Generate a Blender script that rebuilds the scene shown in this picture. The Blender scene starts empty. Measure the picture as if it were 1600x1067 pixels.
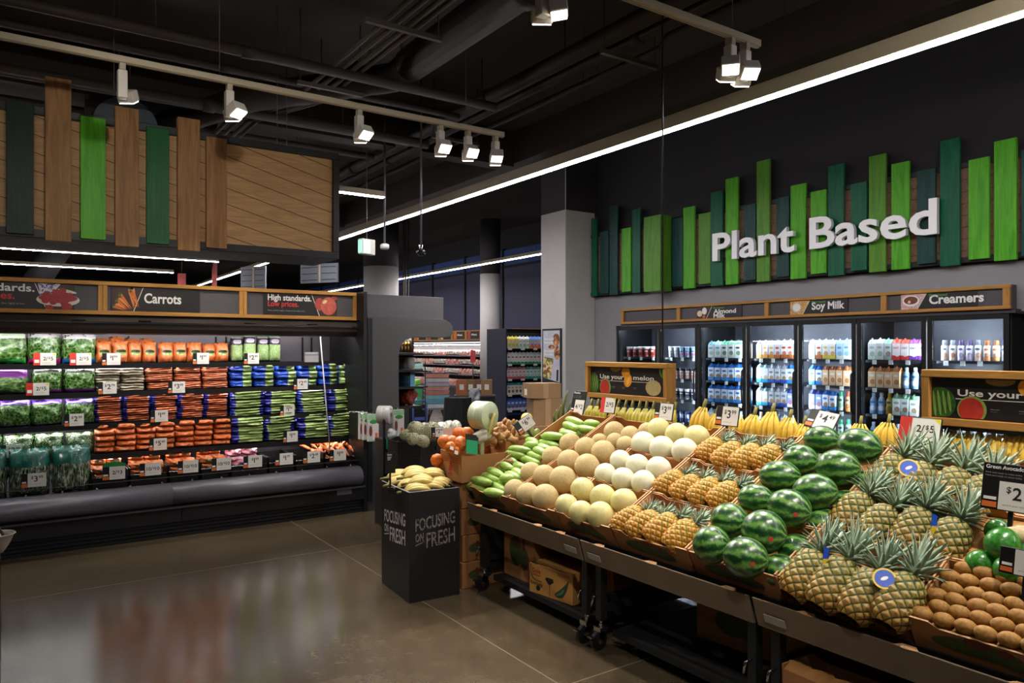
import bpy, bmesh, math, random
from mathutils import Vector, Matrix, Quaternion, noise
S = bpy.context.scene
COL = S.collection
R = math.radians
rnd = random.Random(7)
# ------------------------------------------------------------------ camera
F, CX, HY, CH = 1152.0, 800.0, 545.0, 1.65
YAW = math.atan(790 / F)
FW = (math.sin(YAW), math.cos(YAW)); RT = (math.cos(YAW), -math.sin(YAW))
cam = bpy.data.cameras.new('camera')
cam.sensor_width = 36.0; cam.lens = F / 1600 * 36.0
cam.shift_y = (HY - 533.5) / 1600.0
cam.clip_end = 200
co = bpy.data.objects.new('camera', cam); COL.objects.link(co)
co.location = (0, 0, CH); co.rotation_euler = (R(90), 0, -YAW)
S.camera = co
# ------------------------------------------------------------------ world, exposure
W = bpy.data.worlds.new('world'); S.world = W; W.use_nodes = True
W.node_tree.nodes['Background'].inputs[0].default_value = (0.75, 0.85, 1.0, 1)
W.node_tree.nodes['Background'].inputs[1].default_value = 0.015
S.view_settings.view_transform = 'Standard'
S.view_settings.look = 'None'
S.view_settings.gamma = 1.0
S.view_settings.use_curve_mapping = False
S.view_settings.exposure = 0.0
SPOT_W = 210.0        # every track lamp, scaled per lamp
STRIP_E = 70.0         # ceiling light strips
CASE_E = 25.0          # shelf lights inside the open case
FREEZER_E = 95.0      # lights behind the freezer doors
S.cycles.max_bounces = 6; S.cycles.transparent_max_bounces = 8
S.cycles.sample_clamp_indirect = 4.0
S.cycles.caustics_reflective = False; S.cycles.caustics_refractive = False
S.cycles.use_denoising = True

# ------------------------------------------------------------------ projection helpers: photo pixel -> place
def ray(px, py):
    a = (px - CX) / F; b = (HY - py) / F
    return Vector((FW[0] + a * RT[0], FW[1] + a * RT[1], b))
def on_plane(px, py, p0, n):
    d = ray(px, py); o = Vector((0, 0, CH)); n = Vector(n)
    return o + d * ((Vector(p0) - o).dot(n) / d.dot(n))
def on_X(px, py, X): return on_plane(px, py, (X, 0, 0), (1, 0, 0))
def on_Y(px, py, Y): return on_plane(px, py, (0, Y, 0), (0, 1, 0))
def on_Z(px, py, Z): return on_plane(px, py, (0, 0, Z), (0, 0, 1))
def at_d(px, py, d): return Vector((0, 0, CH)) + ray(px, py) * d
def depth(p): return p[0] * FW[0] + p[1] * FW[1]

# ------------------------------------------------------------------ materials
MATS = {}
class NT:
    def __init__(s, name):
        s.m = bpy.data.materials.new(name); s.m.use_nodes = True
        s.t = s.m.node_tree; s.b = s.t.nodes['Principled BSDF']
    def n(s, typ, **kw):
        nd = s.t.nodes.new(typ)
        for k, v in kw.items():
            if k.startswith('i_'): nd.inputs[int(k[2:])].default_value = v
            else: setattr(nd, k, v)
        return nd
    def l(s, a, b): s.t.links.new(a, b)
    def coord(s, kind='Object', scale=(1, 1, 1), rot=(0, 0, 0)):
        tc = s.n('ShaderNodeTexCoord'); mp = s.n('ShaderNodeMapping')
        mp.inputs['Scale'].default_value = scale; mp.inputs['Rotation'].default_value = rot
        s.l(tc.outputs[kind], mp.inputs['Vector']); return mp.outputs[0]
    def noise(s, vec, scale=5, detail=3, rough=.55, dist=0):
        nd = s.n('ShaderNodeTexNoise'); nd.inputs['Scale'].default_value = scale
        nd.inputs['Detail'].default_value = detail; nd.inputs['Roughness'].default_value = rough
        nd.inputs['Distortion'].default_value = dist
        s.l(vec, nd.inputs['Vector']); return nd.outputs['Fac']
    def voro(s, vec, scale=5, feature='F1', out='Distance'):
        nd = s.n('ShaderNodeTexVoronoi', feature=feature); nd.inputs['Scale'].default_value = scale
        s.l(vec, nd.inputs['Vector']); return nd.outputs[out]
    def ramp(s, fac, stops, interp='LINEAR'):
        nd = s.n('ShaderNodeValToRGB'); cr = nd.color_ramp; cr.interpolation = interp
        while len(cr.elements) < len(stops): cr.elements.new(0.5)
        for e, (p, c) in zip(cr.elements, stops):
            e.position = p; e.color = (c[0], c[1], c[2], 1)
        s.l(fac, nd.inputs[0]); return nd.outputs[0]
    def mix(s, fac, a, b):
        nd = s.n('ShaderNodeMix', data_type='RGBA')
        for sock, v in ((nd.inputs[0], fac), (nd.inputs[6], a), (nd.inputs[7], b)):
            if hasattr(v, 'is_linked'): s.l(v, sock)
            elif isinstance(v, (int, float)): sock.default_value = v
            else: sock.default_value = (v[0], v[1], v[2], 1)
        return nd.outputs[2]
    def math(s, op, a, b=0.0, c=None):
        nd = s.n('ShaderNodeMath', operation=op)
        for i, v in enumerate((a, b) if c is None else (a, b, c)):
            if hasattr(v, 'is_linked'): s.l(v, nd.inputs[i])
            else: nd.inputs[i].default_value = v
        return nd.outputs[0]
    def sep(s, vec):
        nd = s.n('ShaderNodeSeparateXYZ'); s.l(vec, nd.inputs[0]); return nd.outputs
    def rand(s):
        return s.n('ShaderNodeObjectInfo').outputs['Random']
    def attr(s, name):
        return s.n('ShaderNodeAttribute', attribute_name=name).outputs['Fac']
    def col(s, c):
        if hasattr(c, 'is_linked'): s.l(c, s.b.inputs['Base Color'])
        else: s.b.inputs['Base Color'].default_value = (c[0], c[1], c[2], 1)
    def bump(s, h, strength=.3, dist=.01):
        nd = s.n('ShaderNodeBump'); nd.inputs['Strength'].default_value = strength
        nd.inputs['Distance'].default_value = dist
        s.l(h, nd.inputs['Height']); s.l(nd.outputs[0], s.b.inputs['Normal'])
    def set(s, rough=.5, metal=0, spec=.5, coat=0, coatr=.1):
        s.b.inputs['Roughness'].default_value = rough; s.b.inputs['Metallic'].default_value = metal
        s.b.inputs['Specular IOR Level'].default_value = spec
        s.b.inputs['Coat Weight'].default_value = coat; s.b.inputs['Coat Roughness'].default_value = coatr
        return s
def lin(h):
    h = h.lstrip('#'); o = []
    for i in (0, 2, 4):
        c = int(h[i:i + 2], 16) / 255
        o.append(c / 12.92 if c <= .04045 else ((c + .055) / 1.055) ** 2.4)
    return tuple(o)
def M(name, c='#808080', rough=.5, metal=0, var=.12, scale=8, spec=.5, coat=0, bump=0):
    """plain coloured material with a little mottling"""
    if name in MATS: return MATS[name]
    c = lin(c) if isinstance(c, str) else c
    t = NT(name); t.set(rough, metal, spec, coat)
    if var:
        nz = t.noise(t.coord('Object'), scale, 4)
        t.col(t.ramp(nz, [(.3, tuple(x * (1 - var) for x in c)), (.7, tuple(min(1, x * (1 + var)) for x in c))]))
        if bump: t.bump(nz, bump, .01)
    else: t.col(c)
    MATS[name] = t.m; return t.m
def emit(name, c, e):
    if name in MATS: return MATS[name]
    t = NT(name); t.col((0.8, 0.8, 0.8)); t.b.inputs['Emission Color'].default_value = (*c, 1)
    t.b.inputs['Emission Strength'].default_value = e; MATS[name] = t.m; return t.m
def glass(name, tint=(.9, .95, 1), refl=.08):
    if name in MATS: return MATS[name]
    t = NT(name); tr = t.n('ShaderNodeBsdfTransparent'); tr.inputs[0].default_value = (*tint, 1)
    gl = t.n('ShaderNodeBsdfGlossy'); gl.inputs['Roughness'].default_value = .03
    fr = t.n('ShaderNodeFresnel'); fr.inputs[0].default_value = 1.35
    mx = t.n('ShaderNodeMixShader'); t.l(fr.outputs[0], mx.inputs[0])
    t.l(tr.outputs[0], mx.inputs[1]); t.l(gl.outputs[0], mx.inputs[2])
    t.l(mx.outputs[0], t.t.nodes['Material Output'].inputs[0]); MATS[name] = t.m; return t.m

# ------------------------------------------------------------------ mesh builder
class MB:
    def __init__(s): s.v = []; s.f = []; s.m = []; s.s = []; s.at = []
    def add(s, vs, fs, mi=0, smooth=False, at=None):
        o = len(s.v); s.v += [tuple(v) for v in vs]
        s.at += list(at) if at else [0.0] * len(vs)
        for f in fs: s.f.append([i + o for i in f]); s.m.append(mi); s.s.append(smooth)
        return s
    def box(s, x0, x1, y0, y1, z0, z1, mi=0, rot=None, c=None):
        vs = [(x, y, z) for x in (x0, x1) for y in (y0, y1) for z in (z0, z1)]
        if rot is not None:
            c = Vector(c if c else ((x0 + x1) / 2, (y0 + y1) / 2, (z0 + z1) / 2))
            vs = [c + rot @ (Vector(v) - c) for v in vs]
        return s.add(vs, [(0, 1, 3, 2), (4, 6, 7, 5), (0, 4, 5, 1), (2, 3, 7, 6), (0, 2, 6, 4), (1, 5, 7, 3)], mi)
    def hexa(s, b, t, mi=0):
        """b, t: four points each, counter-clockwise"""
        return s.add(list(b) + list(t), [(3, 2, 1, 0), (4, 5, 6, 7), (0, 1, 5, 4), (1, 2, 6, 5), (2, 3, 7, 6), (3, 0, 4, 7)], mi)
    def tube(s, pts, rs, n=10, mi=0, cap=True, smooth=True, at=None, squash=1.0):
        pts = [Vector(p) for p in pts]
        if not hasattr(rs, '__len__'): rs = [rs] * len(pts)
        vs = []; av = []; up = None
        for i, p in enumerate(pts):
            d = (pts[min(i + 1, len(pts) - 1)] - pts[max(i - 1, 0)]).normalized()
            if up is None:
                up = Vector((0, 0, 1)) if abs(d.z) < .9 else Vector((1, 0, 0))
            x = d.cross(up).normalized(); y = x.cross(d); up = y
            for k in range(n):
                a = 2 * math.pi * k / n
                vs.append(p + x * (math.cos(a) * rs[i]) + y * (math.sin(a) * rs[i] * squash)); av.append(at[i] if at else 0.0)
        fs = []
        for i in range(len(pts) - 1):
            for k in range(n):
                k2 = (k + 1) % n
                fs.append((i * n + k, i * n + k2, (i + 1) * n + k2, (i + 1) * n + k))
        s.add(vs, fs, mi, smooth, av)
        if cap:
            o = len(s.v) - len(vs)
            s.f.append([o + k for k in range(n)][::-1]); s.m.append(mi); s.s.append(False)
            s.f.append([o + (len(pts) - 1) * n + k for k in range(n)]); s.m.append(mi); s.s.append(False)
        return s
    def cyl(s, p, q, r, n=12, mi=0, r2=None, smooth=True):
        return s.tube([p, q], [r, r if r2 is None else r2], n, mi, True, smooth)
    def lathe(s, prof, n=16, mi=0, c=(0, 0, 0), smooth=True, at=None):
        vs = []; av = []
        for i, (r, z) in enumerate(prof):
            for k in range(n):
                a = 2 * math.pi * k / n
                vs.append((c[0] + r * math.cos(a), c[1] + r * math.sin(a), c[2] + z)); av.append(at[i] if at else 0.0)
        fs = [(i * n + k, i * n + (k + 1) % n, (i + 1) * n + (k + 1) % n, (i + 1) * n + k)
              for i in range(len(prof) - 1) for k in range(n)]
        s.add(vs, fs, mi, smooth, av); o = len(s.v) - len(vs)
        if prof[0][0] > 1e-4: s.f.append([o + k for k in range(n)][::-1]); s.m.append(mi); s.s.append(False)
        if prof[-1][0] > 1e-4: s.f.append([o + (len(prof) - 1) * n + k for k in range(n)]); s.m.append(mi); s.s.append(False)
        return s
    def ell(s, c, rx, ry, rz, nu=24, nv=14, mi=0, fn=None):
        prof = []
        vs = []; fs = []
        for j in range(nv + 1):
            t = math.pi * j / nv
            for k in range(nu):
                a = 2 * math.pi * k / nu
                p = Vector((math.sin(t) * math.cos(a), math.sin(t) * math.sin(a), -math.cos(t)))
                q = fn(p) if fn else 1.0
                vs.append((c[0] + p.x * rx * q, c[1] + p.y * ry * q, c[2] + p.z * rz * q))
        for j in range(nv):
            for k in range(nu):
                k2 = (k + 1) % nu
                fs.append((j * nu + k, j * nu + k2, (j + 1) * nu + k2, (j + 1) * nu + k))
        return s.add(vs, fs, mi, True)
    def prism(s, poly, axis, a, b, mi=0, smooth=False):
        """2-D polygon (counter-clockwise seen from +axis for 'z') swept from a to b along axis"""
        def p3(p, t):
            return {'x': (t, p[0], p[1]), 'y': (p[0], t, p[1]), 'z': (p[0], p[1], t)}[axis]
        n = len(poly)
        vs = [p3(p, a) for p in poly] + [p3(p, b) for p in poly]
        fs = [tuple(range(n))[::-1], tuple(range(n, 2 * n))] + [(i, (i + 1) % n, n + (i + 1) % n, n + i) for i in range(n)]
        return s.add(vs, fs, mi, smooth)
    def mesh(s, name, mats, bevel=0.0, seg=1, attr=None):
        me = bpy.data.meshes.new(name); me.from_pydata(s.v, [], s.f)
        if not isinstance(mats, (list, tuple)): mats = [mats]
        for m in mats: me.materials.append(m)
        for p, mi, sm in zip(me.polygons, s.m, s.s): p.material_index = mi; p.use_smooth = sm
        if attr:
            a = me.attributes.new(attr, 'FLOAT', 'POINT'); a.data.foreach_set('value', s.at)
        bm = bmesh.new(); bm.from_mesh(me)
        bmesh.ops.remove_doubles(bm, verts=bm.verts, dist=1e-6)
        bmesh.ops.recalc_face_normals(bm, faces=bm.faces)
        if bevel:
            es = [e for e in bm.edges if len(e.link_faces) == 2 and e.calc_face_angle(0) > .5]
            bmesh.ops.bevel(bm, geom=es, offset=bevel, segments=seg, profile=.5, affect='EDGES', clamp_overlap=True)
        bm.to_mesh(me); bm.free(); me.update(); return me

# ------------------------------------------------------------------ objects
def obj(name, me, parent=None, loc=(0, 0, 0), rot=None, scale=None, label=None):
    o = bpy.data.objects.new(name, me); COL.objects.link(o)
    if parent is not None: o.parent = parent
    o.location = loc
    if rot is not None:
        if isinstance(rot, Quaternion): o.rotation_mode = 'QUATERNION'; o.rotation_quaternion = rot
        else: o.rotation_euler = rot
    if scale is not None: o.scale = scale
    if label: o['label'] = label
    return o
def tag(o, label, cat, group=None, kind=None):
    o['label'] = label; o['category'] = cat
    if group: o['group'] = group
    if kind: o['kind'] = kind
    return o
def thing(name, label, cat, loc=(0, 0, 0), rz=0, group=None, rot=None):
    o = obj(name, None, None, loc, rot if rot is not None else (0, 0, rz))
    o.empty_display_size = .05
    return tag(o, label, cat, group)
def struct(name, me, loc=(0, 0, 0), rot=None):
    o = obj(name, me, None, loc, rot); o['kind'] = 'structure'; return o
def kids(o): return list(o.children)
def dup(o, loc, rot=None, label=None, scale=None, group=None):
    """a copy of a thing with copies of its parts and sub-parts"""
    c = o.copy(); COL.objects.link(c); c.location = loc
    if rot is not None:
        if isinstance(rot, Quaternion): c.rotation_mode = 'QUATERNION'; c.rotation_quaternion = rot
        else: c.rotation_mode = 'XYZ'; c.rotation_euler = rot
    if scale is not None: c.scale = scale
    if label: c['label'] = label
    if group: c['group'] = group
    for ch in kids(o):
        d = ch.copy(); COL.objects.link(d); d.parent = c
        for g in kids(ch):
            e = g.copy(); COL.objects.link(e); e.parent = d
    return c
class Proto:
    """the first placing moves the thing itself, later ones copy it"""
    def __init__(s, o): s.o = o; s.used = False
    def put(s, loc, rot, label, scale=None, group=None):
        if s.used: return dup(s.o, loc, rot, label, scale, group)
        s.used = True; o = s.o; o.location = loc; o['label'] = label
        if group: o['group'] = group
        if rot is not None:
            if isinstance(rot, Quaternion): o.rotation_mode = 'QUATERNION'; o.rotation_quaternion = rot
            else: o.rotation_euler = rot
        if scale is not None: o.scale = scale
        return o
ORD = ['first', 'second', 'third', 'fourth', 'fifth', 'sixth', 'seventh', 'eighth', 'ninth', 'tenth', 'eleventh', 'twelfth',
       'thirteenth', 'fourteenth', 'fifteenth', 'sixteenth', 'seventeenth', 'eighteenth', 'nineteenth', 'twentieth']
def nth(i): return ORD[i] if i < 20 else '%d-th' % (i + 1)

# ------------------------------------------------------------------ lettering (flat meshes from Blender's built-in font)
FONTS = {}
def text_mesh(body, bold=0.0, extr=0.0):
    key = (body, bold, extr)
    if key in FONTS: return FONTS[key]
    cu = bpy.data.curves.new('lettering', 'FONT'); cu.body = body; cu.offset = bold; cu.extrude = extr; cu.resolution_u = 3
    cu.space_line = .95
    ob = bpy.data.objects.new('lettering', cu)
    me = bpy.data.meshes.new_from_object(ob)
    bpy.data.objects.remove(ob); bpy.data.curves.remove(cu)
    FONTS[key] = [tuple(v.co) for v in me.vertices], [tuple(p.vertices) for p in me.polygons]
    bpy.data.meshes.remove(me); return FONTS[key]
def lettering(body, h, mat, parent, loc, w=None, bold=.012, extr=0.0, name='lettering', skew=0.0, slope=0.0, align='L', label=None, rot=None):
    """text standing in the local XZ plane, front towards -Y; h = capital height, w = full width (optional)"""
    v, f = text_mesh(body, bold, extr / h if h else 0)
    x0 = min(p[0] for p in v); x1 = max(p[0] for p in v)
    sc = h / .73; sx = (w / (x1 - x0)) if w else sc
    sh = {'L': 0, 'C': (x1 - x0) * sx / 2, 'R': (x1 - x0) * sx}[align]
    vs = [((p[0] - x0) * sx - sh + skew * p[1] * sc, -p[2] * sc, p[1] * sc + slope * (p[0] - x0) * sx) for p in v]
    me = bpy.data.meshes.new(name); me.from_pydata(vs, [], f); me.materials.append(mat)
    return obj(name, me, parent, loc, rot, None, label)
# ------------------------------------------------------------------ surface materials
black = M('black_metal', '#161617', .45, .2, .1)
blackm = M('black_matte', '#0e0e0f', .7, 0, .1)
charcoal = M('charcoal_panel', '#403f41', .42, .1, .06, 3)
graywall = M('grey_paint', '#8d8b8e', .75, 0, .05, 2)
white_metal = M('white_metal', '#cfcac0', .4, .1, .03)
beige_metal = M('beige_metal', '#b5aa92', .4, .15, .03)
steel = M('steel', '#8f8b92', .35, .6, .1, 3)
chrome = M('chrome', '#c8c8c8', .15, 1, 0)
rubber = M('rubber', '#0b0b0b', .6, 0, .1)
whitecard = M('white_card', '#d9d6cf', .6, 0, .03)
ink = M('ink_black', '#101010', .6, 0, 0)
inkgray = M('ink_grey', '#8a8a88', .6, 0, 0)
printwhite = M('print_white', '#e4e2dd', .55, 0, 0)
printred = M('print_red', '#c8342a', .5, 0, 0)
printorange = M('print_orange', '#d06a2e', .5, 0, 0)
printgreen = M('print_green', '#4f9a3c', .5, 0, .1)
printyellow = M('print_yellow', '#d8c83a', .5, 0, 0)
printblue = M('print_blue', '#1f4fb0', .4, 0, 0)
signblack = M('sign_black', '#1b1819', .45, 0, .04)
signgrey = M('sign_grey', '#4a474b', .6, 0, .05)
teal_tag = M('teal_plastic', '#12966a', .35, 0, .05)

def wood(name, c1, c2, scale=1.0, axis='z', rough=.5, groove=None, grooverot=0, coat=0.0, contrast=1.0):
    if name in MATS: return MATS[name]
    t = NT(name); t.set(rough, 0, .2, coat)
    sc = {'x': (1.2, 14, 14), 'y': (14, 1.2, 14), 'z': (14, 14, 1.2)}[axis]
    v = t.coord('Object', tuple(k * scale for k in sc))
    r = t.rand(); vo = t.n('ShaderNodeVectorMath', operation='ADD'); t.l(v, vo.inputs[0])
    cmb = t.n('ShaderNodeCombineXYZ'); rr = t.math('MULTIPLY', r, 37.0)
    for i in range(3): t.l(rr, cmb.inputs[i])
    t.l(cmb.outputs[0], vo.inputs[1])
    nz = t.noise(vo.outputs[0], 1.6, 6, .62, 1.1)
    c1 = lin(c1); c2 = lin(c2)
    base = t.ramp(nz, [(.3, c1), (.7, c2)])
    if groove:
        g = t.sep(t.coord('Object', (1, 1, 1), (0, grooverot, 0)))[2]
        fr = t.math('FRACT', t.math('MULTIPLY', g, 1 / groove))
        gr = t.math('LESS_THAN', fr, .045)
        base = t.mix(t.math('MULTIPLY', gr, .85), base, (0.01, .008, .006))
        t.bump(t.math('MULTIPLY', gr, -1.0), .6, .006)
    else: t.bump(nz, .35 * contrast, .006)
    t.col(base); MATS[name] = t.m; return t.m
oak = wood('oak_frame', '#9a6c34', '#bd8d4c', 1.6, 'x')
oakz = wood('oak_frame_upright', '#9a6c34', '#bd8d4c', 1.6, 'z')

def floor_mat():
    t = NT('polished_concrete'); v = t.coord('Object'); x, y, z = t.sep(v)
    n1 = t.noise(v, .8, 6, .6); n2 = t.noise(v, 9, 5, .65)
    base = t.ramp(t.math('ADD', t.math('MULTIPLY', n1, .6), t.math('MULTIPLY', n2, .4)),
                  [(.33, lin('#42382a')), (.52, lin('#544837')), (.72, lin('#655844'))])
    def joint(c, off):
        fr = t.math('FRACT', t.math('MULTIPLY', t.math('ADD', c, 30 - off), 1 / 3.0))
        return t.math('LESS_THAN', fr, .0022)
    j = t.math('MAXIMUM', joint(x, 2.24), joint(y, 2.83))
    t.col(t.mix(j, base, lin('#857a66')))
    t.l(t.math('ADD', t.math('MULTIPLY', n1, .06), .15), t.b.inputs['Roughness'])
    t.b.inputs['Specular IOR Level'].default_value = .85
    return t.m
ceil_mat = M('dark_ceiling', '#2a231e', .8, 0, .2, 1.5)
pipe_mat = M('dark_pipe', '#332b23', .65, .1, .15, 3, .3)
conduit_mat = M('grey_conduit', '#544d45', .55, .2, .1, 3, .3)
duct_mat = M('dark_duct', '#2a221c', .65, .1, .15, 3, .3)
blackwall = M('black_wall', '#1d1a1c', .7, 0, .1, 2)
colwhite = M('column_white', '#b9b6b2', .7, 0, .04, 3)
coldark = M('column_dark', '#2a2728', .75, 0, .1, 2)

# ------------------------------------------------------------------ the room
XW = 7.75          # right wall
ZC = 5.05          # ceiling
YC = 9.6           # where the right wall steps back
XF = 11.7          # far right wall
struct('floor', MB().box(-14, 16, -8, 42, -.1, 0).mesh('floor', floor_mat()))
struct('ceiling', MB().box(-14, 16, -8, 42, ZC, ZC + .1).mesh('ceiling', ceil_mat))
AZ, AY0, AY1 = 2.0, 2.2, 8.46      # alcove behind the freezers
w = MB(); w.box(XW, XW + .15, -8, YC, AZ, 2.47, 0); w.box(XW, XW + .15, -8, YC, 2.47, ZC, 1)
w.box(XW, XW + .15, -8, AY0, 0, AZ, 0); w.box(XW, XW + .15, AY1, YC, 0, AZ, 0); w.box(8.5, 8.6, AY0, AY1, 0, AZ, 1)
struct('wall_right', w.mesh('wall_right', [graywall, blackwall]))
struct('wall_right_return', MB().box(XW + .15, XF, YC - .15, YC, 0, ZC).mesh('wall_return', blackwall))
struct('wall_back', MB().box(-14, 16, 41, 41.2, 0, ZC).mesh('wall_back', blackwall))
struct('wall_left', MB().box(-14.2, -14, -8, 42, 0, ZC).mesh('wall_left', blackwall))
struct('wall_front', MB().box(-14, 16, -8.2, -8, 0, ZC).mesh('wall_front', blackwall))
navy = M('night_glass', '#3a3b58', .6, 0, .1, .3)
nightblue = M('night_sky_glass', '#2f4c8a', .6, 0, .2, 1)
struct('wall_far_right', MB().box(XF + .06, XF + .25, YC, 41, 0, ZC).mesh('wall_far', blackwall))
k = 0
for i in range(14):
    y0 = 11.2 + i * 2.1
    wm = MB(); wm.box(XF, XF + .05, y0 + .03, y0 + 2.07, .1, 3.95, 0); wm.box(XF, XF + .05, y0 + .03, y0 + 2.07, 4.0, 4.45, 1)
    k += 1; wo = struct('window_%d' % k, wm.mesh('window', [navy, nightblue]))
    fm = MB(); fm.box(XF - .04, XF + .06, y0 - .03, y0 + .03, 0, 4.5); fm.box(XF - .02, XF + .06, y0, y0 + 2.1, 3.94, 4.01)
    obj('window_frame', fm.mesh('window_frame', blackm), wo)
# columns
cm = MB(); cm.box(7.15, 7.75, 8.96, 9.6, 0, 3.81, 0); cm.box(7.15, 7.75, 8.96, 9.6, 3.81, ZC, 1)
struct('column_1', cm.mesh('column', [colwhite, coldark], .008))
for i, (x, y, r, zt) in enumerate([(8.2, 18.1, .46, 3.81), (10.55, 16.4, .27, 3.62)]):
    cm = MB(); cm.cyl((x, y, 0), (x, y, zt), r, 32, 0); cm.cyl((x, y, zt), (x, y, ZC), r * 1.002, 32, 1)
    struct('column_%d' % (i + 2), cm.mesh('column', [colwhite, coldark]))
cm = MB()
for x in (8.66, 8.72, 8.8): cm.cyl((x, 17.7, 0), (x, 17.7, ZC), .022, 8)
tag(obj('conduit_bundle', cm.mesh('conduits', conduit_mat)), 'grey conduits running up beside the round white column', 'conduit')
# ribbed deck along the right wall under the ceiling, with its edge beams
bm_ = MB(); bm_.box(6.55, 6.95, -6, 30, 4.55, ZC); struct('beam_1', bm_.mesh('beam', duct_mat))
rib = M('ribbed_deck', '#4b4a4e', .6, .3, .1, 2)
rm = MB(); rm.box(6.95, XW, -6, 30, ZC - .04, ZC - .01)
for i in range(70): rm.box(6.95, XW, -5 + i * .5, -5 + i * .5 + .13, ZC - .15, ZC - .04, 1)
rm.box(7.7, 7.75, -6, 30, 4.85, ZC, 1); rm.box(6.95, 6.99, -6, 30, 4.86, 4.92, 0)
struct('trim_1', rm.mesh('ribbed_deck', [rib, duct_mat]))
for i, x in enumerate([-3.0, 1.2, 5.4]):
    struct('beam_%d' % (i + 2), MB().box(-8, 6.55, 9.5 + i * 7, 9.8 + i * 7, 4.5, ZC).mesh('beam', duct_mat))

# ------------------------------------------------------------------ ceiling services
def pipe(name, label, cat, pts, r, mat, hang=0, couplings=0):
    o = thing(name, label, cat, pts[0]); p0 = Vector(pts[0]); b = MB()
    L = [Vector(p) - p0 for p in pts]
    b.tube(L, r, 14); obj('run', b.mesh('run', mat), o)
    a, z = L[0], L[-1]
    for i in range(hang):
        p = a.lerp(z, (i + .5) / hang)
        h = MB(); h.cyl((p.x, p.y, p.z + r), (p.x, p.y, ZC - p0.z), .006, 6)
        obj('hanger_rod', h.mesh('rod', pipe_mat), o)
    for i in range(couplings):
        p = a.lerp(z, (i + .3) / couplings); d = (z - a).normalized() * .06
        c = MB(); c.cyl(p - d, p + d, r * 1.18, 14); obj('coupling', c.mesh('coupling', mat), o)
    return o
pipe('ceiling_duct', 'large round dark duct running toward the back under the ceiling', 'duct', [(3.4, -2, 4.55), (3.4, 6.8, 4.55)], .17, duct_mat, 4, 3)
pipe('ceiling_duct', 'short elbow of large round duct dropping to a cross pipe', 'duct', [(3.4, 6.8, 4.55), (3.35, 7.1, 4.5), (2.2, 8.3, 4.4), (1.2, 11, 4.4)], .15, duct_mat, 2, 2)
pipe('ceiling_pipe', 'thick brown sprinkler main beside the ribbed deck', 'pipe', [(4.6, -2, 4.55), (4.6, 14, 4.55)], .085, pipe_mat, 6, 4)
pipe('ceiling_pipe', 'thin pipe hugging the thick sprinkler main', 'pipe', [(4.78, -2, 4.5), (4.78, 14, 4.5)], .05, pipe_mat, 3, 3)
pipe('ceiling_pipe', 'narrow pipe with a sideways jog above the track lamps', 'pipe', [(5.15, -2, 4.6), (5.15, 4.9, 4.6), (5.3, 5.15, 4.6), (5.3, 14, 4.6)], .035, pipe_mat, 5)
for i, (x, z) in enumerate([(2.62, 4.4), (2.72, 4.4), (2.82, 4.4), (2.92, 4.42)]):
    pipe('ceiling_conduit', '%s conduit in the four-pipe rack over the wooden bulkhead end' % nth(i), 'conduit', [(x, -1, z), (x, 8.0, z), (x - .5, 8.8, z - .1), (x - .5, 20, z - .1)], .022, conduit_mat, 2)
for i, (y, z, r) in enumerate([(6.9, 4.35, .05), (7.7, 4.45, .035), (8.5, 4.3, .06), (10.2, 4.5, .045), (12.4, 4.5, .06)]):
    lab = ['cross pipe nearest the long track', 'slim cross pipe just behind the nearest one', 'thick cross pipe above the wooden bulkhead', 'cross pipe behind the bulkhead hangers', 'farthest thick cross pipe under the dark ceiling'][i]
    pipe('ceiling_pipe', lab, 'pipe', [(-7, y, z), (4.5, y, z)], r, pipe_mat, 5, 3)
for i, (x, y) in enumerate([(2.75, 5.6), (2.75, 7.3), (4.75, 5.0), (4.75, 8.2)]):
    o = thing('pipe_trapeze', ['slotted steel strut under the conduits near the track', 'slotted steel strut under the conduits behind the bulkhead', 'slotted steel strut under the sprinkler main nearest the viewer', 'slotted steel strut under the sprinkler main farther back'][i], 'pipe hanger', (x, y, 4.34))
    b = MB(); b.box(-.35, .35, -.02, .02, -.04, 0); obj('strut', b.mesh('strut', conduit_mat), o)
    for s in (-.32, .32): obj('hanger_rod', MB().cyl((s, 0, 0), (s, 0, ZC - 4.34), .006, 6).mesh('rod', pipe_mat), o)
# spiral duct end behind the bulkhead
d = thing('spiral_duct', 'round blue-grey duct mouth above the wooden bulkhead', 'duct', (1.1, 9.2, 4.12))
b = MB()
for i in range(24): b.tube([(0, i * .25, 0), (0, i * .25 + .23, 0), (0, i * .25 + .24, 0), (0, i * .25 + .25, 0)], [.33, .33, .345, .33], 28, 0, i == 0)
obj('duct_shell', b.mesh('shell', M('blue_grey_duct', '#5d6873', .4, .5, .1, 2)), d)
obj('hanger_strap', MB().box(-.36, .36, .5, .54, -.02, ZC - 3.9).mesh('strap', pipe_mat), d)

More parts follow.
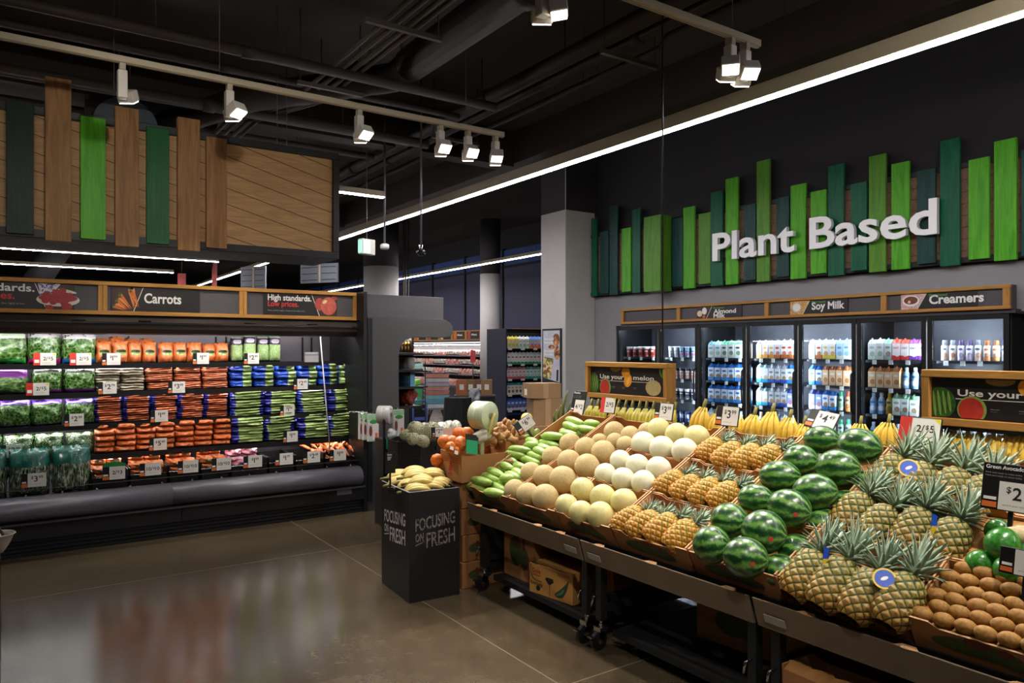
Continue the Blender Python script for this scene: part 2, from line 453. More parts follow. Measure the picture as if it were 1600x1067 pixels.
# ------------------------------------------------------------------ lights
strip_em = emit('strip_light', (1.0, .96, 1.0), STRIP_E)
lamp_em = emit('lamp_glow', (1.0, .93, .82), 14.0)
def light_strip(label, p, q, w=.075, h=.085, hang=3, seams=(), em=None):
    p = Vector(p); q = Vector(q); o = thing('light_strip', label, 'ceiling light', p); L = (q - p).length
    o.rotation_euler.z = math.atan2(q.y - p.y, q.x - p.x)
    obj('housing', MB().box(0, L, -w / 2, w / 2, .012, h).mesh('housing', beige_metal, .004), o)
    d = MB(); prev = 0
    for sm in list(seams) + [L]: d.box(prev + .004, sm - .004, -w / 2 + .008, w / 2 - .008, 0, .014); prev = sm
    obj('diffuser', d.mesh('diffuser', em or strip_em), o)
    for i in range(hang):
        x = L * (i + .5) / hang
        obj('hanger_wire', MB().cyl((x, 0, h), (x, 0, ZC - p.z), .0025, 6).mesh('wire', pipe_mat), o)
    return o
light_strip('long bright light strip running the length of the right wall', (5.0, -5, 3.64), (5.0, 14.5, 3.64), .085, .13, 8, (8.72,))
light_strip('light strip beyond the square white column', (9.2, 11, 3.62), (9.2, 26, 3.62), hang=5)
light_strip('short light strip end poking out behind the wooden bulkhead', (-5, 8.9, 3.62), (4.07, 8.9, 3.62), hang=4)
light_strip('upper light strip seen in the gap under the bulkhead', (-8, 17.7, 3.63), (4.0, 17.7, 3.63), hang=4)
light_strip('middle light strip seen in the gap under the bulkhead', (-8, 20.6, 3.6), (3.55, 20.6, 3.6), hang=4)
light_strip('lowest light strip seen in the gap under the bulkhead', (-8, 24.5, 3.4), (3.0, 24.5, 3.4), hang=4)
light_strip('distant light strip above the white aisle signs', (5.0, 15.5, 3.64), (5.0, 34, 3.64), hang=6)

def lamp_proto():
    o = thing('track_lamp', '', 'spotlight')
    b = MB(); b.box(-.02, .02, -.03, .03, -.05, 0); obj('adapter', b.mesh('adapter', beige_metal, .003), o)
    b = MB(); b.box(-.032, .032, -.032, .032, -.25, -.05); obj('driver_box', b.mesh('driver', white_metal, .006), o)
    return o
def lamp(track, x, y, z, aim, label, energy=1.0, size=62, color=(1.0, .93, .84), blend=.6):
    """lamp hanging at the track; its head tilts towards the aim point"""
    o = LP.put((x, y, z), None, label, group='spotlights on the %s' % track)
    a = Vector(aim) - Vector((x, y, z)); side = Vector((a.x, a.y, 0)).normalized() if (abs(a.x) + abs(a.y)) > .05 else Vector((1, 0, 0))
    pivot = Vector((0, 0, -.215)) + side * .085
    d = (Vector(aim) - Vector((x, y, z)) - pivot).normalized()
    q = d.to_track_quat('-Z', 'Y')
    b = MB(); b.box(-.058, .058, -.05, .05, -.03, .05, 0)
    obj('lamp_head', b.mesh('head', white_metal, .006), o, pivot, q)
    f = MB(); f.box(-.05, .05, -.042, .042, -.036, -.029); obj('lens', f.mesh('lens', lamp_em), o, pivot, q)
    sp = bpy.data.lights.new('track_lamp_light', 'SPOT'); sp.energy = SPOT_W * energy; sp.color = color
    sp.spot_size = R(size); sp.spot_blend = blend; sp.shadow_soft_size = .05
    lo = bpy.data.objects.new('track_lamp_light', sp); COL.objects.link(lo); lo.parent = o
    lo.location = pivot + d * .045; lo.rotation_mode = 'QUATERNION'; lo.rotation_quaternion = q
    return o
LP = Proto(lamp_proto())
def track(label, y, z, x0, x1, hang):
    o = thing('light_track', label, 'light track', (x0, y, z))
    b = MB(); b.box(0, x1 - x0, -.025, .025, 0, .045, 0); b.box(0, x1 - x0, -.012, .012, -.006, .001, 1)
    obj('rail', b.mesh('rail', [beige_metal, M('track_groove', '#7d6d4c', .5)], .002), o)
    for hx in hang: obj('hanger_wire', MB().cyl((hx - x0, 0, .045), (hx - x0, 0, ZC - z), .003, 6).mesh('wire', conduit_mat), o)
Y1, Y2, ZT = 5.94, 3.19, 3.70
track('long beige lamp track in front of the wooden bulkhead', Y1, ZT, -4.5, 3.97, (-3.0, -.9, 1.35, 3.55))
track('unseen beige lamp track added nearest the viewer, above the frame', .44, ZT, -3.5, 4.22, (-2, 1.2, 3.95))  # unseen track, added to carry lamps that brighten the near produce
track('beige lamp track overhead at the top of the view', Y2, ZT, -3.5, 4.22, (-2, 1.2, 3.95))
Ls = [(205, (1.5, 7.2, 1.0), 'track lamp nearest the left end of the long track', .45),
      (372, (2.4, 4.2, .4), 'second lamp from the left on the long track', 1.0),
      (575, (2.9, 4.1, .9), 'middle lamp on the long track, right of the bulkhead end', .9),
      (702, (3.1, 3.7, .9), 'first of the three lamps at the end of the long track', .9),
      (745, (3.3, 3.1, 1.0), 'middle one of the three lamps at the end of the long track', .9),
      (788, (3.4, 4.9, 1.0), 'outermost lamp at the very end of the long track', .6)]
def trk(px, Y): return on_Y(px - 14, 200, Y).x
for px, aim, lab, e in Ls: lamp('long track', trk(px, Y1), Y1, ZT - .006, aim, lab, e)
lamp('overhead track', on_Y(848, 10, Y2).x, Y2, ZT - .006, (2.75, 2.9, .8), 'lone lamp at the top edge of the view', .8)
lamp('overhead track', on_Y(1141, 80, Y2).x, Y2, ZT - .006, (2.95, 2.35, .9), 'lamp tilting back at the end of the overhead track', .9)
lamp('overhead track', on_Y(1164, 85, Y2).x, Y2, ZT - .006, (3.2, 1.75, .95), 'outermost lamp at the end of the overhead track', .8)
lamp('near track', 2.5, .44, ZT - .006, (2.8, 1.35, .9), 'added unseen lamp on the near track over the kiwis', .75)  # added out of view to brighten kiwis and near pineapples
lamp('near track', 3.3, .44, ZT - .006, (3.2, 1.5, .95), 'added unseen lamp on the near track over the near sign', .6)  # added out of view, lifts the fruit below the nearer sign
lamp('near track', .6, .44, ZT - .006, (2.3, 3.6, .3), 'added unseen lamp on the near track lighting the aisle floor', .5)  # added out of view, puts extra light on the aisle floor
light_strip('unseen fill light strip added behind the viewer, left', (-2.5, -6, 3.64), (-2.5, 1.2, 3.64), hang=3, em=emit('added_fill_strip', (1.0, .96, 1.0), 16.0))  # unseen strip added as broad fill from behind the camera
light_strip('unseen fill light strip added behind the viewer, middle', (1.0, -6, 3.64), (1.0, .6, 3.64), hang=3, em=emit('added_fill_strip', (1.0, .96, 1.0), 16.0))  # second unseen strip, added for the same frontal fill
lamp('overhead track', -1.4, Y2, ZT - .006, (-.6, 7.2, 3.0), 'added unseen lamp out to the left turned on the brown slats', .6, 75)  # added beyond the view to brighten the bulkhead slats
lamp('overhead track', .9, Y2, ZT - .006, (1.9, 7.2, 3.0), 'added unseen lamp above the viewer turned on the bulkhead boards', .8, 75)  # added overhead, out of view, to brighten the bulkhead boards
lamp('near track', 3.9, .44, ZT - .006, (7.6, 4.2, 2.9), 'added unseen lamp on the near track turned on the green slats', 1.2, 75)  # added out of view to brighten the green slat wall
# ------------------------------------------------------------------ wooden bulkhead hanging over the open case
bulk_wood = wood('bulkhead_boards', '#9c7852', '#bd9568', 1.6, 'x', .5, .145, R(-15))
slat_brown = wood('slat_brown', '#77532f', '#a3784c', 1.0, 'z', .45)
def greenwood(name, c1, c2): return wood(name, c1, c2, 1.0, 'z', .38, contrast=1.8)
g_bright = greenwood('slat_bright_green', '#3f8f1c', '#63b92a')
g_olive = greenwood('slat_olive_green', '#44781e', '#659a34')
g_emerald = greenwood('slat_emerald', '#0b4a34', '#156a48')
g_dark = greenwood('slat_dark_teal', '#12342f', '#1d4a44')
g_forest = greenwood('slat_forest', '#0c4a22', '#14602c')
g_night = greenwood('slat_black_green', '#0b1f18', '#122b20')
YH = 7.2
HX1 = on_Y(530, 300, YH).x; HZ0 = on_Y(530, 405, YH).z; HZ1 = on_Y(539, 241, YH).z
hood = thing('wooden_bulkhead', 'wooden bulkhead with green and brown slats hanging over the open case', 'bulkhead', (HX1, YH, HZ0))
hw = 6.0
b = MB(); b.box(-hw, -.06, .03, .06, .07, HZ1 - HZ0 - .07); obj('board_backing', b.mesh('boards', bulk_wood), hood)
b = MB(); b.box(-hw, 0, .0, .74, 0, .07); b.box(-hw, 0, 0, .1, HZ1 - HZ0 - .07, HZ1 - HZ0); b.box(-.065, 0, 0, .74, .07, HZ1 - HZ0 - .07)
b.box(-hw, 0, .06, .74, .07, .1); obj('frame', b.mesh('frame', black, .004), hood)
sl = [(22, 122, 380, 845, g_night), (163, 258, 295, 872, slat_brown), (291, 382, 435, 865, g_bright), (416, 502, 400, 892, slat_brown),
      (530, 612, 472, 882, g_forest), (642, 723, 438, 907, slat_brown), (746, 820, 507, 898, slat_brown)]
sl = [(-330, -190, 330, 840, slat_brown), (-150, -30, 250, 838, g_bright)] + sl
k_ = 540 / 1253
slatlab = ['brown slat', 'bright green slat', 'blackish green slat', 'tall brown slat', 'bright green slat', 'brown slat', 'forest green slat', 'brown slat', 'wide flush brown slat']
for (x0, x1, y0, y1, m), sn in zip(sl, slatlab):
    a = on_Y(x0 * k_, y1 * k_, YH); c = on_Y(x1 * k_, y0 * k_, YH)
    b = MB(); b.box(0, c.x - a.x, -.028, .03, 0, c.z - a.z)
    obj('slat', b.mesh('slat', m, .003), hood, (a.x - HX1, 0, a.z - HZ0), label=sn)
for px in (178, 196, 433, 470):
    a = on_Y(px, 200, YH + .15)
    obj('hanger_cable', MB().cyl((0, 0, 0), (0, 0, ZC - HZ1), .004, 6).mesh('cable', conduit_mat), hood, (a.x - HX1, .15 if px in (178, 433) else .6, HZ1 - HZ0))

# ------------------------------------------------------------------ open refrigerated case on the left
RY = [7.50, 7.46, 7.42, 7.36, 7.14]
RZ = [on_Y(300, y, Y).z for y, Y in zip((567, 609, 655, 700, 752), RY)]
CX0, CX1 = -2.6, 2.98
case = thing('open_produce_case', 'long black open refrigerated case of bagged vegetables under the wooden bulkhead', 'refrigerated case', (0, 6.96, 0))
def cs(name, b, m, bevel=0, lab=None, parent=None): return obj(name, b.mesh(name, m, bevel, 2), parent or case, (0, -6.96 if parent is None else 0, 0), label=lab)
FZ0 = on_Y(300, 495, 7.2).z; FZ1 = on_Y(300, 446, 7.2).z; CZ0 = on_Y(300, 524, 7.25).z
b = MB(); b.box(CX0, CX1, 7.95, 8.02, .3, FZ1); back = cs('back_panel', b, M('case_liner', '#6f6a73', .38, .5, .1, 3))
for i in range(7):
    x = 2.72 - i * .9
    for dx in (-.05, .05): cs('shelf_standard', MB().box(x + dx - .006, x + dx + .006, 7.93, 7.95, .6, CZ0), blackm)
prof = [(7.2, FZ0 - .01), (7.16, FZ0 - .06), (7.17, CZ0 + .05), (7.2, CZ0 + .01), (7.235, CZ0), (7.245, CZ0 + .07), (8.0, CZ0 + .075), (8.0, FZ1), (7.26, FZ1), (7.26, FZ0 - .01)]
cs('canopy', MB().prism(prof, 'x', CX0, CX1), M('canopy_brown', '#3a332e', .35, .3, .1, 3))
cs('canopy_trim', MB().box(CX0, CX1, 7.150, 7.165, FZ0 - .075, FZ0 - .06), chrome)
for i, x in enumerate([-.3, .5, 1.0, 1.9, 2.5]):
    cs('down_light', MB().box(x - .05, x + .05, 7.142, 7.162, FZ0 - .05, FZ0 - .042), M('chrome_dark', '#777777', .2, 1, 0))
led = emit('case_light', (1.0, .97, .93), CASE_E)
cs('case_light', MB().box(CX0, CX1 - .03, 7.25, 7.31, CZ0 + .045, CZ0 + .065), led)
shelf_m = M('shelf_black', '#19181a', .4, .3, .1)
for i in range(4):
    b = MB(); b.box(CX0, CX1 - .02, RY[i], 7.95, RZ[i] - .025, RZ[i]); b.box(CX0, CX1 - .02, RY[i] - .012, RY[i], RZ[i] - .042, RZ[i] + .006)
    s_ = cs('shelf', b, shelf_m)
    obj('shelf_light', MB().box(CX0, CX1 - .05, RY[i] + .02, RY[i] + .035, RZ[i] - .034, RZ[i] - .026).mesh('led', emit('shelf_light', (1, .97, .93), CASE_E * 1.5)), s_)
DZ = RZ[4]
cs('deck', MB().box(CX0, CX1, 7.12, 7.95, DZ - .06, DZ), shelf_m)
cs('front_rail', MB().box(CX0, CX1, 7.1, 7.106, DZ - .02, DZ - .008).box(CX0, CX1, 7.1, 7.106, DZ + .06, DZ + .066), M('rail_chrome', '#9a9a9a', .25, .9, 0))
b = MB()
for i in range(22): b.cyl((CX1 - .1 - i * .25, 7.092, DZ + .02), (CX1 - .1 - i * .25, 7.104, DZ + .02), .009, 8)
cs('rail_studs', b, chrome)
b1 = on_Y(300, 758, 6.95).z; b0 = on_Y(300, 788, 6.95).z
pr = [(7.1, b0), (6.99, b0), (6.94, b0 + .03), (6.92, (b0 + b1) / 2), (6.95, b1 - .02), (7.0, b1 + .01), (7.1, b1 + .015)]
bump_m = M('bumper_grey', '#57545c', .35, .15, .05, 3)
for x0, x1 in ((CX0, on_Y(270, 800, 6.95).x), (on_Y(270, 800, 6.95).x + .004, CX1 - .03)):
    b = MB(); b.prism(pr, 'x', x0, x1, 0, True); cs('bumper', b, bump_m)
cs('bumper_trim', MB().box(CX0, CX1, 6.945, 7.1, b0 - .02, b0 - .004), M('trim_line', '#5c5a5e', .3, .6, 0))
lp = M('lower_panel', '#29282b', .4, .2, .1, 3)
for x0, x1 in ((CX0, 1.27), (1.276, CX1)): cs('lower_panel', MB().box(x0, x1, 7.0, 7.1, .13, b0 - .02), lp, .004)
b = MB()
for i in range(4): b.box(CX0, CX1, 7.02 + .004 * i, 7.1, .005 + i * .03, .028 + i * .03)
cs('kick_grille', b, blackm)
cs('end_wall', MB().box(CX1, CX1 + .04, 7.0, 8.02, 0, FZ1), black, .004)
cs('air_tube', MB().cyl((2.62, 7.25, CZ0), (2.68, 7.12, DZ + .1), .006, 6), M('clear_tube', '#b9b7bb', .3), lab='thin clear tube hanging at the right end')
cs('shelf_sticker', MB().box(2.7, 2.85, 6.994, 6.999, .2, .27), M('grey_sticker', '#77757a', .6))

# header over the case: oak frame, dark panels, printed sign boards
hd = thing('case_header', 'oak framed dark header above the open vegetable case', 'header', (0, YH, FZ0))
fh = FZ1 - FZ0; xs = [-2.6] + [on_Y(p, 470, YH).x for p in (-118, 160, 379, 558)]; xs[-1] = min(xs[-1], CX1 - .003)
obj('backing', MB().box(xs[0], xs[-1], .0, .05, 0, fh).mesh('backing', signgrey), hd)
for z0, z1 in ((0, .035), (fh - .035, fh)):
    obj('frame_rail', MB().box(xs[0], xs[-1], -.03, .01, z0, z1).mesh('rail', oak, .003), hd)
for x in xs[1:]:
    d0, d1 = (-.035, 0) if x == xs[-1] else (-.035, .035)
    b = MB(); b.box(x + d0, x + (d0 + d1) / 2 - .001, -.028, .01, .035, fh - .035); b.box(x + (d0 + d1) / 2 + .001, x + d1, -.028, .01, .035, fh - .035)
    obj('frame_post', b.mesh('post', oakz, .002), hd)
def photo_mat(name, cols, scale, kind='voro'):
    if name in MATS: return MATS[name]
    t = NT(name); t.set(.45); v = t.coord('Object', (scale,) * 3)
    f = t.voro(v, 1.0, 'F1', 'Color') if kind == 'voro' else t.noise(v, 1, 4)
    n = len(cols); t.col(t.ramp(f, [(i / max(1, n - 1) * .7 + .15, lin(c)) for i, c in enumerate(cols)], 'CONSTANT' if kind == 'voro' else 'LINEAR'))
    MATS[name] = t.m; return t.m
def flat(b, poly, mi, y=-.0065, th=.0012):
    return b.prism([(x, z) for x, z in poly], 'y', y, y + th, mi)
def disc(cx, cz, rx, rz, n=20, rot=0):
    o = []
    for i in range(n):
        a = 2 * math.pi * i / n; x = rx * math.cos(a); z = rz * math.sin(a)
        o.append((cx + x * math.cos(rot) - z * math.sin(rot), cz + x * math.sin(rot) + z * math.cos(rot)))
    return o
ph_dark = M('print_brown', '#3a221c', .5); ph_red = M('print_strawberry', '#a3262a', .45, 0, .3, 60); ph_rose = M('print_apple_red', '#a34238', .45, 0, .25, 30)
ph_bowl = M('print_bowl', '#d5ccc4', .5, 0, .05); ph_cloth = photo_mat('print_blue_cloth', ['#c9c4cf', '#4a4690', '#d6d2d8', '#35316e'], 90)
ph_car = M('print_carrot', '#c8682c', .5, 0, .2, 40); ph_carl = M('print_carrot_light', '#e08a44', .5, 0, .15, 40); ph_leaf = M('print_leaf', '#33521e', .5, 0, .3, 60)
ph_cream = M('print_cream', '#d9c48e', .5, 0, .1, 40)
SH = fh - .075
def header_sign(label, x0, x1, parts):
    """a dark printed board slid into the header frame"""
    o = thing('header_sign', label, 'sign', (x0, YH - .003, FZ0 + .0375), 0, 'sign boards in the case header')
    obj('board', MB().box(0, x1 - x0, -.005, 0, 0, SH).mesh('board', signblack), o); parts(o, x1 - x0); return o
def strawb(o, w):
    px = lambda p: on_Y(p, 470, YH).x - o.location.x
    obj_txt = lettering('High standards.', .062, printwhite, o, (px(54), -.0065, SH * .66), w=.66, bold=.02, align='R')
    lettering('Low prices.', .06, printred, o, (px(23), -.0065, SH * .36), w=.42, bold=.02, align='R')
    lettering('Fresh, quality staples, always at the right price.', .016, inkgray, o, (px(39), -.0065, SH * .15), w=.5, align='R')
    b = MB(); l0, l1, r = px(55), px(73), px(115)
    flat(b, [(l1, 0), (r, 0), (r, SH), (l0, SH)], 0); flat(b, [(l1 - .006, 0), (l1 - .001, 0), (l0 - .001, SH), (l0 - .006, SH)], 4, -.0062)
    flat(b, [(l0 + .02, SH), (px(95), SH), (px(86), SH * .72), (px(62), SH * .5)], 3, -.0068)
    flat(b, disc(px(91), SH * .37, .155, SH * .26), 2, -.0070); flat(b, disc(px(91), SH * .44, .14, SH * .17), 1, -.0074)
    for i in range(13):
        a = i * 2.4; rr = .11 * math.sqrt(i / 13)
        flat(b, disc(px(91) + rr * math.cos(a), SH * .47 + rr * .55 * math.sin(a), .028, .026, 10), 1, -.0078 - i * .0001, .0004)
    flat(b, disc(px(105), SH * .72, .07, SH * .06, 14, -.2), 2, -.0072)
    flat(b, disc(px(77), SH * .07, .03, .02), 1, -.0074); flat(b, disc(px(104), SH * .12, .04, .03), 1, -.0074)
    obj('printed_photo', b.mesh('photo', [ph_dark, ph_red, ph_bowl, ph_cloth, printwhite]), o, label='printed photo of berries in a white bowl')
def carrots(o, w):
    px = lambda p: on_Y(p, 470, YH).x - o.location.x
    lettering('Carrots', .088, printwhite, o, (px(225), -.0065, SH * .36), w=px(283) - px(225), bold=.025)
    b = MB(); x0, x1, x2 = px(175), px(208), px(223)
    flat(b, [(x0, 0), (x1, 0), (x2, SH), (x0, SH)], 0); flat(b, [(x1 + .001, 0), (x1 + .006, 0), (x2 + .006, SH), (x2 + .001, SH)], 4, -.0062)
    for i in range(9):
        t = i / 8; bx = x0 + (.01 + .1 * t if i < 5 else .13 + .05 * (t - .6)); bz = SH * (.2 + .72 * min(1, t * 1.3))
        ex = x0 + .1 + t * .11; ez = SH * (.02 + .13 * t)
        d = Vector((ex - bx, ez - bz)); nrm = Vector((-d.y, d.x)).normalized() * .017
        if i % 2: bx += .012
        flat(b, [(ex, ez), (bx + nrm.x, bz + nrm.y), (bx - nrm.x * .3, bz + .012), (bx - nrm.x, bz - nrm.y)], 1 + i % 2, -.0066 - i * .0004, .0003)
        flat(b, disc(bx, min(SH - .012, bz + .006), .012, .012, 8), 3, -.0105, .0003)
    obj('printed_photo', b.mesh('photo', [ph_dark, ph_car, ph_carl, ph_leaf, printwhite]), o, label='printed photo of a bunch of carrots')
def apples(o, w):
    px = lambda p: on_Y(p, 478, YH).x - o.location.x
    lettering('High standards.', .058, printwhite, o, (px(418), -.0065, SH * .68), w=px(486) - px(418), bold=.025)
    lettering('Low prices.', .055, printred, o, (px(418), -.0065, SH * .40), w=px(466) - px(418), bold=.02)
    lettering('Fresh, quality staples, always at the right price.', .014, inkgray, o, (px(418), -.0065, SH * .18), w=px(476) - px(418))
    b = MB(); x0, x1, x2 = px(487), px(499), px(525)
    flat(b, [(x1, 0), (x2, 0), (x2, SH), (x0, SH)], 0); flat(b, [(x1 - .005, 0), (x1, 0), (x0, SH), (x0 - .005, SH)], 2, -.0062)
    flat(b, disc(px(499), SH * .55, .05, SH * .3), 1, -.0066); flat(b, disc(px(513), SH * .48, .082, SH * .43), 3, -.007)
    flat(b, disc(px(522), SH * .88, .03, SH * .11), 1, -.0066); flat(b, disc(px(507), SH * .68, .028, SH * .07, 14, .6), 4, -.0074)
    obj('printed_photo', b.mesh('photo', [ph_dark, ph_rose, printwhite, M('print_apple_light', '#b9584a', .45, 0, .25, 25), ph_cream]), o, label='printed photo of red apples')
X_ = lambda p: on_Y(p, 470, YH).x
header_sign('dark header sign with berry photo, cut by the left edge', X_(-80), X_(116), strawb)
header_sign('dark header sign reading Carrots with a carrot photo', X_(172), X_(312), carrots)
header_sign('dark header sign reading High standards Low prices with apples', X_(411), X_(526), apples)

# ------------------------------------------------------------------ bags of vegetables
def pillow(nx=14, nz=12, puff=2.5, crum=.06, ridges=0, axis='z', ramp=.3, seed=0, sag=0.0, flatback=False):
    """closed bag, unit size: x -.5..5, y -.5..5, z 0..1"""
    vs = []; o3 = Vector((seed * 3.7, seed * 1.3, 0))
    for side in (-1, 1):
        for j in range(nz + 1):
            for i in range(nx + 1):
                u = i / nx * 2 - 1; v = j / nz * 2 - 1
                h = max(0, (1 - abs(u) ** puff)) ** .5 * max(0, (1 - abs(v) ** puff)) ** .5
                e = noise.noise(Vector((u * 2.2, v * 2.2, side * .7)) + o3)
                x = u * .5 * (1 - .05 * (1 - h) * abs(v)) + crum * .35 * noise.noise(Vector((v * 3, side, 5)) + o3) * (abs(u) > .98)
                z = (v * .5 + .5) + crum * .35 * noise.noise(Vector((u * 3, side, 9)) + o3) * (abs(v) > .98)
                hh = h * (1 + crum * 4 * e)
                if ridges:
                    w = (z + .05 * math.sin(u * 2.3 + seed) + .03 * e) if axis == 'z' else (u * .5 + .5 + .04 * math.sin(v * 2 + seed))
                    hh *= (1 - ramp) + ramp * abs(math.sin(math.pi * ridges * w)) ** .6
                if sag: hh *= 1 + sag * -v
                y = side * .5 * hh * (.4 if (flatback and side > 0) else 1)
                vs.append((x, y, z))
    n = (nx + 1) * (nz + 1); fs = []
    for s in (0, 1):
        for j in range(nz):
            for i in range(nx):
                a = s * n + j * (nx + 1) + i; q = (a, a + 1, a + nx + 2, a + nx + 1)
                fs.append(q if s == 0 else q[::-1])
    edge = [(j * (nx + 1), (j + 1) * (nx + 1)) for j in range(nz)] + [((j + 1) * (nx + 1) + nx, j * (nx + 1) + nx) for j in range(nz)]
    edge += [(i + 1, i) for i in range(nx)] + [(nz * (nx + 1) + i, nz * (nx + 1) + i + 1) for i in range(nx)]
    for a, c in edge: fs.append((a, c, c + n, a + n))
    return MB().add(vs, fs, 0, True)
def bagmat(name, inner, bands=(), rough=.25, coat=.5, crinkle=.35, label=None, randomize=True, xbands=()):
    """plastic bag of produce: inner = (kind, colours, scale); bands = (z0, z1, colour); xbands likewise along x"""
    t = NT(name); t.set(rough, 0, .5, coat, .12)
    kind, cols, sc = inner
    v = t.coord('Object', sc if hasattr(sc, '__len__') else (sc,) * 3)
    if randomize:
        vo = t.n('ShaderNodeVectorMath', operation='ADD'); t.l(v, vo.inputs[0]); rr = t.math('MULTIPLY', t.rand(), 53.0)
        cb = t.n('ShaderNodeCombineXYZ')
        for i in range(3): t.l(rr, cb.inputs[i])
        t.l(cb.outputs[0], vo.inputs[1]); v = vo.outputs[0]
    if kind == 'leaf':
        a = t.voro(v, 1.0, 'F1', 'Distance'); n = t.noise(v, 1.3, 4)
        f = t.math('ADD', t.math('MULTIPLY', a, .55), t.math('MULTIPLY', n, .5))
    else:
        f = t.noise(v, 1.0, 4, .6, .5)
    lo, hi = (.28, .78) if kind == 'leaf' else (.33, .67)
    n_ = len(cols); c = t.ramp(f, [(lo + (hi - lo) * i / (n_ - 1), lin(q)) for i, q in enumerate(cols)])
    g = t.sep(t.coord('Generated')); wob = t.math('MULTIPLY', t.math('SUBTRACT', t.noise(v, .35, 2), .5), .12)
    gz = t.math('ADD', g[2], wob); gx = t.math('ADD', g[0], wob)
    def band(val, z0, z1): return t.math('MULTIPLY', t.math('GREATER_THAN', val, z0), t.math('LESS_THAN', val, z1))
    for z0, z1, q in bands: c = t.mix(band(gz, z0, z1), c, lin(q))
    for z0, z1, q in xbands: c = t.mix(band(gx, z0, z1), c, lin(q))
    if label:
        lx, lz, rx, rz, q1, q2 = label
        dx = t.math('DIVIDE', t.math('SUBTRACT', g[0], lx), rx); dz = t.math('DIVIDE', t.math('SUBTRACT', g[2], lz), rz)
        dd = t.math('ADD', t.math('POWER', t.math('ABSOLUTE', dx), 3), t.math('POWER', t.math('ABSOLUTE', dz), 3))
        c = t.mix(t.math('LESS_THAN', dd, 1.0), c, lin(q1)); c = t.mix(t.math('MULTIPLY', t.math('LESS_THAN', dd, .8), t.math('GREATER_THAN', dz, -.1)), c, lin(q2))
    t.col(c); t.bump(t.noise(v, .8, 5, .65), crinkle, .02)
    MATS[name] = t.m; return t.m
BAGS = {}
def bag(key, builder, mat): BAGS[key] = builder.mesh(key, mat); return BAGS[key]
LEAF = ['#0c1a09', '#264a15', '#43702a', '#668a4c', '#9db08a']
LEAFD = ['#0a140a', '#1f3a18', '#3d6630', '#6d8a58', '#c6cec0']
for nm, c, top in (('green', '#25993a', '#b9cdb6'), ('pink', '#e02a8f', '#bdb8c0'), ('blue', '#1c84d8', '#c2bdc4'), ('violet', '#7a2a8c', '#3f4a40')):
    bag('spinach_' + nm, pillow(14, 12, 4, .07, seed=hash(nm) % 7 if 0 else len(nm)), bagmat('spinach_bag_' + nm, ('leaf', LEAF, 11), [(-1, .17, c), (.80, 2, top)]))
bag('spinach_purple', pillow(14, 12, 4, .08, seed=5), bagmat('salad_bag_purple', ('leaf', LEAF, 11), [(-1, .07, c), (.66, 2, '#7b2a92')]))
bag('salad_violet', pillow(14, 12, 3, .09, seed=6), bagmat('salad_bag_violet', ('leaf', LEAF, 11), [(-1, .09, '#4a2490'), (.84, 2, '#45208a')]))
bag('kale', pillow(14, 12, 2.2, .14, seed=8), bagmat('kale_bag', ('leaf', LEAFD, 18)))
bag('greens_teal', pillow(14, 12, 4, .08, seed=9, sag=.25), bagmat('greens_bag_teal', ('leaf', ['#0a120c', '#22331f', '#4c5d45', '#8b967f', '#c8cec0'], (20, 20, 7)), [(.62, 2, '#155e50')], coat=.8))
OR = ['#a8431a', '#d4642a', '#e6813e', '#efb088']
bag('mini_carrots', pillow(10, 12, 3.5, .08, seed=2, sag=.2), bagmat('mini_carrot_bag', ('n', OR, 45), label=(.5, .52, .33, .12, '#7fa347', '#3b3a30')))
bag('carrot', pillow(14, 16, 6, .06, 4, 'z', .35, 3), bagmat('carrot_bag', ('n', ['#9c4a26', '#cf7246', '#dd8a60', '#ecb799'], (6, 6, 40))))
bag('carrot_blue', pillow(14, 16, 6, .08, 3, 'z', .4, 4), bagmat('carrot_bag_blue', ('n', ['#a34c28', '#cf7040', '#e08a5c', '#e8b090'], (6, 6, 38)), xbands=[(-1, .14, '#3a3598'), (.9, 2, '#5a58a8')]))
bag('parsnip', pillow(14, 16, 6, .08, 3, 'z', .4, 11), bagmat('parsnip_bag', ('n', ['#4a4234', '#a59a86', '#c9bda6', '#ded8d0'], (5, 5, 55))))
bag('celery_hearts', pillow(10, 12, 5, .05, 4, 'x', .2, 5), bagmat('celery_hearts_bag', ('n', ['#5d8a3c', '#86ab5c', '#aec78a', '#d5dfc4'], (50, 50, 5)), [(.68, .93, '#2a1f36'), (.93, 2, '#8f9a8a'), (-1, .08, '#23402a')], label=(.5, .8, .3, .08, '#b9a8c0', '#8d7a98')))
bag('celery_blue', pillow(14, 10, 4, .07, 2, 'z', .2, 7), bagmat('celery_bag_blue', ('n', ['#6f9440', '#92b55c', '#b2cc82', '#d8e2b4'], (5, 5, 40)), xbands=[(-1, .52, '#1f4fc4'), (.93, 2, '#2a5ad0')]))
bag('celery_blue_flip', pillow(14, 10, 4, .07, 2, 'z', .2, 8), bagmat('celery_bag_blue_flip', ('n', ['#6f9440', '#92b55c', '#b2cc82', '#d8e2b4'], (5, 5, 40)), xbands=[(-1, .06, '#2a5ad0'), (.55, 2, '#1f4fc4')]))
bag('celery_stalk', pillow(16, 14, 6, .12, 3, 'z', .5, 9), bagmat('celery_bunch', ('n', ['#5a7a34', '#93b05e', '#b4cb84', '#d2e0b0'], (4, 4, 42)), xbands=[(-1, .12, '#2c3aa8'), (.8, .98, '#2a2f98')], coat=.3))
bag('celery_stalk_flip', pillow(16, 14, 6, .12, 3, 'z', .5, 10), bagmat('celery_bunch_flip', ('n', ['#5a7a34', '#93b05e', '#b4cb84', '#d2e0b0'], (4, 4, 42)), xbands=[(.02, .22, '#2a2f98'), (.9, 2, '#39681f')], coat=.3))
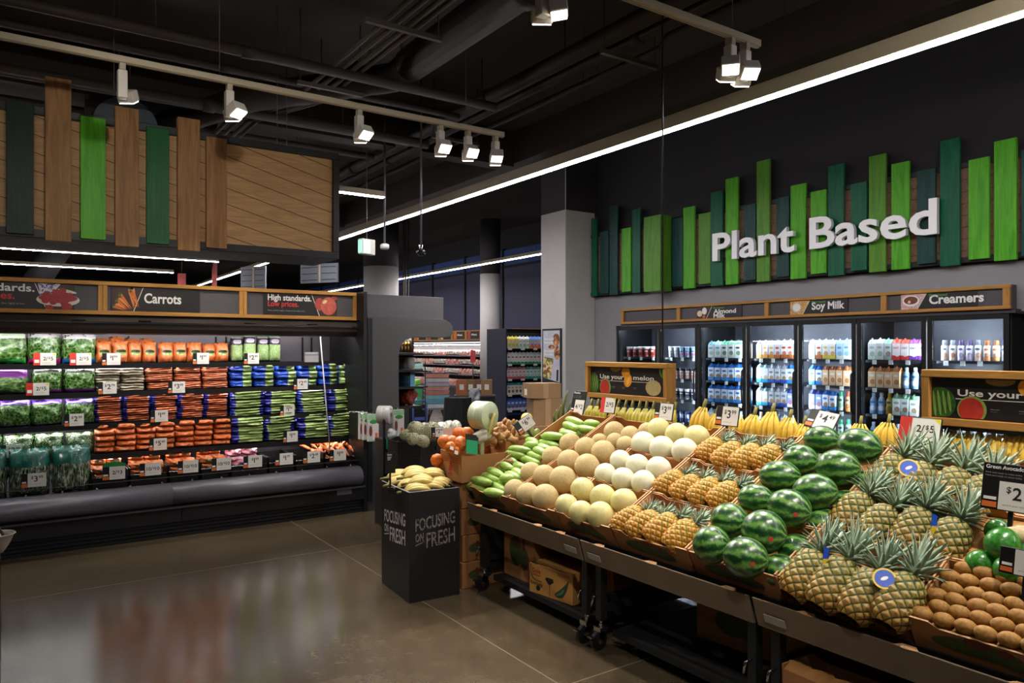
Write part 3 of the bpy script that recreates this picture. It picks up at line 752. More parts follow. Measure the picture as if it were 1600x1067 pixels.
bag('snack_carrots', pillow(12, 8, 2.6, .12, seed=12), bagmat('snack_carrot_bag', ('n', OR, 60), coat=.3))
bag('tray_carrots', pillow(12, 8, 4, .1, seed=13), bagmat('tray_carrot_bag', ('n', OR, 50), label=(.5, .5, .3, .16, '#6d8f3a', '#57603a')))
bag('radish', pillow(12, 10, 2.6, .2, seed=14), bagmat('radish_bag', ('leaf', ['#6a2038', '#a34a66', '#c98a9c', '#e2c4cc'], 40)))
BAGGRP = {}
LABPOS = {}
def lay(key, row, x0, x1, n, nst, y0, y1, desc, cat, group, depth_=.16, dy=0.0, flip=None, sinkbase=False, name='vegetable_bag', jit=1.0, yoff=0.0, where=None, z0=None):
    """n columns x nst layers of one kind of bag on a shelf; x0, x1, y0, y1 = extent in the photo"""
    Y = RY[row] + depth_ / 2 + .03 + yoff
    a = on_Y(x0, y0, RY[row] + .03); c = on_Y(x1, y0, RY[row] + .03)
    mid = on_Y((x0 + x1) / 2, 560, RY[row] + .03); H = (y1 - y0) / F * depth(mid)
    w = (c.x - a.x) / n; h = H / nst; zb = RZ[row] if z0 is None else z0; out = []
    shelf = ['top shelf', 'second shelf', 'third shelf', 'fourth shelf', 'bottom deck'][row]
    for k in range(nst):
        for i in range(n):
            kk = key
            if flip and (i in flip): kk = key + '_flip'
            o = obj(name, BAGS[kk], None, (a.x + w * (i + .5) + rnd.uniform(-.008, .008) * jit, Y + rnd.uniform(-.02, .015) * jit + dy * k, zb + h * k),
                    (rnd.uniform(-.05, .03) * jit, 0, rnd.uniform(-.06, .06) * jit), (w * rnd.uniform(.96, 1.03), depth_, h * rnd.uniform(1.0, 1.08)))
            pos = []
            if n > 1: pos.append('%s from the left' % nth(i) if i < n - 1 else 'rightmost')
            if nst > 1: pos.append(['bottom', 'second', 'third', 'fourth', 'fifth', 'sixth'][k] + ' layer' if k < nst - 1 else 'top layer')
            lab = desc + (', ' + ', '.join(pos) if pos else '') + ', ' + (where or shelf)
            tag(o, lab, cat, group); out.append(o)
    return out
VG = 'bags of greens in the open case'
L = lay('spinach_green', 0, -42, 42, 1, 1, 518, 568, 'leafy salad bag with pale top and green base', 'salad bag', VG)[0]
Ls_ = lay('spinach_green', 0, -120, -42, 1, 1, 518, 568, 'leafy salad bag with green base cut by the left edge', 'salad bag', VG)
lettering("Nature's", .03, ink, L, (-.3, -.5, .78), w=.62, bold=0, skew=.2); lettering('Promise', .03, ink, L, (-.2, -.5, .64), w=.5, bold=0, skew=.2)
S1 = lay('spinach_pink', 0, 42, 97, 1, 1, 520, 568, 'spinach bag with a bright pink base', 'salad bag', VG)[0]
S2 = lay('spinach_blue', 0, 97, 151, 1, 1, 520, 568, 'spinach bag with a bright blue base', 'salad bag', VG)[0]
for s_ in (S1, S2): lettering('spinach', .13, ink, s_, (-.42, -.36, .83), w=.62, bold=.03, rot=(R(0), 0, 0))
lay('spinach_purple', 1, -60, 47, 1, 1, 572, 611, 'salad bag with a purple top', 'salad bag', VG)
S3 = lay('spinach_violet', 1, 48, 98, 1, 1, 571, 611, 'spinach bag with purple base left of its twin', 'salad bag', VG)[0]
S4 = lay('spinach_violet', 1, 98, 150, 1, 1, 573, 611, 'spinach bag with purple base beside the parsnips', 'salad bag', VG)[0]
for s_ in (S3, S4): lettering('spinach', .13, printwhite, s_, (-.42, -.36, .83), w=.62, bold=.03)
lay('salad_violet', 2, -60, 148, 4, 1, 622, 661, 'lettuce bag with violet top and base', 'salad bag', VG)
lay('kale', 3, -50, 149, 4, 1, 672, 707, 'clear bag of dark leafy herbs', 'salad bag', VG)
lay('greens_teal', 4, -60, 145, 3, 1, 700, 772, 'large bag of greens with a teal top band', 'salad bag', VG, .18, yoff=-.03)
CG = 'bags of carrots in the open case'
lay('mini_carrots', 0, 151, 247, 4, 1, 534, 567, 'orange baby carrot bag with green label, front row', 'carrot bag', CG, .13)
lay('mini_carrots', 0, 150, 246, 4, 1, 528, 567, 'orange baby carrot bag with green label, back row', 'carrot bag', CG, .1, yoff=.16)
lay('mini_carrots', 0, 248, 360, 5, 1, 536, 566, 'baby carrot bag in the single row beside celery hearts', 'carrot bag', CG, .14)
lay('parsnip', 1, 149, 228, 2, 3, 572, 609, 'clear bag of cream parsnips', 'parsnip bag', CG, .22)
lay('carrot', 1, 229, 359, 3, 3, 571, 609, 'clear bag of long orange carrots', 'carrot bag', CG, .22)
lay('carrot_blue', 2, 148, 360, 5, 4, 616, 657, 'bag of orange carrots with blue ends', 'carrot bag', CG, .22)
lay('snack_carrots', 3, 148, 364, 7, 5, 658, 702, 'small plump bag of baby carrots', 'carrot bag', CG, .16)
GG = 'celery in the open case'
lay('celery_hearts', 0, 361, 441, 4, 1, 526, 565, 'celery hearts bag with a dark top band', 'celery bag', GG, .12)
lay('celery_blue', 1, 360, 562, 6, 3, 569, 605, 'blue and green bag of celery', 'celery bag', GG, .2, flip=(5,))
lay('celery_stalk', 2, 360, 562, 4, 3, 612, 649, 'long green celery bunch with blue bands', 'celery', GG, .2, flip=(1, 3), name='celery_bunch', jit=1.6)
lay('celery_stalk', 3, 362, 562, 4, 3, 652, 692, 'long green celery bunch with blue bands', 'celery', GG, .2, flip=(0, 2), name='celery_bunch', jit=1.6)
# bins on the bottom deck
bounds = [143, 203, 264, 314, 361, 420, 462, 508, 552]
tops = [716, 712, 708, 704, 703, 716, 716, 708]
bw_m = M('bin_wire_black', '#141414', .4, .2, .1)
XB = [on_Y(p, 730, RY[4]).x for p in bounds]
binlab = ['carrot bags with the green topped price card', 'baby carrot bags left of the bumper seam', 'baby carrot bags right of the bumper seam', 'baby carrot bags beside the radishes', 'radish bags', 'nothing, left of the other empty one', 'nothing, beside the loose carrots', 'loose carrots']
for i in range(8):
    o = thing('display_bin', 'black deck bin holding ' + binlab[i], 'bin', (XB[i], RY[4], DZ), 0, 'bins on the bottom deck of the case')
    w = XB[i + 1] - XB[i] - .012; b = MB(); b.box(0, w, 0, .008, 0, .1); b.box(0, w, .45, .458, 0, .16); b.box(0, .008, 0, .45, 0, .16); b.box(w - .008, w, 0, .45, 0, .16); b.box(0, w, 0, .45, .0, .012)
    obj('tray', b.mesh('tray', bw_m), o)
    obj('front_wire', MB().cyl((0, -.008, .104), (w, -.008, .104), .004, 6).mesh('wire', chrome), o)
def binfill(i, key, n, nst, h, desc, cat, rows=2):
    x0 = XB[i] + .02; w = (XB[i + 1] - XB[i] - .05) / n
    for r in range(rows):
        for k in range(nst + r):
            for j in range(n):
                o = obj('vegetable_bag', BAGS[key], None, (x0 + w * (j + .5), RY[4] + .12 + r * .19, DZ + .014 + h * k), (rnd.uniform(-.05, .05), 0, rnd.uniform(-.08, .08)), (w * 1.0, .19, h * 1.1))
                tag(o, '%s, %s %s stack, %s up' % (desc, ['front', 'back'][r], 'left' if j == 0 else ('right' if n == 2 else ['left', 'middle', 'right'][j]), nth(k)), cat, CG)
binfill(0, 'tray_carrots', 2, 3, .055, 'carrot bag in the bin under the green topped price card', 'carrot bag')
binfill(1, 'tray_carrots', 2, 3, .06, 'carrot bag in the bin left of the bumper seam', 'carrot bag')
binfill(2, 'tray_carrots', 2, 3, .06, 'carrot bag in the bin right of the bumper seam', 'carrot bag')
binfill(3, 'tray_carrots', 2, 3, .062, 'carrot bag in the bin beside the radishes', 'carrot bag')
binfill(4, 'radish', 2, 2, .075, 'pink radish bag', 'radish bag')
carm = NT('loose_carrot'); carm.set(.45); cv = carm.coord('Object')
carm.col(carm.ramp(carm.noise(cv, 30, 3), [(.3, lin('#b04c18')), (.7, lin('#dd7838'))])); carm.bump(carm.noise(carm.coord('Object', (8, 8, 60)), 3, 2), .2, .003)
pts = [(0, 0, .0 + i * .03) for i in range(8)]
cme = MB().tube(pts, [.004, .008, .011, .014, .016, .018, .018, .008], 10).mesh('carrot', carm.m)
cnt = 0
for k in range(4):
    for i in range(9):
        fx = i / 8; x = XB[7] - .02 + fx * (XB[8] - XB[7] + .1) + rnd.uniform(-.01, .01)
        y = RY[4] + .06 + k * .085; z = DZ + .08 + .035 * k + .02 * math.sin(fx * 3)
        q = Quaternion((0, 0, 1), rnd.uniform(-.5, .5)) @ Quaternion((1, 0, 0), R(-62) + rnd.uniform(-.12, .12)) @ Quaternion((0, 1, 0), .5 if k % 2 else -.3)
        o = obj('carrot', cme, None, (x, y, z), q, (1, 1, rnd.uniform(.9, 1.1)))
        tag(o, 'loose orange carrot, %s from the left, %s' % (nth(i), ['front row at the bin lip', 'second row of the heap', 'third row of the heap', 'back row of the heap'][k]), 'carrot', 'loose carrots in the last bin')
# ------------------------------------------------------------------ plant based wall: slats and raised letters
XP = 7.70
def RW(px, py, X): return on_X(px, py, X)
k1 = 700 / 1600
def pp(x, y, X=XP): return RW(900 + x * k1, 200 + y * k1, X)
wb = wood('pale_board', '#6d5140', '#8d6c55', 1.0, 'y', .5, .115)
PZ0, PZ1 = 2.485, 3.46
pan = thing('slat_wall_panel', 'wall panel of green slats over tan boards above the freezers', 'wall panel', (XP, 0, PZ0), R(-90))
PY0, PY1 = 9.0, 2.6
b = MB(); b.box(-PY0, -PY1, -.02, 0, .05, PZ1 - PZ0 - .05); obj('board_backing', b.mesh('boards', wb), pan)
for z0, z1 in ((0, .055), (PZ1 - PZ0 - .055, PZ1 - PZ0)):
    obj('frame_rail', MB().box(-PY0, -PY1, -.035, .0, z0, z1).mesh('rail', black, .004), pan)
SL = [(62, 80, 322, 600, g_emerald), (92, 122, 370, 590, g_dark), (126, 155, 280, 595, g_dark), (170, 202, 358, 583, g_bright), (208, 236, 290, 588, g_emerald),
      (250, 280, 345, 578, g_dark), (283, 343, 320, 605, g_olive), (350, 388, 322, 565, g_dark), (390, 430, 283, 572, g_bright), (445, 487, 305, 555, g_olive),
      (488, 530, 228, 562, g_emerald), (541, 585, 180, 557, g_bright), (605, 648, 275, 542, g_dark), (652, 698, 117, 547, g_olive), (722, 767, 248, 530, g_dark),
      (773, 827, 203, 537, g_bright), (845, 900, 225, 518, g_bright), (907, 963, 133, 525, g_emerald), (988, 1045, 197, 507, g_emerald), (1053, 1113, 98, 512, g_olive),
      (1133, 1197, 125, 503, g_bright), (1225, 1290, 150, 482, g_dark), (1307, 1377, 42, 490, g_emerald), (1408, 1482, 110, 465, g_bright), (1499, 1580, 43, 470, g_bright),
      (1596, 1650, 75, 455, g_dark), (1668, 1750, 20, 440, g_bright)]
shade = {id(g_emerald): 'emerald', id(g_dark): 'dark teal', id(g_bright): 'bright green', id(g_olive): 'olive green'}
for i, (x0, x1, y0, y1, m) in enumerate(SL):
    a = pp(x0, y1, XP - .03); c = pp(x1, y1, XP - .03); zt = pp((x0 + x1) / 2, y0, XP - .03).z; w = a.y - c.y
    zb = max(PZ0 - .03, min(a.z, c.z))
    b = MB(); d_ = .07 if i != 6 else .26; b.box(0, w, -d_, -.036 if zb > PZ0 + .06 else -.036, 0, zt - zb)
    obj('slat', b.mesh('slat', m, .003), pan, (-a.y, 0, zb - PZ0), label=shade[id(m)] + ' slat')
# raised letters, each a thing of its own
sg_white = M('letter_white', '#fbfbfc', .4, 0, 0)
lt_side = M('letter_side', '#d9d9de', .4, 0, 0)
a = RW(1112, 405, XP - .16); c = RW(1463, 366, XP - .16)
caph = .36; total = a.y - c.y
body = 'Plant Based'
V_, F_ = text_mesh(body, .02); tx0 = min(v[0] for v in V_); tx1 = max(v[0] for v in V_)
def islands(F_, n):
    par = list(range(n))
    def find(i):
        while par[i] != i: par[i] = par[par[i]]; i = par[i]
        return i
    for f in F_:
        for q in f[1:]: par[find(q)] = find(f[0])
    return [find(i) for i in range(n)]
root = islands(F_, len(V_)); sx = total / (tx1 - tx0); sz = caph / .73
groups_ = {}
for i, r_ in enumerate(root): groups_.setdefault(r_, []).append(i)
order = sorted(groups_.values(), key=lambda g: min(V_[i][0] for i in g))
zb = RW(1285, 387, XP - .16).z
zb = .5 * (a.z + c.z)
chars = [ch for ch in body if ch != ' ']
for ch, g in zip(chars, order):
    gx = min(V_[i][0] for i in g)
    idx = {v: n for n, v in enumerate(g)}
    fs = [[idx[q] for q in f] for f in F_ if f[0] in idx]
    vs = [((V_[i][0] - gx) * sx, 0, V_[i][1] * sz) for i in g]
    bmx = bmesh.new(); bv = [bmx.verts.new(v) for v in vs]
    for f in fs:
        try: bmx.faces.new([bv[q] for q in f])
        except ValueError: pass
    r_ = bmesh.ops.extrude_face_region(bmx, geom=bmx.faces[:])
    bmesh.ops.translate(bmx, verts=[v for v in r_['geom'] if isinstance(v, bmesh.types.BMVert)], vec=(0, -.05, 0))
    bmesh.ops.recalc_face_normals(bmx, faces=bmx.faces)
    me = bpy.data.meshes.new('letter'); bmx.to_mesh(me); bmx.free(); me.materials.append(sg_white); me.materials.append(lt_side)
    for p in me.polygons: p.material_index = 0 if p.normal.y < -.5 else 1
    first = (ch == 'a' and not globals().get('seen_a'))
    o = tag(obj('sign_letter', me, None, (XP - .10, a.y - (gx - tx0) * sx, zb), (0, 0, R(-90))),
            ('raised white letter %s of the word %s over the freezers' % (ch, 'Plant' if order.index(g) < 5 else 'Based')), 'letter', 'raised letters reading Plant Based')
    st = MB()
    pz = sum(v[2] for v in vs) / len(vs)
    vv = min(vs, key=lambda v: v[2])
    st.cyl((vv[0] + .02, 0, vv[2] + .03), (vv[0] + .02, .066 + .03, vv[2] + .03), .006, 6)
    obj('standoff', st.mesh('standoff', black), o)

# ------------------------------------------------------------------ freezer cabinets with glass doors
XFZ = 7.64
DYS = [RW(p, 520, XFZ).y for p in (965, 1030, 1093, 1168, 1249, 1340, 1450, 1585)]
DYS[-1] = DYS[-2] - (DYS[-3] - DYS[-2])
FTOP = 1.98; FHB = RW(1450, 488, XFZ).z
fz_in = M('freezer_liner', '#4a4b52', .4, .2, .08)
fz_led = emit('freezer_light', (.86, .93, 1.0), FREEZER_E)
door_glass = glass('freezer_glass')
SHZ = [RW(1300, y, XFZ + .12).z for y in (561, 602, 641, 684)] + [.55, .28]
units = [(0, 2, 'two-door black glass freezer nearest the square column'), (2, 5, 'three-door black glass freezer under the milk signs'), (5, 7, 'two-door black glass freezer under the Creamers sign')]
def ycoord(y): return -y
for u0, u1, lab in units:
    o = thing('glass_door_freezer', lab, 'freezer', (XFZ, 0, 0), R(-90), 'freezers along the right wall')
    x0, x1 = -DYS[u0] + .003, -DYS[u1] - .003
    b = MB(); b.box(x0, x1, .06, .8, .0, .18); b.box(x0, x1, .02, .8, FTOP - .02, FTOP); b.box(x0, x0 + .02, .02, .8, .18, FTOP - .02); b.box(x1 - .02, x1, .02, .8, .18, FTOP - .02)
    obj('body', b.mesh('body', blackm), o)
    obj('liner', MB().box(x0 + .02, x1 - .02, .7, .72, .18, FTOP - .02).mesh('liner', fz_in), o)
    for i in range(u0, u1):
        a, c = -DYS[i], -DYS[i + 1]
        d = MB(); t = .05
        d.box(a + .006, a + t, -.03, .01, .2, FTOP); d.box(c - t, c - .006, -.03, .01, .2, FTOP); d.box(a + t, c - t, -.03, .01, .2, .26); d.box(a + t, c - t, -.03, .01, FTOP - .05, FTOP)
        dr = obj('door', d.mesh('door', black, .003), o)
        obj('glass_pane', MB().box(a + t, c - t, -.012, -.006, .26, FTOP - .05).mesh('pane', door_glass), dr)
        hx = c - .03
        obj('handle', MB().tube([(hx, -.03, .95), (hx, -.075, .98), (hx, -.08, 1.1), (hx, -.08, 1.25), (hx, -.075, 1.37), (hx, -.03, 1.4)], .011, 8).mesh('handle', black), dr)
        obj('light_tube', MB().box(a + .008, a + .03, .014, .02, .3, FTOP - .06).mesh('tube', emit('freezer_light_left', (.86, .93, 1.0), 14.0)), o)
        obj('light_tube', MB().box(c - t + .012, c - .01, .03, .05, .3, FTOP - .06).mesh('tube', fz_led), o)
        obj('top_light', MB().box(a + t, c - t, .05, .07, FTOP - .035, FTOP - .025).mesh('tube', fz_led), o)
# deepen: the cabinets stand in front of the wall, goods on shelves between
XSH = XFZ + .05
fh_ = thing('freezer_header', 'oak framed dark header above the glass freezers', 'header', (XFZ - .04, 0, FHB), R(-90))
FHT = RW(1450, 453, XFZ).z; hh = FHT - FHB
hxs = [-RW(p, 470, XFZ).y for p in (975, 1065, 1203, 1386, 1584)]
obj('backing', MB().box(hxs[0], hxs[-1], 0, .1, 0, hh).mesh('backing', signgrey), fh_)
for z0, z1 in ((0, .033), (hh - .033, hh)): obj('frame_rail', MB().box(hxs[0], hxs[-1], -.03, .0, z0, z1).mesh('rail', oak, .003), fh_)
for i, x in enumerate(hxs):
    w0 = 0 if i == 0 else (-.066 if i == len(hxs) - 1 else -.033)
    obj('frame_post', MB().box(x + w0, x + w0 + .06, -.028, 0, .033, hh - .033).mesh('post', oakz, .002), fh_)
obj('valance', MB().box(hxs[0] - .03, hxs[-1] + .03, -.0, .12, -(FHB - FTOP - .0), 0).mesh('valance', M('valance_grey', '#3d3b40', .45, .1, .05)), fh_)
SH2 = hh - .07
ph_oat = photo_mat('print_soybeans', ['#c9964a', '#e0b878', '#a8702c', '#d8a860'], 120); ph_milk = M('print_milk', '#e8e4de', .5, 0, 0); ph_cup = M('print_coffee', '#6a3a1c', .5, 0, .2, 40)
def fsign(label, p0, p1, top, lines, pic, hfac):
    x0, x1 = -RW(p0, 470, XFZ).y, -RW(p1, 470, XFZ).y; w = x1 - x0
    o = thing('header_sign', label, 'sign', (XFZ - .046, -x0, FHB + .035), R(-90), 'sign boards in the freezer header')
    obj('board', MB().box(0, w, -.006, 0, 0, SH2).mesh('board', signblack), o)
    iw = .25; b = MB(); flat(b, [(0, 0), (iw - .09, 0), (iw, SH2), (0, SH2)], 0, -.0072); flat(b, [(iw - .088, 0), (iw - .082, 0), (iw + .008, SH2), (iw + .002, SH2)], 1, -.0072); mats = pic(b, iw)
    obj('printed_photo', b.mesh('photo', mats), o)
    lettering('Plant based', .028, printgreen, o, (iw + .03, -.0075, SH2 - .037), w=.17, bold=.01)
    for ln, z, ww in lines: lettering(ln, hfac, printwhite, o, (iw + .03, -.0075, z * SH2), w=ww, bold=.03)
def pic_almond(b, iw):
    flat(b, disc(.05, SH2 * .42, .045, SH2 * .26), 2, -.0078); flat(b, disc(.13, SH2 * .62, .04, SH2 * .3), 1, -.0078); flat(b, disc(.12, SH2 * .15, .025, SH2 * .11), 3, -.0082)
    return [ph_dark, printwhite, M('print_tan', '#d8c2a8', .5), printorange]
def pic_soy(b, iw):
    flat(b, disc(.085, SH2 * .5, .06, SH2 * .35), 2, -.0078); flat(b, disc(.085, SH2 * .52, .05, SH2 * .27), 1, -.0082); return [ph_oat, printwhite, M('print_bowl_grey', '#c2beb8', .5)]
def pic_cup(b, iw):
    flat(b, disc(.1, SH2 * .55, .085, SH2 * .36), 2, -.0078); flat(b, disc(.1, SH2 * .58, .07, SH2 * .26), 3, -.0082); flat(b, disc(.085, SH2 * .48, .014, SH2 * .1), 4, -.0086)
    return [M('print_pink', '#caa3a0', .5, 0, .3, 50), printwhite, ph_milk, ph_cup, M('print_cream_pour', '#e0c49a', .5)]
fsign('dark header sign reading Plant based Almond Milk', 1093, 1163, None, [('Almond', .37, .36), ('Milk', .01, .19)], pic_almond, .056)
fsign('dark header sign reading Plant based Soy Milk', 1239, 1329, None, [('Soy Milk', .3, .4)], pic_soy, .085)
fsign('dark header sign reading Plant based Creamers', 1412, 1531, None, [('Creamers', .3, .5)], pic_cup, .09)

# cartons and bottles behind the glass
CART = {}
def cartmat(name, top, body, bot, blob, blob2=None, text=None):
    t = NT(name); t.set(.4, 0, .4); g = t.sep(t.coord('Generated')); z = g[2]; x = g[0]
    n = t.noise(t.coord('Object', (30, 30, 30)), 1, 3)
    c = t.ramp(z, [(0, lin(bot)), (.2, lin(body)), (.74, lin(top))], 'CONSTANT')
    def ellip(cx, cz, rx, rz):
        dx = t.math('DIVIDE', t.math('SUBTRACT', x, cx), rx); dz = t.math('DIVIDE', t.math('SUBTRACT', z, cz), rz)
        return t.math('LESS_THAN', t.math('ADD', t.math('MULTIPLY', dx, dx), t.math('MULTIPLY', dz, dz)), 1.0)
    c = t.mix(ellip(.5, .56, .34, .06), c, lin(blob)); c = t.mix(t.math('MULTIPLY', ellip(.6, .27, .34, .12), t.math('GREATER_THAN', n, .42)), c, lin(blob2 or blob))
    t.col(c); return t.m
def carton(key, mat, kind='gable'):
    b = MB()
    if kind == 'gable':
        b.box(-.5, .5, -.5, .5, 0, .78); b.prism([(-.5, .78), (.5, .78), (.06, .95), (-.06, .95)], 'x', -.5, .5) if 0 else None
        b.add([(-.5, -.5, .78), (.5, -.5, .78), (.5, .5, .78), (-.5, .5, .78), (-.5, -.05, .96), (.5, -.05, .96), (.5, .05, .96), (-.5, .05, .96)],
              [(0, 1, 5, 4), (1, 2, 6, 5), (2, 3, 7, 6), (3, 0, 4, 7), (4, 5, 6, 7)])
        b.cyl((0, -.28, .86), (0, -.36, .94), .16, 10)
    elif kind == 'bottle':
        b.lathe([(.44, 0), (.5, .03), (.5, .3), (.42, .42), (.47, .55), (.4, .7), (.24, .8), (.2, .84), (.24, .85), (.24, .95), (.22, 1.0)], 14)
    elif kind == 'slim':
        b.lathe([(.46, 0), (.5, .03), (.48, .35), (.5, .6), (.46, .72), (.3, .8), (.34, .81), (.34, .96), (.3, 1.0)], 14)
    elif kind == 'tub':
        b.lathe([(.4, 0), (.44, .02), (.49, .85), (.52, .86), (.52, 1.0)], 14)
    CART[key] = b.mesh(key, mat, .02 if kind == 'gable' else 0); return CART[key]
WHT = '#d8d8d4'
carton('c_green', cartmat('carton_green_top', '#4f9a78', WHT, '#cfd4cc', '#3a3a3a', '#4d7a4a'))
carton('c_teal', cartmat('carton_teal', '#8fc0c6', WHT, '#d8dcd8', '#39a3b5', '#9fb08a'))
carton('c_blue', cartmat('carton_blue', '#2a74c8', '#e0e4e8', '#2f86d4', '#2f7ac8', '#8a6a3a'))
carton('c_blue2', cartmat('carton_blue_base', '#d4dce6', WHT, '#2450b0', '#6a7a9a', '#a3774a'))
carton('c_cyan', cartmat('carton_cyan_base', '#b8d8e4', WHT, '#1ba4d4', '#c8d4d8', '#c2a07a'))
carton('c_gold', cartmat('carton_gold', '#c9a4c4', WHT, '#c98a2c', '#c9952c', '#c2742c'))
carton('c_red', cartmat('carton_red_band', '#c4c6c8', WHT, '#a85a2c', '#c83a2c', '#b0602c'))
carton('c_tan', cartmat('carton_tan', '#c07a4a', '#e0bb90', '#d0b088', '#e8e2d4', '#a86a3c'))
carton('c_lblue', cartmat('carton_light_blue', '#8fb4cc', '#a9c8dc', '#d8d9c4', '#5a86a8', '#7ca0b4'))
carton('c_yel', cartmat('carton_yellow', '#c8ccc8', WHT, '#c9b43a', '#c8b050', '#c48a3a'))
carton('c_oatred', cartmat('carton_oat_red', '#c8402c', '#e4dcd6', '#c83030', '#dcd6d2'))
carton('c_oatpur', cartmat('carton_oat_purple', '#7a3a8c', '#e2dce2', '#6a3090', '#dcd8e0'))
carton('c_white', cartmat('carton_white', '#d4d8d4', '#dcdcd8', '#c4d4c0', '#a8b4a8', '#8fae8a'))
carton('c_mint', cartmat('carton_mint', '#8fc49a', '#d4dcd4', '#a8b4a8', '#8a9a90', '#8a6a50'))
carton('c_navy', cartmat('carton_navy', '#2a3a8a', '#8aa4d4', '#e0dce8', '#e4e4e8', '#b06a8a'))
carton('b_blue', cartmat('bottle_blue', '#b8cce0', '#8fb4d8', '#7aa4cc', '#3a6aa8', '#e0e4e8'), 'bottle')
carton('b_white', cartmat('bottle_white', '#c8ccd4', '#d4d4d4', '#c0c4cc', '#4a4a52', '#a89a8a'), 'bottle')
carton('b_yellow', cartmat('bottle_yellow', '#d8b83a', '#e0cc5a', '#c8a02c', '#4a5a8a', '#a8802c'), 'bottle')
carton('b_orange', cartmat('bottle_orange', '#c8502c', '#d8a06a', '#c88040', '#4a3a3a', '#8a4a2c'), 'bottle')
carton('b_green', cartmat('bottle_green', '#2c9a6a', '#9ac0a8', '#c4d0c8', '#3a4a4a', '#5a8a5a'), 'bottle')
carton('b_tan', cartmat('bottle_tan', '#d8c0a0', '#d8cdb8', '#c8b090', '#5a4a3c', '#8a6a4a'), 'bottle')
carton('s_cream', cartmat('creamer_white', '#8a8f98', '#d8d4d0', '#c8b8a8', '#5a5a68', '#b87a50'), 'slim')
carton('s_purple', cartmat('creamer_purple', '#5a4a78', '#d4d2d4', '#b4a8b8', '#5a4a88', '#8a7a9a'), 'slim')
carton('s_orange', cartmat('creamer_orange', '#b0683a', '#d8d0c8', '#c88a5a', '#c87040', '#a86a40'), 'slim')
carton('s_blue', cartmat('creamer_blue', '#3a78b8', '#d4d6d8', '#a8b8c8', '#3a78b8', '#8aa0b4'), 'slim')
carton('t_pink', cartmat('tub_pink', '#2a2a30', '#d8c4bc', '#d0b0a8', '#b06a5a', '#c48a7a'), 'tub')
carton('t_dark', cartmat('tub_dark', '#d4d4d8', '#2a2c38', '#c4c8cc', '#d8d8dc', '#6a7080'), 'tub')
carton('t_blue', cartmat('tub_blue', '#2a3a6a', '#b0c0dc', '#6a84b8', '#e0e4ea', '#3a4a8a'), 'tub')
carton('t_red', cartmat('tub_red', '#d8d4d0', '#b84a3c', '#c4685a', '#e4dcd4', '#8a2c2c'), 'tub')
carton('t_white', cartmat('tub_white', '#dcdce0', '#d8dadc', '#c8d0d8', '#8a98a8', '#b0b8c0'), 'tub')
carton('t_sky', cartmat('can_sky', '#7a98b0', '#9ab4cc', '#b0c4d8', '#4a5a78', '#c46a8a'), 'tub')
KN = {'c': 'carton', 'b': 'bottle', 's': 'creamer_bottle', 't': 'tub'}
CD = {'c_green': 'white carton with green top', 'c_teal': 'pale teal carton', 'c_blue': 'blue and white carton', 'c_blue2': 'white carton with dark blue base', 'c_cyan': 'white carton with cyan base',
      'c_gold': 'white and gold carton', 'c_red': 'white carton with red band', 'c_tan': 'tan carton', 'c_lblue': 'light blue carton', 'c_yel': 'white carton with yellow base', 'c_oatred': 'red oat carton',
      'c_oatpur': 'purple oat carton', 'c_white': 'plain white carton', 'c_mint': 'mint and white carton', 'c_navy': 'navy blue carton', 'b_blue': 'blue bottle', 'b_white': 'white bottle', 'b_yellow': 'yellow bottle',
      'b_orange': 'orange bottle', 'b_green': 'green capped bottle', 'b_tan': 'tan bottle', 's_cream': 'white creamer bottle', 's_purple': 'purple marked creamer bottle', 's_orange': 'orange marked creamer bottle',
      's_blue': 'blue capped creamer bottle', 't_pink': 'pink tub', 't_dark': 'dark tub', 't_blue': 'blue tub', 't_red': 'red tub', 't_white': 'white tub', 't_sky': 'sky blue can'}
FR = [  # per door, per shelf from the top: what stands there, left to right
 ['t_red t_red t_red t_red t_red t_red', 't_white t_white t_white t_white t_white t_white', 't_pink t_pink t_white t_white t_dark t_dark', 't_blue t_blue t_blue t_blue t_blue t_blue'],
 ['t_white t_white t_sky t_sky t_sky t_sky', 't_pink t_pink t_pink t_pink t_pink t_pink', 't_dark t_dark t_dark t_dark t_dark t_dark', 't_blue t_blue t_blue t_blue t_blue t_blue'],
 ['c_teal c_teal c_green c_green c_green c_white', 'c_blue c_blue c_blue c_blue c_blue c_blue', 'c_blue c_blue c_blue c_blue c_blue c_blue', 'c_cyan c_cyan c_blue2 c_blue2 c_cyan c_cyan'],
 ['c_gold c_gold c_gold c_red c_red c_red c_red', 'c_cyan c_cyan c_blue2 c_blue2 c_blue2 c_blue c_blue', 'c_cyan c_cyan c_blue2 c_blue2 c_blue2 c_navy c_navy', 'b_tan b_tan b_white b_white c_white c_white b_white'],
 ['c_white c_red c_yel c_yel c_lblue c_lblue c_lblue', 'c_blue c_blue c_tan c_tan c_tan c_tan c_tan', 'c_navy c_navy c_blue c_blue b_green b_orange b_tan', 'b_white b_white b_white b_white b_green b_green b_white'],
 ['c_white c_white c_mint c_oatred c_oatred c_oatpur c_oatpur', 'c_tan c_tan c_tan c_tan b_blue b_blue b_blue', 'b_blue b_blue b_yellow c_mint c_mint c_mint b_orange', 'b_blue b_blue b_yellow b_blue b_blue b_blue b_blue'],
 ['s_cream s_cream s_purple s_purple s_cream s_orange s_orange s_blue', 's_orange s_orange s_cream s_cream s_purple s_purple s_blue s_blue', 's_cream s_cream s_orange s_orange s_blue s_blue s_purple s_purple', 'b_blue b_blue b_white b_white b_blue b_blue b_white'],
]
fshelf_m = M('freezer_shelf', '#26272b', .4, .4, .1)
tagm = M('shelf_tag', '#cfd2cc', .6, 0, .05)
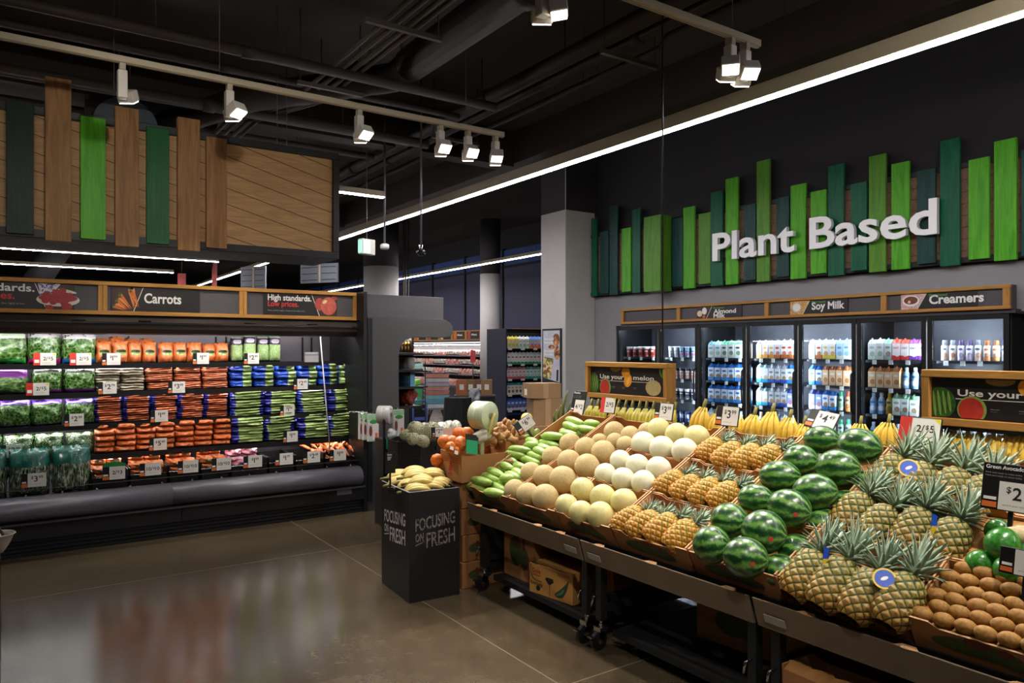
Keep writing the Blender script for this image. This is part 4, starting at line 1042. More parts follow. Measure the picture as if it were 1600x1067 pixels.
for di, rows in enumerate(FR):
    a, c = -DYS[di] + .06, -DYS[di + 1] - .06
    unit = [u for u in bpy.data.objects if u.get('label') == [l for u0, u1, l in units if u0 <= di < u1][0]][0]
    for si, row in enumerate(rows):
        z = SHZ[si]
        obj('shelf', MB().box(a - .01, c + .01, .07, .66, z - .03, z - .004).mesh('shelf', fshelf_m), unit)
        its = row.split(); n = len(its); w = (c - a) / n
        hh0 = .225 if its[0][0] in 'cb' else (.2 if its[0][0] == 's' else .15)
        seen = {}
        for i, kx in enumerate(its):
            seen[kx] = seen.get(kx, 0) + 1
            x = a + w * (i + .5); s = min(w * .92, .098) if kx[0] == 'c' else min(w * .88, .088); dd = .09
            cnt_ = its.count(kx); pos = ('' if cnt_ == 1 else (['left', 'right'][seen[kx] - 1] if cnt_ == 2 else nth(seen[kx] - 1)) + ' of its kind, ')
            layers = 2 if kx == 't_pink' and di == 1 else 1
            o = obj(KN[kx[0]], CART[kx], None, (XFZ + .135, -x, z), (0, 0, R(-90) + rnd.uniform(-.06, .06)), (s, dd if kx[0] == 'c' else min(s, dd + .015), hh0 * rnd.uniform(.97, 1.02)))
            tag(o, '%s, %s%s shelf, %s freezer door' % (CD[kx], pos, ['top', 'second', 'third', 'fourth'][si], ['leftmost', 'second', 'third', 'fourth', 'fifth', 'sixth', 'rightmost'][di]), KN[kx[0]].replace('_', ' '), '%s shelf behind freezer door %d' % (nth(si), di + 1))
            if kx.startswith('c_oat'): lettering('OAT', .085, printred if kx == 'c_oatred' else M('print_purple', '#4a2068', .5, 0, 0), o, (0, -.515, .52), w=.7, bold=.03, align='C')
        for j in (1, 3, 5):
            if j < n: obj('price_label', MB().box(a + w * j - .02, a + w * j + .025, .062, .068, z - .05, z - .002).mesh('label', tagm), unit, label='white shelf price label')
# ------------------------------------------------------------------ sloped produce tables
A = R(27.47); SN = Vector((-math.sin(A), 0, math.cos(A))); SX = Vector((math.cos(A), 0, math.sin(A)))
P0 = Vector((2.6, 0, .715))
def sp(px, py, off=0.0): return on_plane(px, py, P0 + SN * off, SN)
BOXH = .125; ORG = P0 - SN * BOXH        # slope line of the box bottoms
def slope(s, y, h=0): 
    p = ORG + SX * s + SN * h; return Vector((p.x, y, p.z))
lip_m = M('lip_board', '#7a6856', .55, .05, .1, 4)
card = M('cardboard', '#9c6a3e', .75, 0, .12, 5); card_in = M('cardboard_inner', '#a8763f', .8, 0, .1, 4); card_edge = M('cardboard_edge', '#c79a6e', .8, 0, .1, 30)
YT = [4.33, 3.13, 2.0, .72]
def caster(parent, x, y, lab=None):
    c = obj('caster', MB().box(-.03, .03, -.028, .028, .1, .125).cyl((0, 0, .12), (0, 0, .16), .012, 8).mesh('caster_plate', chrome), parent, (x, y, 0))
    obj('wheel', MB().cyl((-.02, -.013, .05), (-.02, .013, .05), .05, 20).mesh('wheel', rubber), c)
    b = MB()
    for s in (-1, 1): b.prism([(-.045, .05), (-.02, .03), (.0, .05), (.025, .105), (-.025, .105)], 'y', s * .02 - .003, s * .02 + .003)
    b.cyl((-.02, -.026, .05), (-.02, .026, .05), .009, 8); obj('fork', b.mesh('fork', chrome), c)
    obj('brake_pedal', MB().box(-.085, -.055, -.018, .018, .075, .083).mesh('pedal', chrome), c)
tl = ['produce table nearest the banana bin', 'middle sloped produce table holding pineapples and watermelons', 'nearest sloped produce table holding pineapples and kiwis']
for i in range(3):
    y1, y0 = YT[i] - .01, YT[i + 1] + .01; L = y1 - y0
    o = thing('produce_table', 'black sloped ' + tl[i] if i == 0 else 'black ' + tl[i], 'produce table', (2.6, y0, 0), 0, 'sloped produce tables')
    a = slope(-.005, 0, -.03) - Vector((2.6, 0, 0)); e = slope(1.03, 0, -.03) - Vector((2.6, 0, 0)); up = SN * .028
    b = MB(); b.prism([(a.x, a.z), (e.x, e.z), (e.x + up.x, e.z + up.z), (a.x + up.x, a.z + up.z)], 'y', 0, L); obj('deck', b.mesh('deck', blackm), o)
    b = MB(); b.prism([(-.012, .605), (.0, .605), (.045, .478), (.03, .478)], 'y', 0, L); obj('front_lip', b.mesh('lip', lip_m, .002), o)
    b = MB(); b.box(.03, .05, .15, .19, .535, .585); b.box(.03, .05, L - .12, L - .08, .535, .585)
    obj('lip_bracket', b.mesh('bracket', blackm), o) if 0 else None
    for yy in (.05, L - .05):
        obj('leg', MB().box(.08, .125, yy - .022, yy + .022, .16, .575).mesh('leg', blackm), o)
        obj('leg', MB().box(1.2, 1.245, yy - .022, yy + .022, .16, 1.0).mesh('leg', blackm), o)
        obj('side_rail', MB().box(.125, 1.2, yy - .015, yy + .015, .2, .24).mesh('rail', blackm), o)
        obj('toggle_clamp', MB().tube([(.078, yy, .3), (.05, yy + .01, .29), (.045, yy + .015, .24)], .007, 6).mesh('clamp', chrome), o)
        caster(o, .1, yy); caster(o, 1.22, yy)
    if i == 0: obj('added_end_panel', MB().prism([(.14, .13), (1.19, .13), (1.19, .98), (.9, .98), (.14, .56)], 'y', L - .03, L - .02).mesh('end', blackm), o)  # black panel added to keep the table's inside dark
    obj('lower_shelf', MB().box(.14, 1.2, .1, L - .1, .075, .11).mesh('shelf', blackm), o)
    obj('back_panel', MB().box(1.19, 1.2, .03, L - .03, .2, 1.0).mesh('panel', blackm), o)
    obj('rear_shelf', MB().box(.955, 1.33, 0, L, 1.02, 1.045).mesh('rear_shelf', blackm, .004), o)
    obj('rear_riser', MB().box(.95, .96, 0, L, .98, 1.045).mesh('riser', blackm), o)
    for yy in ([1.08, .9, .42, .2] if i == 0 else ([1.0, .62, .15] if i == 1 else [1.05, .66, .3])): obj('torn_liner', MB().add([(-.012, yy, .607), (-.012, yy - .09, .607), (.01, yy - .07, .612), (.012, yy - .02, .61), (-.014, yy - .045, .603)], [(0, 4, 1, 2, 3)]).mesh('torn', card_edge), o, label='pale torn cardboard bit on the lip')
    lb = [(0.12, .53)] if i else [(.06, .53)]
    obj('lip_label', MB().box(-.004, .0, -.05, .05, -.018, .018).mesh('label', M('label_grey', '#a5a098', .5)), o, (.008, L - .1 if i else .08, .53), (0, R(-20), 0), label='small pale shelf label')

prt_green = M('box_print_green', '#3d4a24', .7, 0, .2, 30); prt_red = M('box_print_red', '#5f2118', .7, 0, .2, 30)
BY = [4.31, 3.83, 3.35, 2.88, 2.355, 1.873, 1.353, .86]
LXB = .332
def open_box(w, L, h, liner, notch=True, lip=.0, front_print=True):
    b = MB(); t = .005
    fr = [(-w / 2, 0), (w / 2, 0), (w / 2, h)] + ([(w / 2 - .07, h), (w / 2 - .1, h - .02), (-w / 2 + .1, h - .02), (-w / 2 + .07, h)] if notch else []) + [(-w / 2, h)]
    b.prism(fr, 'x', 0, t, 0); b.prism(fr, 'x', L - t, L, 0)
    for s in (-1, 1):
        y = s * (w / 2 - t / 2); b.box(t, L - t, y - t / 2, y + t / 2, 0, h + .012, 0)
        y2 = s * (w / 2 - t * 1.7); b.box(.03, L - .03, y2 - t / 2, y2 + t / 2, h * .35, h + .004, 1)
    b.box(t, L - t, -w / 2 + t, w / 2 - t, 0, .006, 1)
    me = b.mesh('box_walls', [card, card_in]); 
    ln = MB().box(.008, L - .008, -w / 2 + .012, w / 2 - .012, liner - .006, liner).mesh('tray_liner', card_in)
    ed = MB(); ed.box(-.001, t + .001, -w / 2, -w / 2 + .07, h, h + .0015); ed.box(-.001, t + .001, w / 2 - .07, w / 2, h, h + .0015)
    ed.box(-.001, t + .001, -w / 2 + .1, w / 2 - .1, h - .02, h - .0185)
    for s in (-1, 1): y = s * (w / 2 - t / 2); ed.box(0, L, y - t / 2 - .001, y + t / 2 + .001, h + .012, h + .0135)
    return me, ln, ed.mesh('box_edge', card_edge)
def box_print(w, h):
    b = MB()
    def px_(poly, mi, d): b.prism(poly, 'x', -d, -d + .001, mi)
    px_([(p[0], p[1]) for p in disc(.03, h * .5, w * .3, h * .27, 18, -.05)], 0, .0012)
    px_([(p[0], p[1]) for p in disc(-.07, h * .4, w * .18, h * .2, 14, .1)], 0, .0014)
    px_([(p[0], p[1]) for p in disc(.02, h * .72, w * .09, h * .15, 12)], 1, .0018)
    px_([(p[0], p[1]) for p in disc(-.06, h * .66, w * .06, h * .12, 12)], 1, .002)
    return b.mesh('box_print', [prt_green, prt_red])
colname = ['light green squash', 'cantaloupes', 'honeydew melons', 'golden pineapples', 'watermelons', 'green pineapples', 'kiwis']
rowname = ['front tier', 'middle tier', 'back tier']
LINER = [.045, .05, .05, .06, .012, .05, .09]
for c in range(7):
    w = BY[c] - BY[c + 1] - .014
    meshes = open_box(w, LXB, BOXH, LINER[c]); pm = box_print(w, BOXH)
    for r in range(3):
        if c == 6 and r == 1: nm_ = 'green avocados'
        elif c == 6 and r == 2: nm_ = 'nothing in view'
        else: nm_ = colname[c]
        p = slope(.0 + r * .338, (BY[c] + BY[c + 1]) / 2, .0)
        o = thing('produce_box', 'open brown cardboard box of %s on the %s of the table' % (nm_, rowname[r]) if nm_ != 'nothing in view' else 'empty brown cardboard box behind the green avocados', 'cardboard box', p, 0, 'cardboard boxes on the sloped tables', (0, -A, 0))
        for n_, me in zip(('box_walls', 'tray_liner', 'box_edge'), meshes): obj(n_, me, o)
        obj('front_print', pm, o, label='green and red print on the front')

# ---------------- melons
def net_mat():
    t = NT('cantaloupe_skin'); t.set(.65, 0, .3); v = t.coord('Object')
    vo = t.n('ShaderNodeVectorMath', operation='ADD'); t.l(v, vo.inputs[0]); cb = t.n('ShaderNodeCombineXYZ'); rr = t.math('MULTIPLY', t.rand(), 9.0)
    for i in range(3): t.l(rr, cb.inputs[i])
    t.l(cb.outputs[0], vo.inputs[1])
    e = t.voro(vo.outputs[0], 22, 'DISTANCE_TO_EDGE'); n = t.noise(vo.outputs[0], 6, 4); n2 = t.noise(vo.outputs[0], 55, 3)
    net = t.math('LESS_THAN', t.math('ADD', e, t.math('MULTIPLY', t.math('SUBTRACT', n2, .5), .25)), .09)
    base = t.ramp(n, [(.3, lin('#a88f5c')), (.7, lin('#c4ab76'))])
    t.col(t.mix(t.math('MULTIPLY', net, .55), base, lin('#dccb9c'))); t.bump(net, .5, .004); return t.m
def honey_mat(name, c1, c2):
    t = NT(name); t.set(.42, 0, .4, .1, .3); v = t.coord('Object'); n = t.noise(v, 5, 4); n2 = t.noise(v, 60, 3)
    t.col(t.ramp(t.math('ADD', t.math('MULTIPLY', n, .7), t.math('MULTIPLY', n2, .3)), [(.32, lin(c1)), (.68, lin(c2))])); t.bump(n2, .06, .004); return t.m
def melon_mesh(name, mat, sq=.97, bumpy=.012, seed=1):
    b = MB(); b.ell((0, 0, 0), 1, 1, sq, 32, 20, 0, lambda p: 1 + bumpy * noise.noise(p * 2.2 + Vector((seed, 0, 0))))
    return b.mesh(name, mat)
ct_m = net_mat(); hy = honey_mat('honeydew_yellow', '#c2b873', '#d3ca90'); hw_ = honey_mat('honeydew_white', '#cfcca8', '#dedcc6')
scar_m = M('melon_scar', '#7a6440', .7, 0, .2, 40)
def melon_proto(name, cat, mat, seed, group):
    o = thing(name, '', cat, (0, 0, 0), 0, group); obj('skin', melon_mesh(name, mat, .97, .02, seed), o)
    b = MB(); b.lathe([(.0, .985), (.07, .98), (.1, .975), (.12, .955), (.1, .93)], 12); obj('stem_scar', b.mesh('scar', scar_m), o); return Proto(o)
PC = melon_proto('cantaloupe', 'melon', ct_m, 2, 'cantaloupes piled on the table')
PH = melon_proto('honeydew_melon', 'melon', hy, 5, 'honeydew melons piled on the table')
PW = melon_proto('honeydew_melon', 'melon', hw_, 7, 'honeydew melons piled on the table')
def rq(seed):
    r_ = random.Random(seed); return Quaternion((r_.uniform(-1, 1), r_.uniform(-1, 1), r_.uniform(-1, 1)), r_.uniform(.3, 2.2)).normalized()
def scarq(seed):   # scar pointing up, back or away
    r_ = random.Random(seed); return Vector((r_.uniform(.1, 1), r_.uniform(-.6, .8), r_.uniform(-.1, .5))).to_track_quat('Z', 'Y')
def melons(P, rows, kind, off):
    for rn, pts in rows:
        for i, (px, py, rp) in enumerate(pts):
            c = sp(px, py, off); r_ = rp / F * depth(c)
            n = len(pts)
            pos = ['left', 'right'][i] + ' of the pair' if n == 2 else ('leftmost' if i == 0 else ('rightmost' if i == n - 1 else nth(i) + ' from the left'))
            P.put(c, scarq(px * 7 + py), '%s, %s in %s' % (kind, pos, rn), (r_, r_, r_))
melons(PC, [('the front row above the box print', [(804.5, 766, 17.5), (825, 772.5, 18.5), (852, 777.5, 21.5)]), ('the second row up', [(830, 739, 17.5), (851, 744, 18.5), (879.5, 749.5, 22)]),
            ('the third row up', [(864, 714, 17.5), (889, 721, 18.8), (917.5, 729, 20.5)]), ('the fourth row up', [(891, 694, 17.5), (916, 701, 18.5), (943, 707, 19.5)]),
            ('the shaded fifth row', [(937, 690, 13), (961, 690, 14), (977, 695, 14)]), ('the back row under the melon sign', [(960, 675, 17), (985, 681, 16), (1011, 674, 14)])], 'netted tan cantaloupe', .0)
melons(PH, [('the front row at the rim', [(885.5, 790, 18.5), (908, 801, 19), (938, 805, 21.5)]), ('the second row up', [(910, 765, 19.5), (942, 777, 20.5), (975, 784, 21)]),
            ('the back row under the price signs', [(1029.5, 671, 18.5), (1057.5, 679, 18.5), (1089, 684, 20.5)])], 'yellow honeydew melon', .0)
melons(PW, [('the lower whitish row', [(946, 741, 17.5), (974, 749, 18.7), (1005.5, 754, 19.5)]), ('the upper whitish row', [(969.5, 720, 17.2), (996, 727.5, 18.5), (1029, 733, 20)]),
            ('the top whitish row', [(1005.5, 694, 20), (1034.5, 701, 20), (1070, 705, 20.8)])], 'pale whitish honeydew', .0)

# ---------------- watermelons
def wm_mat(name, dark, light, seed):
    t = NT(name); t.set(.3, 0, .5, .25, .2); v = t.coord('Object'); x, y, z = t.sep(v)
    vo = t.n('ShaderNodeVectorMath', operation='ADD'); t.l(v, vo.inputs[0]); cb = t.n('ShaderNodeCombineXYZ'); rr = t.math('MULTIPLY', t.rand(), 17.0)
    for i in range(3): t.l(rr, cb.inputs[i])
    t.l(cb.outputs[0], vo.inputs[1])
    ang = t.math('ARCTAN2', y, x); n = t.noise(vo.outputs[0], 2.6, 5, .65); nf = t.noise(vo.outputs[0], 9, 4, .7)
    s = t.math('SINE', t.math('ADD', t.math('MULTIPLY', ang, 10.0), t.math('MULTIPLY', t.math('SUBTRACT', n, .5), 7.0)))
    s2 = t.math('ADD', s, t.math('MULTIPLY', t.math('SUBTRACT', nf, .5), 2.6))
    t.col(t.ramp(t.math('MULTIPLY_ADD', s2, .25, .5), [(.22, lin(dark)), (.42, lin('#1f4a1c')), (.56, lin('#35652a')), (.85, lin(light))])); t.bump(nf, .05, .01); return t.m
wmm = wm_mat('watermelon_rind', '#0f2e14', '#749a48', 1)
stick = M('fruit_sticker', '#b23a34', .4, 0, .25, 90)
wo = thing('watermelon', '', 'watermelon', (0, 0, 0), 0, 'striped watermelons heaped on the table')
obj('rind', MB().ell((0, 0, 0), 1, 1, 1.0, 36, 22, 0, lambda p: 1 + .012 * noise.noise(p * 1.7)).mesh('rind', wmm), wo)
obj('stem_scar', MB().lathe([(.0, .99), (.04, .995), (.06, .985), (.08, .975), (.06, .95)], 10).mesh('scar', M('rind_scar', '#8a7a4a', .7)), wo)
PWM = Proto(wo)
WMR = [('front row of the heap', [(1112, 851, 30, 28), (1165, 871, 35, 30)]), ('second row up', [(1140, 814, 30, 27), (1193.5, 831, 35, 32.5)]), ('third row up', [(1180.5, 779, 28, 21.5), (1233, 794.5, 34.5, 29)]),
       ('fourth row up', [(1218.5, 744.5, 32, 24), (1273.5, 769.5, 34.5, 28.5)]), ('fifth row up', [(1251, 720, 27.5, 24.5), (1309, 731.5, 33.5, 28.5)]), ('back row at the box edge', [(1284, 687, 28, 21), (1343, 697.5, 34.5, 27.5)])]
for rn, pts in WMR:
    for i, (px, py, rx, ry) in enumerate(pts):
        c = sp(px, py, .075); d = depth(c); ax = Vector((.35 + rnd.uniform(-.2, .2), -1, rnd.uniform(-.12, .2)))
        o = PWM.put(c, ax.to_track_quat('Z', 'Y') @ Quaternion((0, 0, 1), rnd.uniform(0, 6)), 'striped green watermelon, %s of the pair in the %s' % (['left', 'right'][i], rn), (ry * 1.05 / F * d, ry * 1.05 / F * d, rx / F * d * .98))
        if (px, py) in ((1165, 871), (1193.5, 831), (1233, 794.5)):
            v = (on_Z(px + rx * .5, py + ry * .62, 0) - Vector((0, 0, CH))).normalized() * -1
            q = o.rotation_quaternion.inverted()
            tgt = (sp(px + rx * .55, py + ry * .6, .11) - c); lv = q @ tgt; lv = Vector((lv.x / o.scale[0], lv.y / o.scale[1], lv.z / o.scale[2])).normalized()
            obj('sticker', MB().cyl((0, 0, -.02), (0, 0, .012), .11, 18).mesh('sticker', stick), o, lv * .995, lv.to_track_quat('Z', 'Y'), None, 'round red and white fruit sticker')
for i, (px, py, r_) in enumerate([(1246, 862, 27), (1220, 893, 27), (1286, 820, 26), (1322, 792, 26), (1350, 760, 24)]):
    c = sp(px, py, -.035); d = depth(c)
    PWM.put(c, Vector((.3, -1, .1 * i - .2)).to_track_quat('Z', 'Y') @ Quaternion((0, 0, 1), i * 1.3), 'shaded watermelon at the right side of its box, %s from the front' % (['second', 'first', 'third', 'fourth', 'fifth'][i]), (r_ / F * d, r_ / F * d, r_ / F * d * 1.1))
for i, (r, fx) in enumerate([(0, .17), (1, .17), (2, .17)]):
    p = slope(r * .338 + fx, 2.2, .012 + .085); PWM.put(p, Vector((.3, -1, 0)).to_track_quat('Z', 'Y'), 'watermelon in the bottom layer, hidden under the %s' % rowname[r], (.085, .085, .1))

# ---------------- pineapples
def pine_body(seed):
    nu, nv = 108, 64; vs = []; at = []; fs = []
    for j in range(nv + 1):
        v = j / nv; z = v - .5
        r0 = .355 * max(0, 1 - abs((v - .47) / .53) ** 3.2) ** .45
        for k in range(nu):
            th = 2 * math.pi * k / nu
            wv = .012 * noise.noise(Vector((3 * math.cos(th), 3 * math.sin(th), 5 * v))); v_ = v + wv
            p = 9 * th / (2 * math.pi) + 5.6 * v_; q = 9 * th / (2 * math.pi) - 5.6 * v_
            fp = abs((p % 1) - .5) * 2; fq = abs((q % 1) - .5) * 2
            e = 1 - max(fp, fq) ** 2.2
            r = r0 * (1 + .1 * e + (.045 if max(fp, fq) < .2 else 0))
            vs.append((r * math.cos(th), r * math.sin(th), z)); at.append(max(fp, fq))
    for j in range(nv):
        for k in range(nu):
            k2 = (k + 1) % nu; fs.append((j * nu + k, j * nu + k2, (j + 1) * nu + k2, (j + 1) * nu + k))
    return MB().add(vs, fs, 0, True, at)
def pine_mat(name, cen, mid, rim, low):
    t = NT(name); t.set(.5, 0, .35); a = t.attr('eye'); g = t.sep(t.coord('Generated'))[2]; n = t.noise(t.coord('Object', (7, 7, 7)), 1, 3)
    c = t.ramp(t.math('ADD', a, t.math('MULTIPLY', t.math('SUBTRACT', t.noise(t.coord('Object', (28, 28, 28)), 1, 3), .5), .3)), [(.0, lin('#4a3620')), (.16, lin(cen)), (.3, lin(mid)), (.66, lin(mid)), (.84, lin(rim)), (1.0, lin('#241f0e'))])
    warm = t.math('MULTIPLY', t.math('LESS_THAN', a, .86), t.math('MULTIPLY', t.math('SUBTRACT', .62, g), 1.5)); nd = t.n('ShaderNodeClamp'); t.l(t.math('MULTIPLY', warm, t.math('ADD', n, .3)), nd.inputs[0])
    t.col(t.mix(nd.outputs[0], c, lin(low))); t.bump(t.noise(t.coord('Object', (40, 40, 40)), 1, 2), .25, .004); return t.m
crown_mat = NT('pineapple_leaf'); crown_mat.set(.5, 0, .4); _v = crown_mat.coord('Object')
crown_mat.col(crown_mat.mix(crown_mat.attr('tip'), crown_mat.ramp(crown_mat.noise(_v, 6, 3), [(.3, lin('#45614a')), (.7, lin('#748f72'))]), lin('#bccab2')))
def crown(seed, n=44, L=.62):
    r_ = random.Random(seed); b = MB()
    for i in range(n):
        f = i / (n - 1); az = i * 2.39996 + r_.uniform(-.2, .2)
        el = R(86 - 74 * f ** .8) + r_.uniform(-.1, .1); ln = L * (1.0 - .35 * f - .25 * (1 - f) ** 6) * r_.uniform(.85, 1.1); w = .066 * r_.uniform(.85, 1.1)
        rad = Vector((math.cos(az), math.sin(az), 0)); side = Vector((-math.sin(az), math.cos(az), 0)); base = Vector((0, 0, .02 + .16 * (1 - f))) + rad * .04
        vs = []; at = []; K = 6; p = base.copy(); e = el
        for k in range(K + 1):
            t_ = k / K; d = rad * math.cos(e) + Vector((0, 0, math.sin(e))); nrm = (Vector((0, 0, 1)) * math.cos(e) - rad * math.sin(e))
            wk = w * (.75 + .5 * t_ - 1.25 * t_ ** 2.2)
            if k == K: wk = .002
            vs += [p - side * wk + nrm * .018 * (1 - t_), p.copy() - nrm * .004, p + side * wk + nrm * .018 * (1 - t_), p - nrm * .014 * (1 - .8 * t_)]; at += [t_ * .8 + .3] * 3 + [.15]
            p = p + d * (ln / K); e -= r_.uniform(.02, .16) * (1 if f > .35 else .4)
        fs = []
        for k in range(K):
            a = k * 4
            fs += [(a, a + 1, a + 5, a + 4), (a + 1, a + 2, a + 6, a + 5), (a + 2, a + 3, a + 7, a + 6), (a + 3, a, a + 4, a + 7)]
        b.add(vs, fs, 0, True, [min(1, q) * .7 for q in at])
    return b
pm1 = pine_mat('pineapple_golden', '#7a5424', '#c8923a', '#8a7a2c', '#b96f22'); pm2 = pine_mat('pineapple_green', '#a07c62', '#94884a', '#46501f', '#a06a24')
def pine_proto(mat, cl, gname, key):
    o = thing('pineapple', '', 'pineapple', (0, 0, 0), 0, gname)
    obj('fruit', pine_body(1).mesh('fruit', mat, 0, 1, 'eye'), o); obj('crown', crown(key, 46, cl).mesh('crown', crown_mat.m, 0, 1, 'tip'), o, (0, 0, .47)); return o
PG = Proto(pine_proto(pm1, .5, 'golden pineapples on the table', 3)); PN = Proto(pine_proto(pm2, .85, 'green pineapples on the table', 5))
alt_crowns = {}
def pines(P, rows, kind, L, ratio, offb, offc, cs_=None):
    for rn, pts in rows:
        for i, (bx, by, cx_, cy_) in enumerate(pts):
            a = sp(bx, by, offb); c = sp(cx_, cy_, offc); d = (c - a).normalized(); n = len(pts)
            pos = 'leftmost' if i == 0 else ('rightmost' if i == n - 1 else nth(i) + ' from the left')
            k = L * rnd.uniform(.95, 1.05)
            q = d.to_track_quat('Z', 'Y') @ Quaternion((0, 0, 1), rnd.uniform(0, 6))
            o = P.put(a, q, '%s with a leafy crown, %s in the %s' % (kind, pos, rn), (k * ratio, k * ratio, k))
pines(PG, [('front tier box', [(984, 814, 1024, 792), (1007, 821, 1049, 798), (1035, 827, 1076, 800), (1065, 838, 1102, 806)]),
           ('middle tier box', [(1047, 756, 1084, 734), (1073, 764, 1110, 740), (1102, 770, 1140, 745), (1131, 775, 1168, 752)]),
           ('back tier box', [(1110, 704, 1140, 682), (1138, 713, 1168, 692), (1167, 717, 1200, 694), (1198, 716, 1232, 697)])], 'golden orange pineapple', .185, .94, -.01, .02)
pines(PN, [('front tier box', [(1259, 898, 1292, 852), (1302, 912, 1334, 864), (1350.6, 930.6, 1383, 880), (1404.4, 938.7, 1438, 880)]),
           ('middle tier box', [(1331, 801.5, 1368, 762), (1370.6, 822.5, 1406, 784), (1426, 830, 1450, 790), (1480, 848, 1506, 806)]),
           ('back tier box', [(1386, 741, 1420, 704), (1431, 757, 1465, 712), (1483.5, 767, 1517, 718), (1528, 779, 1566, 722)])], 'greenish pineapple', .22, .87, .0, .05)
tagblue = M('tag_blue', '#1d49b0', .4); tagyel = M('tag_yellow', '#d8b432', .4)
def fruit_tag(px, py, off, rx, lab, tilt=.3):
    p = sp(px, py, off); view = (Vector((0, 0, CH)) - p).normalized()
    o = thing('fruit_tag', lab, 'tag', p, 0, 'round blue pineapple tags', (view + Vector((0, 0, .5))).normalized().to_track_quat('Z', 'Y'))
    obj('tag_disc', MB().cyl((0, 0, 0), (0, 0, .0015), rx, 24).mesh('tag', tagyel), o); obj('tag_print', MB().cyl((0, 0, .0015), (0, 0, .0025), rx * .82, 24).mesh('tag', tagblue), o)
    obj('tag_mark', MB().prism(disc(0, 0, rx * .35, rx * .16, 14, .5), 'z', .0025, .003).mesh('mark', printwhite), o)
fruit_tag(1382, 904, .085, .04, 'round blue and yellow tag on a front pineapple')
fruit_tag(1420, 731, .085, .042, 'round blue and yellow tag on a back pineapple')
for px, py, off, l in ((1290, 873, .09, 'folded blue tag tip between the two left front pineapples'), (1459, 822, .08, 'blue tag tip beside the third middle pineapple')):
    o = tag(obj('fruit_tag', MB().add([(-.012, 0, 0), (.012, 0, 0), (.016, .004, .04), (-.004, .004, .048)], [(0, 1, 2, 3)]).box(-.01, .01, -.002, .0, -.03, 0, 1).mesh('tag', [tagblue, tagyel]), None, sp(px, py, off), (0, 0, R(-35))), l, 'tag', 'folded blue pineapple tags')

# ---------------- kiwis and avocados
kiwi_m = NT('kiwi_skin'); kiwi_m.set(.6, 0, .35); _v = kiwi_m.coord('Object')
kiwi_m.col(kiwi_m.ramp(kiwi_m.noise(_v, 3, 4), [(.3, lin('#7f5826')), (.7, lin('#ad7e3c'))])); kiwi_m.bump(kiwi_m.noise(_v, 30, 2), .15, .003)
kb = MB().ell((0, 0, 0), .78, .78, 1, 20, 14); kb.lathe([(.0, -1.02), (.1, -1.01), (.12, -.97)], 8, 1); kb.lathe([(.12, .97), (.08, 1.03), (0, 1.05)], 8, 1)
kme = kb.mesh('kiwi', [kiwi_m.m, M('kiwi_tip', '#3a2614', .8)])
kg = 'kiwis in the nearest box'
for r in range(6):
    for c in range(7):
        s = .035 + r * .053; y = BY[6] - .045 - c * .066 - (.033 if r % 2 else 0)
        if y < BY[7] + .04: continue
        p = slope(s + rnd.uniform(-.004, .004), y + rnd.uniform(-.005, .005), LINER[6] + .026 + .006 * (r > 3))
        d = Vector((.45 + rnd.uniform(-.3, .3), -1, rnd.uniform(-.25, .05)))
        tag(obj('kiwi', kme, None, p, d.to_track_quat('Z', 'Y') @ Quaternion((0, 0, 1), rnd.uniform(0, 6)), (.034, .034, .036)), 'brown kiwi, %s from the left in the %s of the box' % (nth(c), 'front row' if r == 0 else ('back row' if r == 5 else nth(r) + ' row')), 'kiwi', kg)
avo = NT('avocado_skin'); avo.set(.25, 0, .5, .3); _v = avo.coord('Object')
avo.col(avo.ramp(avo.noise(_v, 4, 5), [(.3, lin('#1f5c1c')), (.65, lin('#3f8a30')), (.8, lin('#6a7a3a'))])); avo.bump(avo.noise(_v, 26, 2), .06, .004)
ame = MB().lathe([(.0, -1), (.4, -.93), (.75, -.68), (.95, -.3), (1, .05), (.93, .4), (.75, .72), (.5, .95), (.25, 1.08), (0, 1.12)], 24).mesh('avocado', avo.m)
for i, (px, py, r_) in enumerate([(1531, 881, 21), (1566, 852, 26), (1560, 832, 20), (1578, 894, 24), (1601, 861, 24), (1610, 890, 20)]):
    c = sp(px, py, .0 if i != 1 else .05); q = r_ / F * depth(c)
    tag(obj('avocado', ame, None, c, Vector((.3, -.5 + .3 * i, .6)).to_track_quat('Z', 'Y'), (q, q, q)), 'large smooth green avocado, ' + ['leftmost at the kiwi box', 'on top with a brown stem mark', 'farthest back, half hidden', 'in front beside the cut-off price card', 'right of the topmost', 'at the right edge of view'][i], 'avocado', 'green avocados behind the kiwis')
c = sp(1592, 838, .05); tag(obj('papaya', ame, None, c, Vector((.2, -1, .25)).to_track_quat('Z', 'Y'), (.04, .04, .065)), 'pale cream fruit lying among the green avocados', 'fruit')
bpy.data.objects['papaya'].data = MB().lathe([(.0, -1), (.5, -.9), (.9, -.5), (1, 0), (.9, .5), (.5, .9), (0, 1)], 20).mesh('pale_fruit', M('pale_fruit', '#cdb88e', .5, 0, .2, 3))

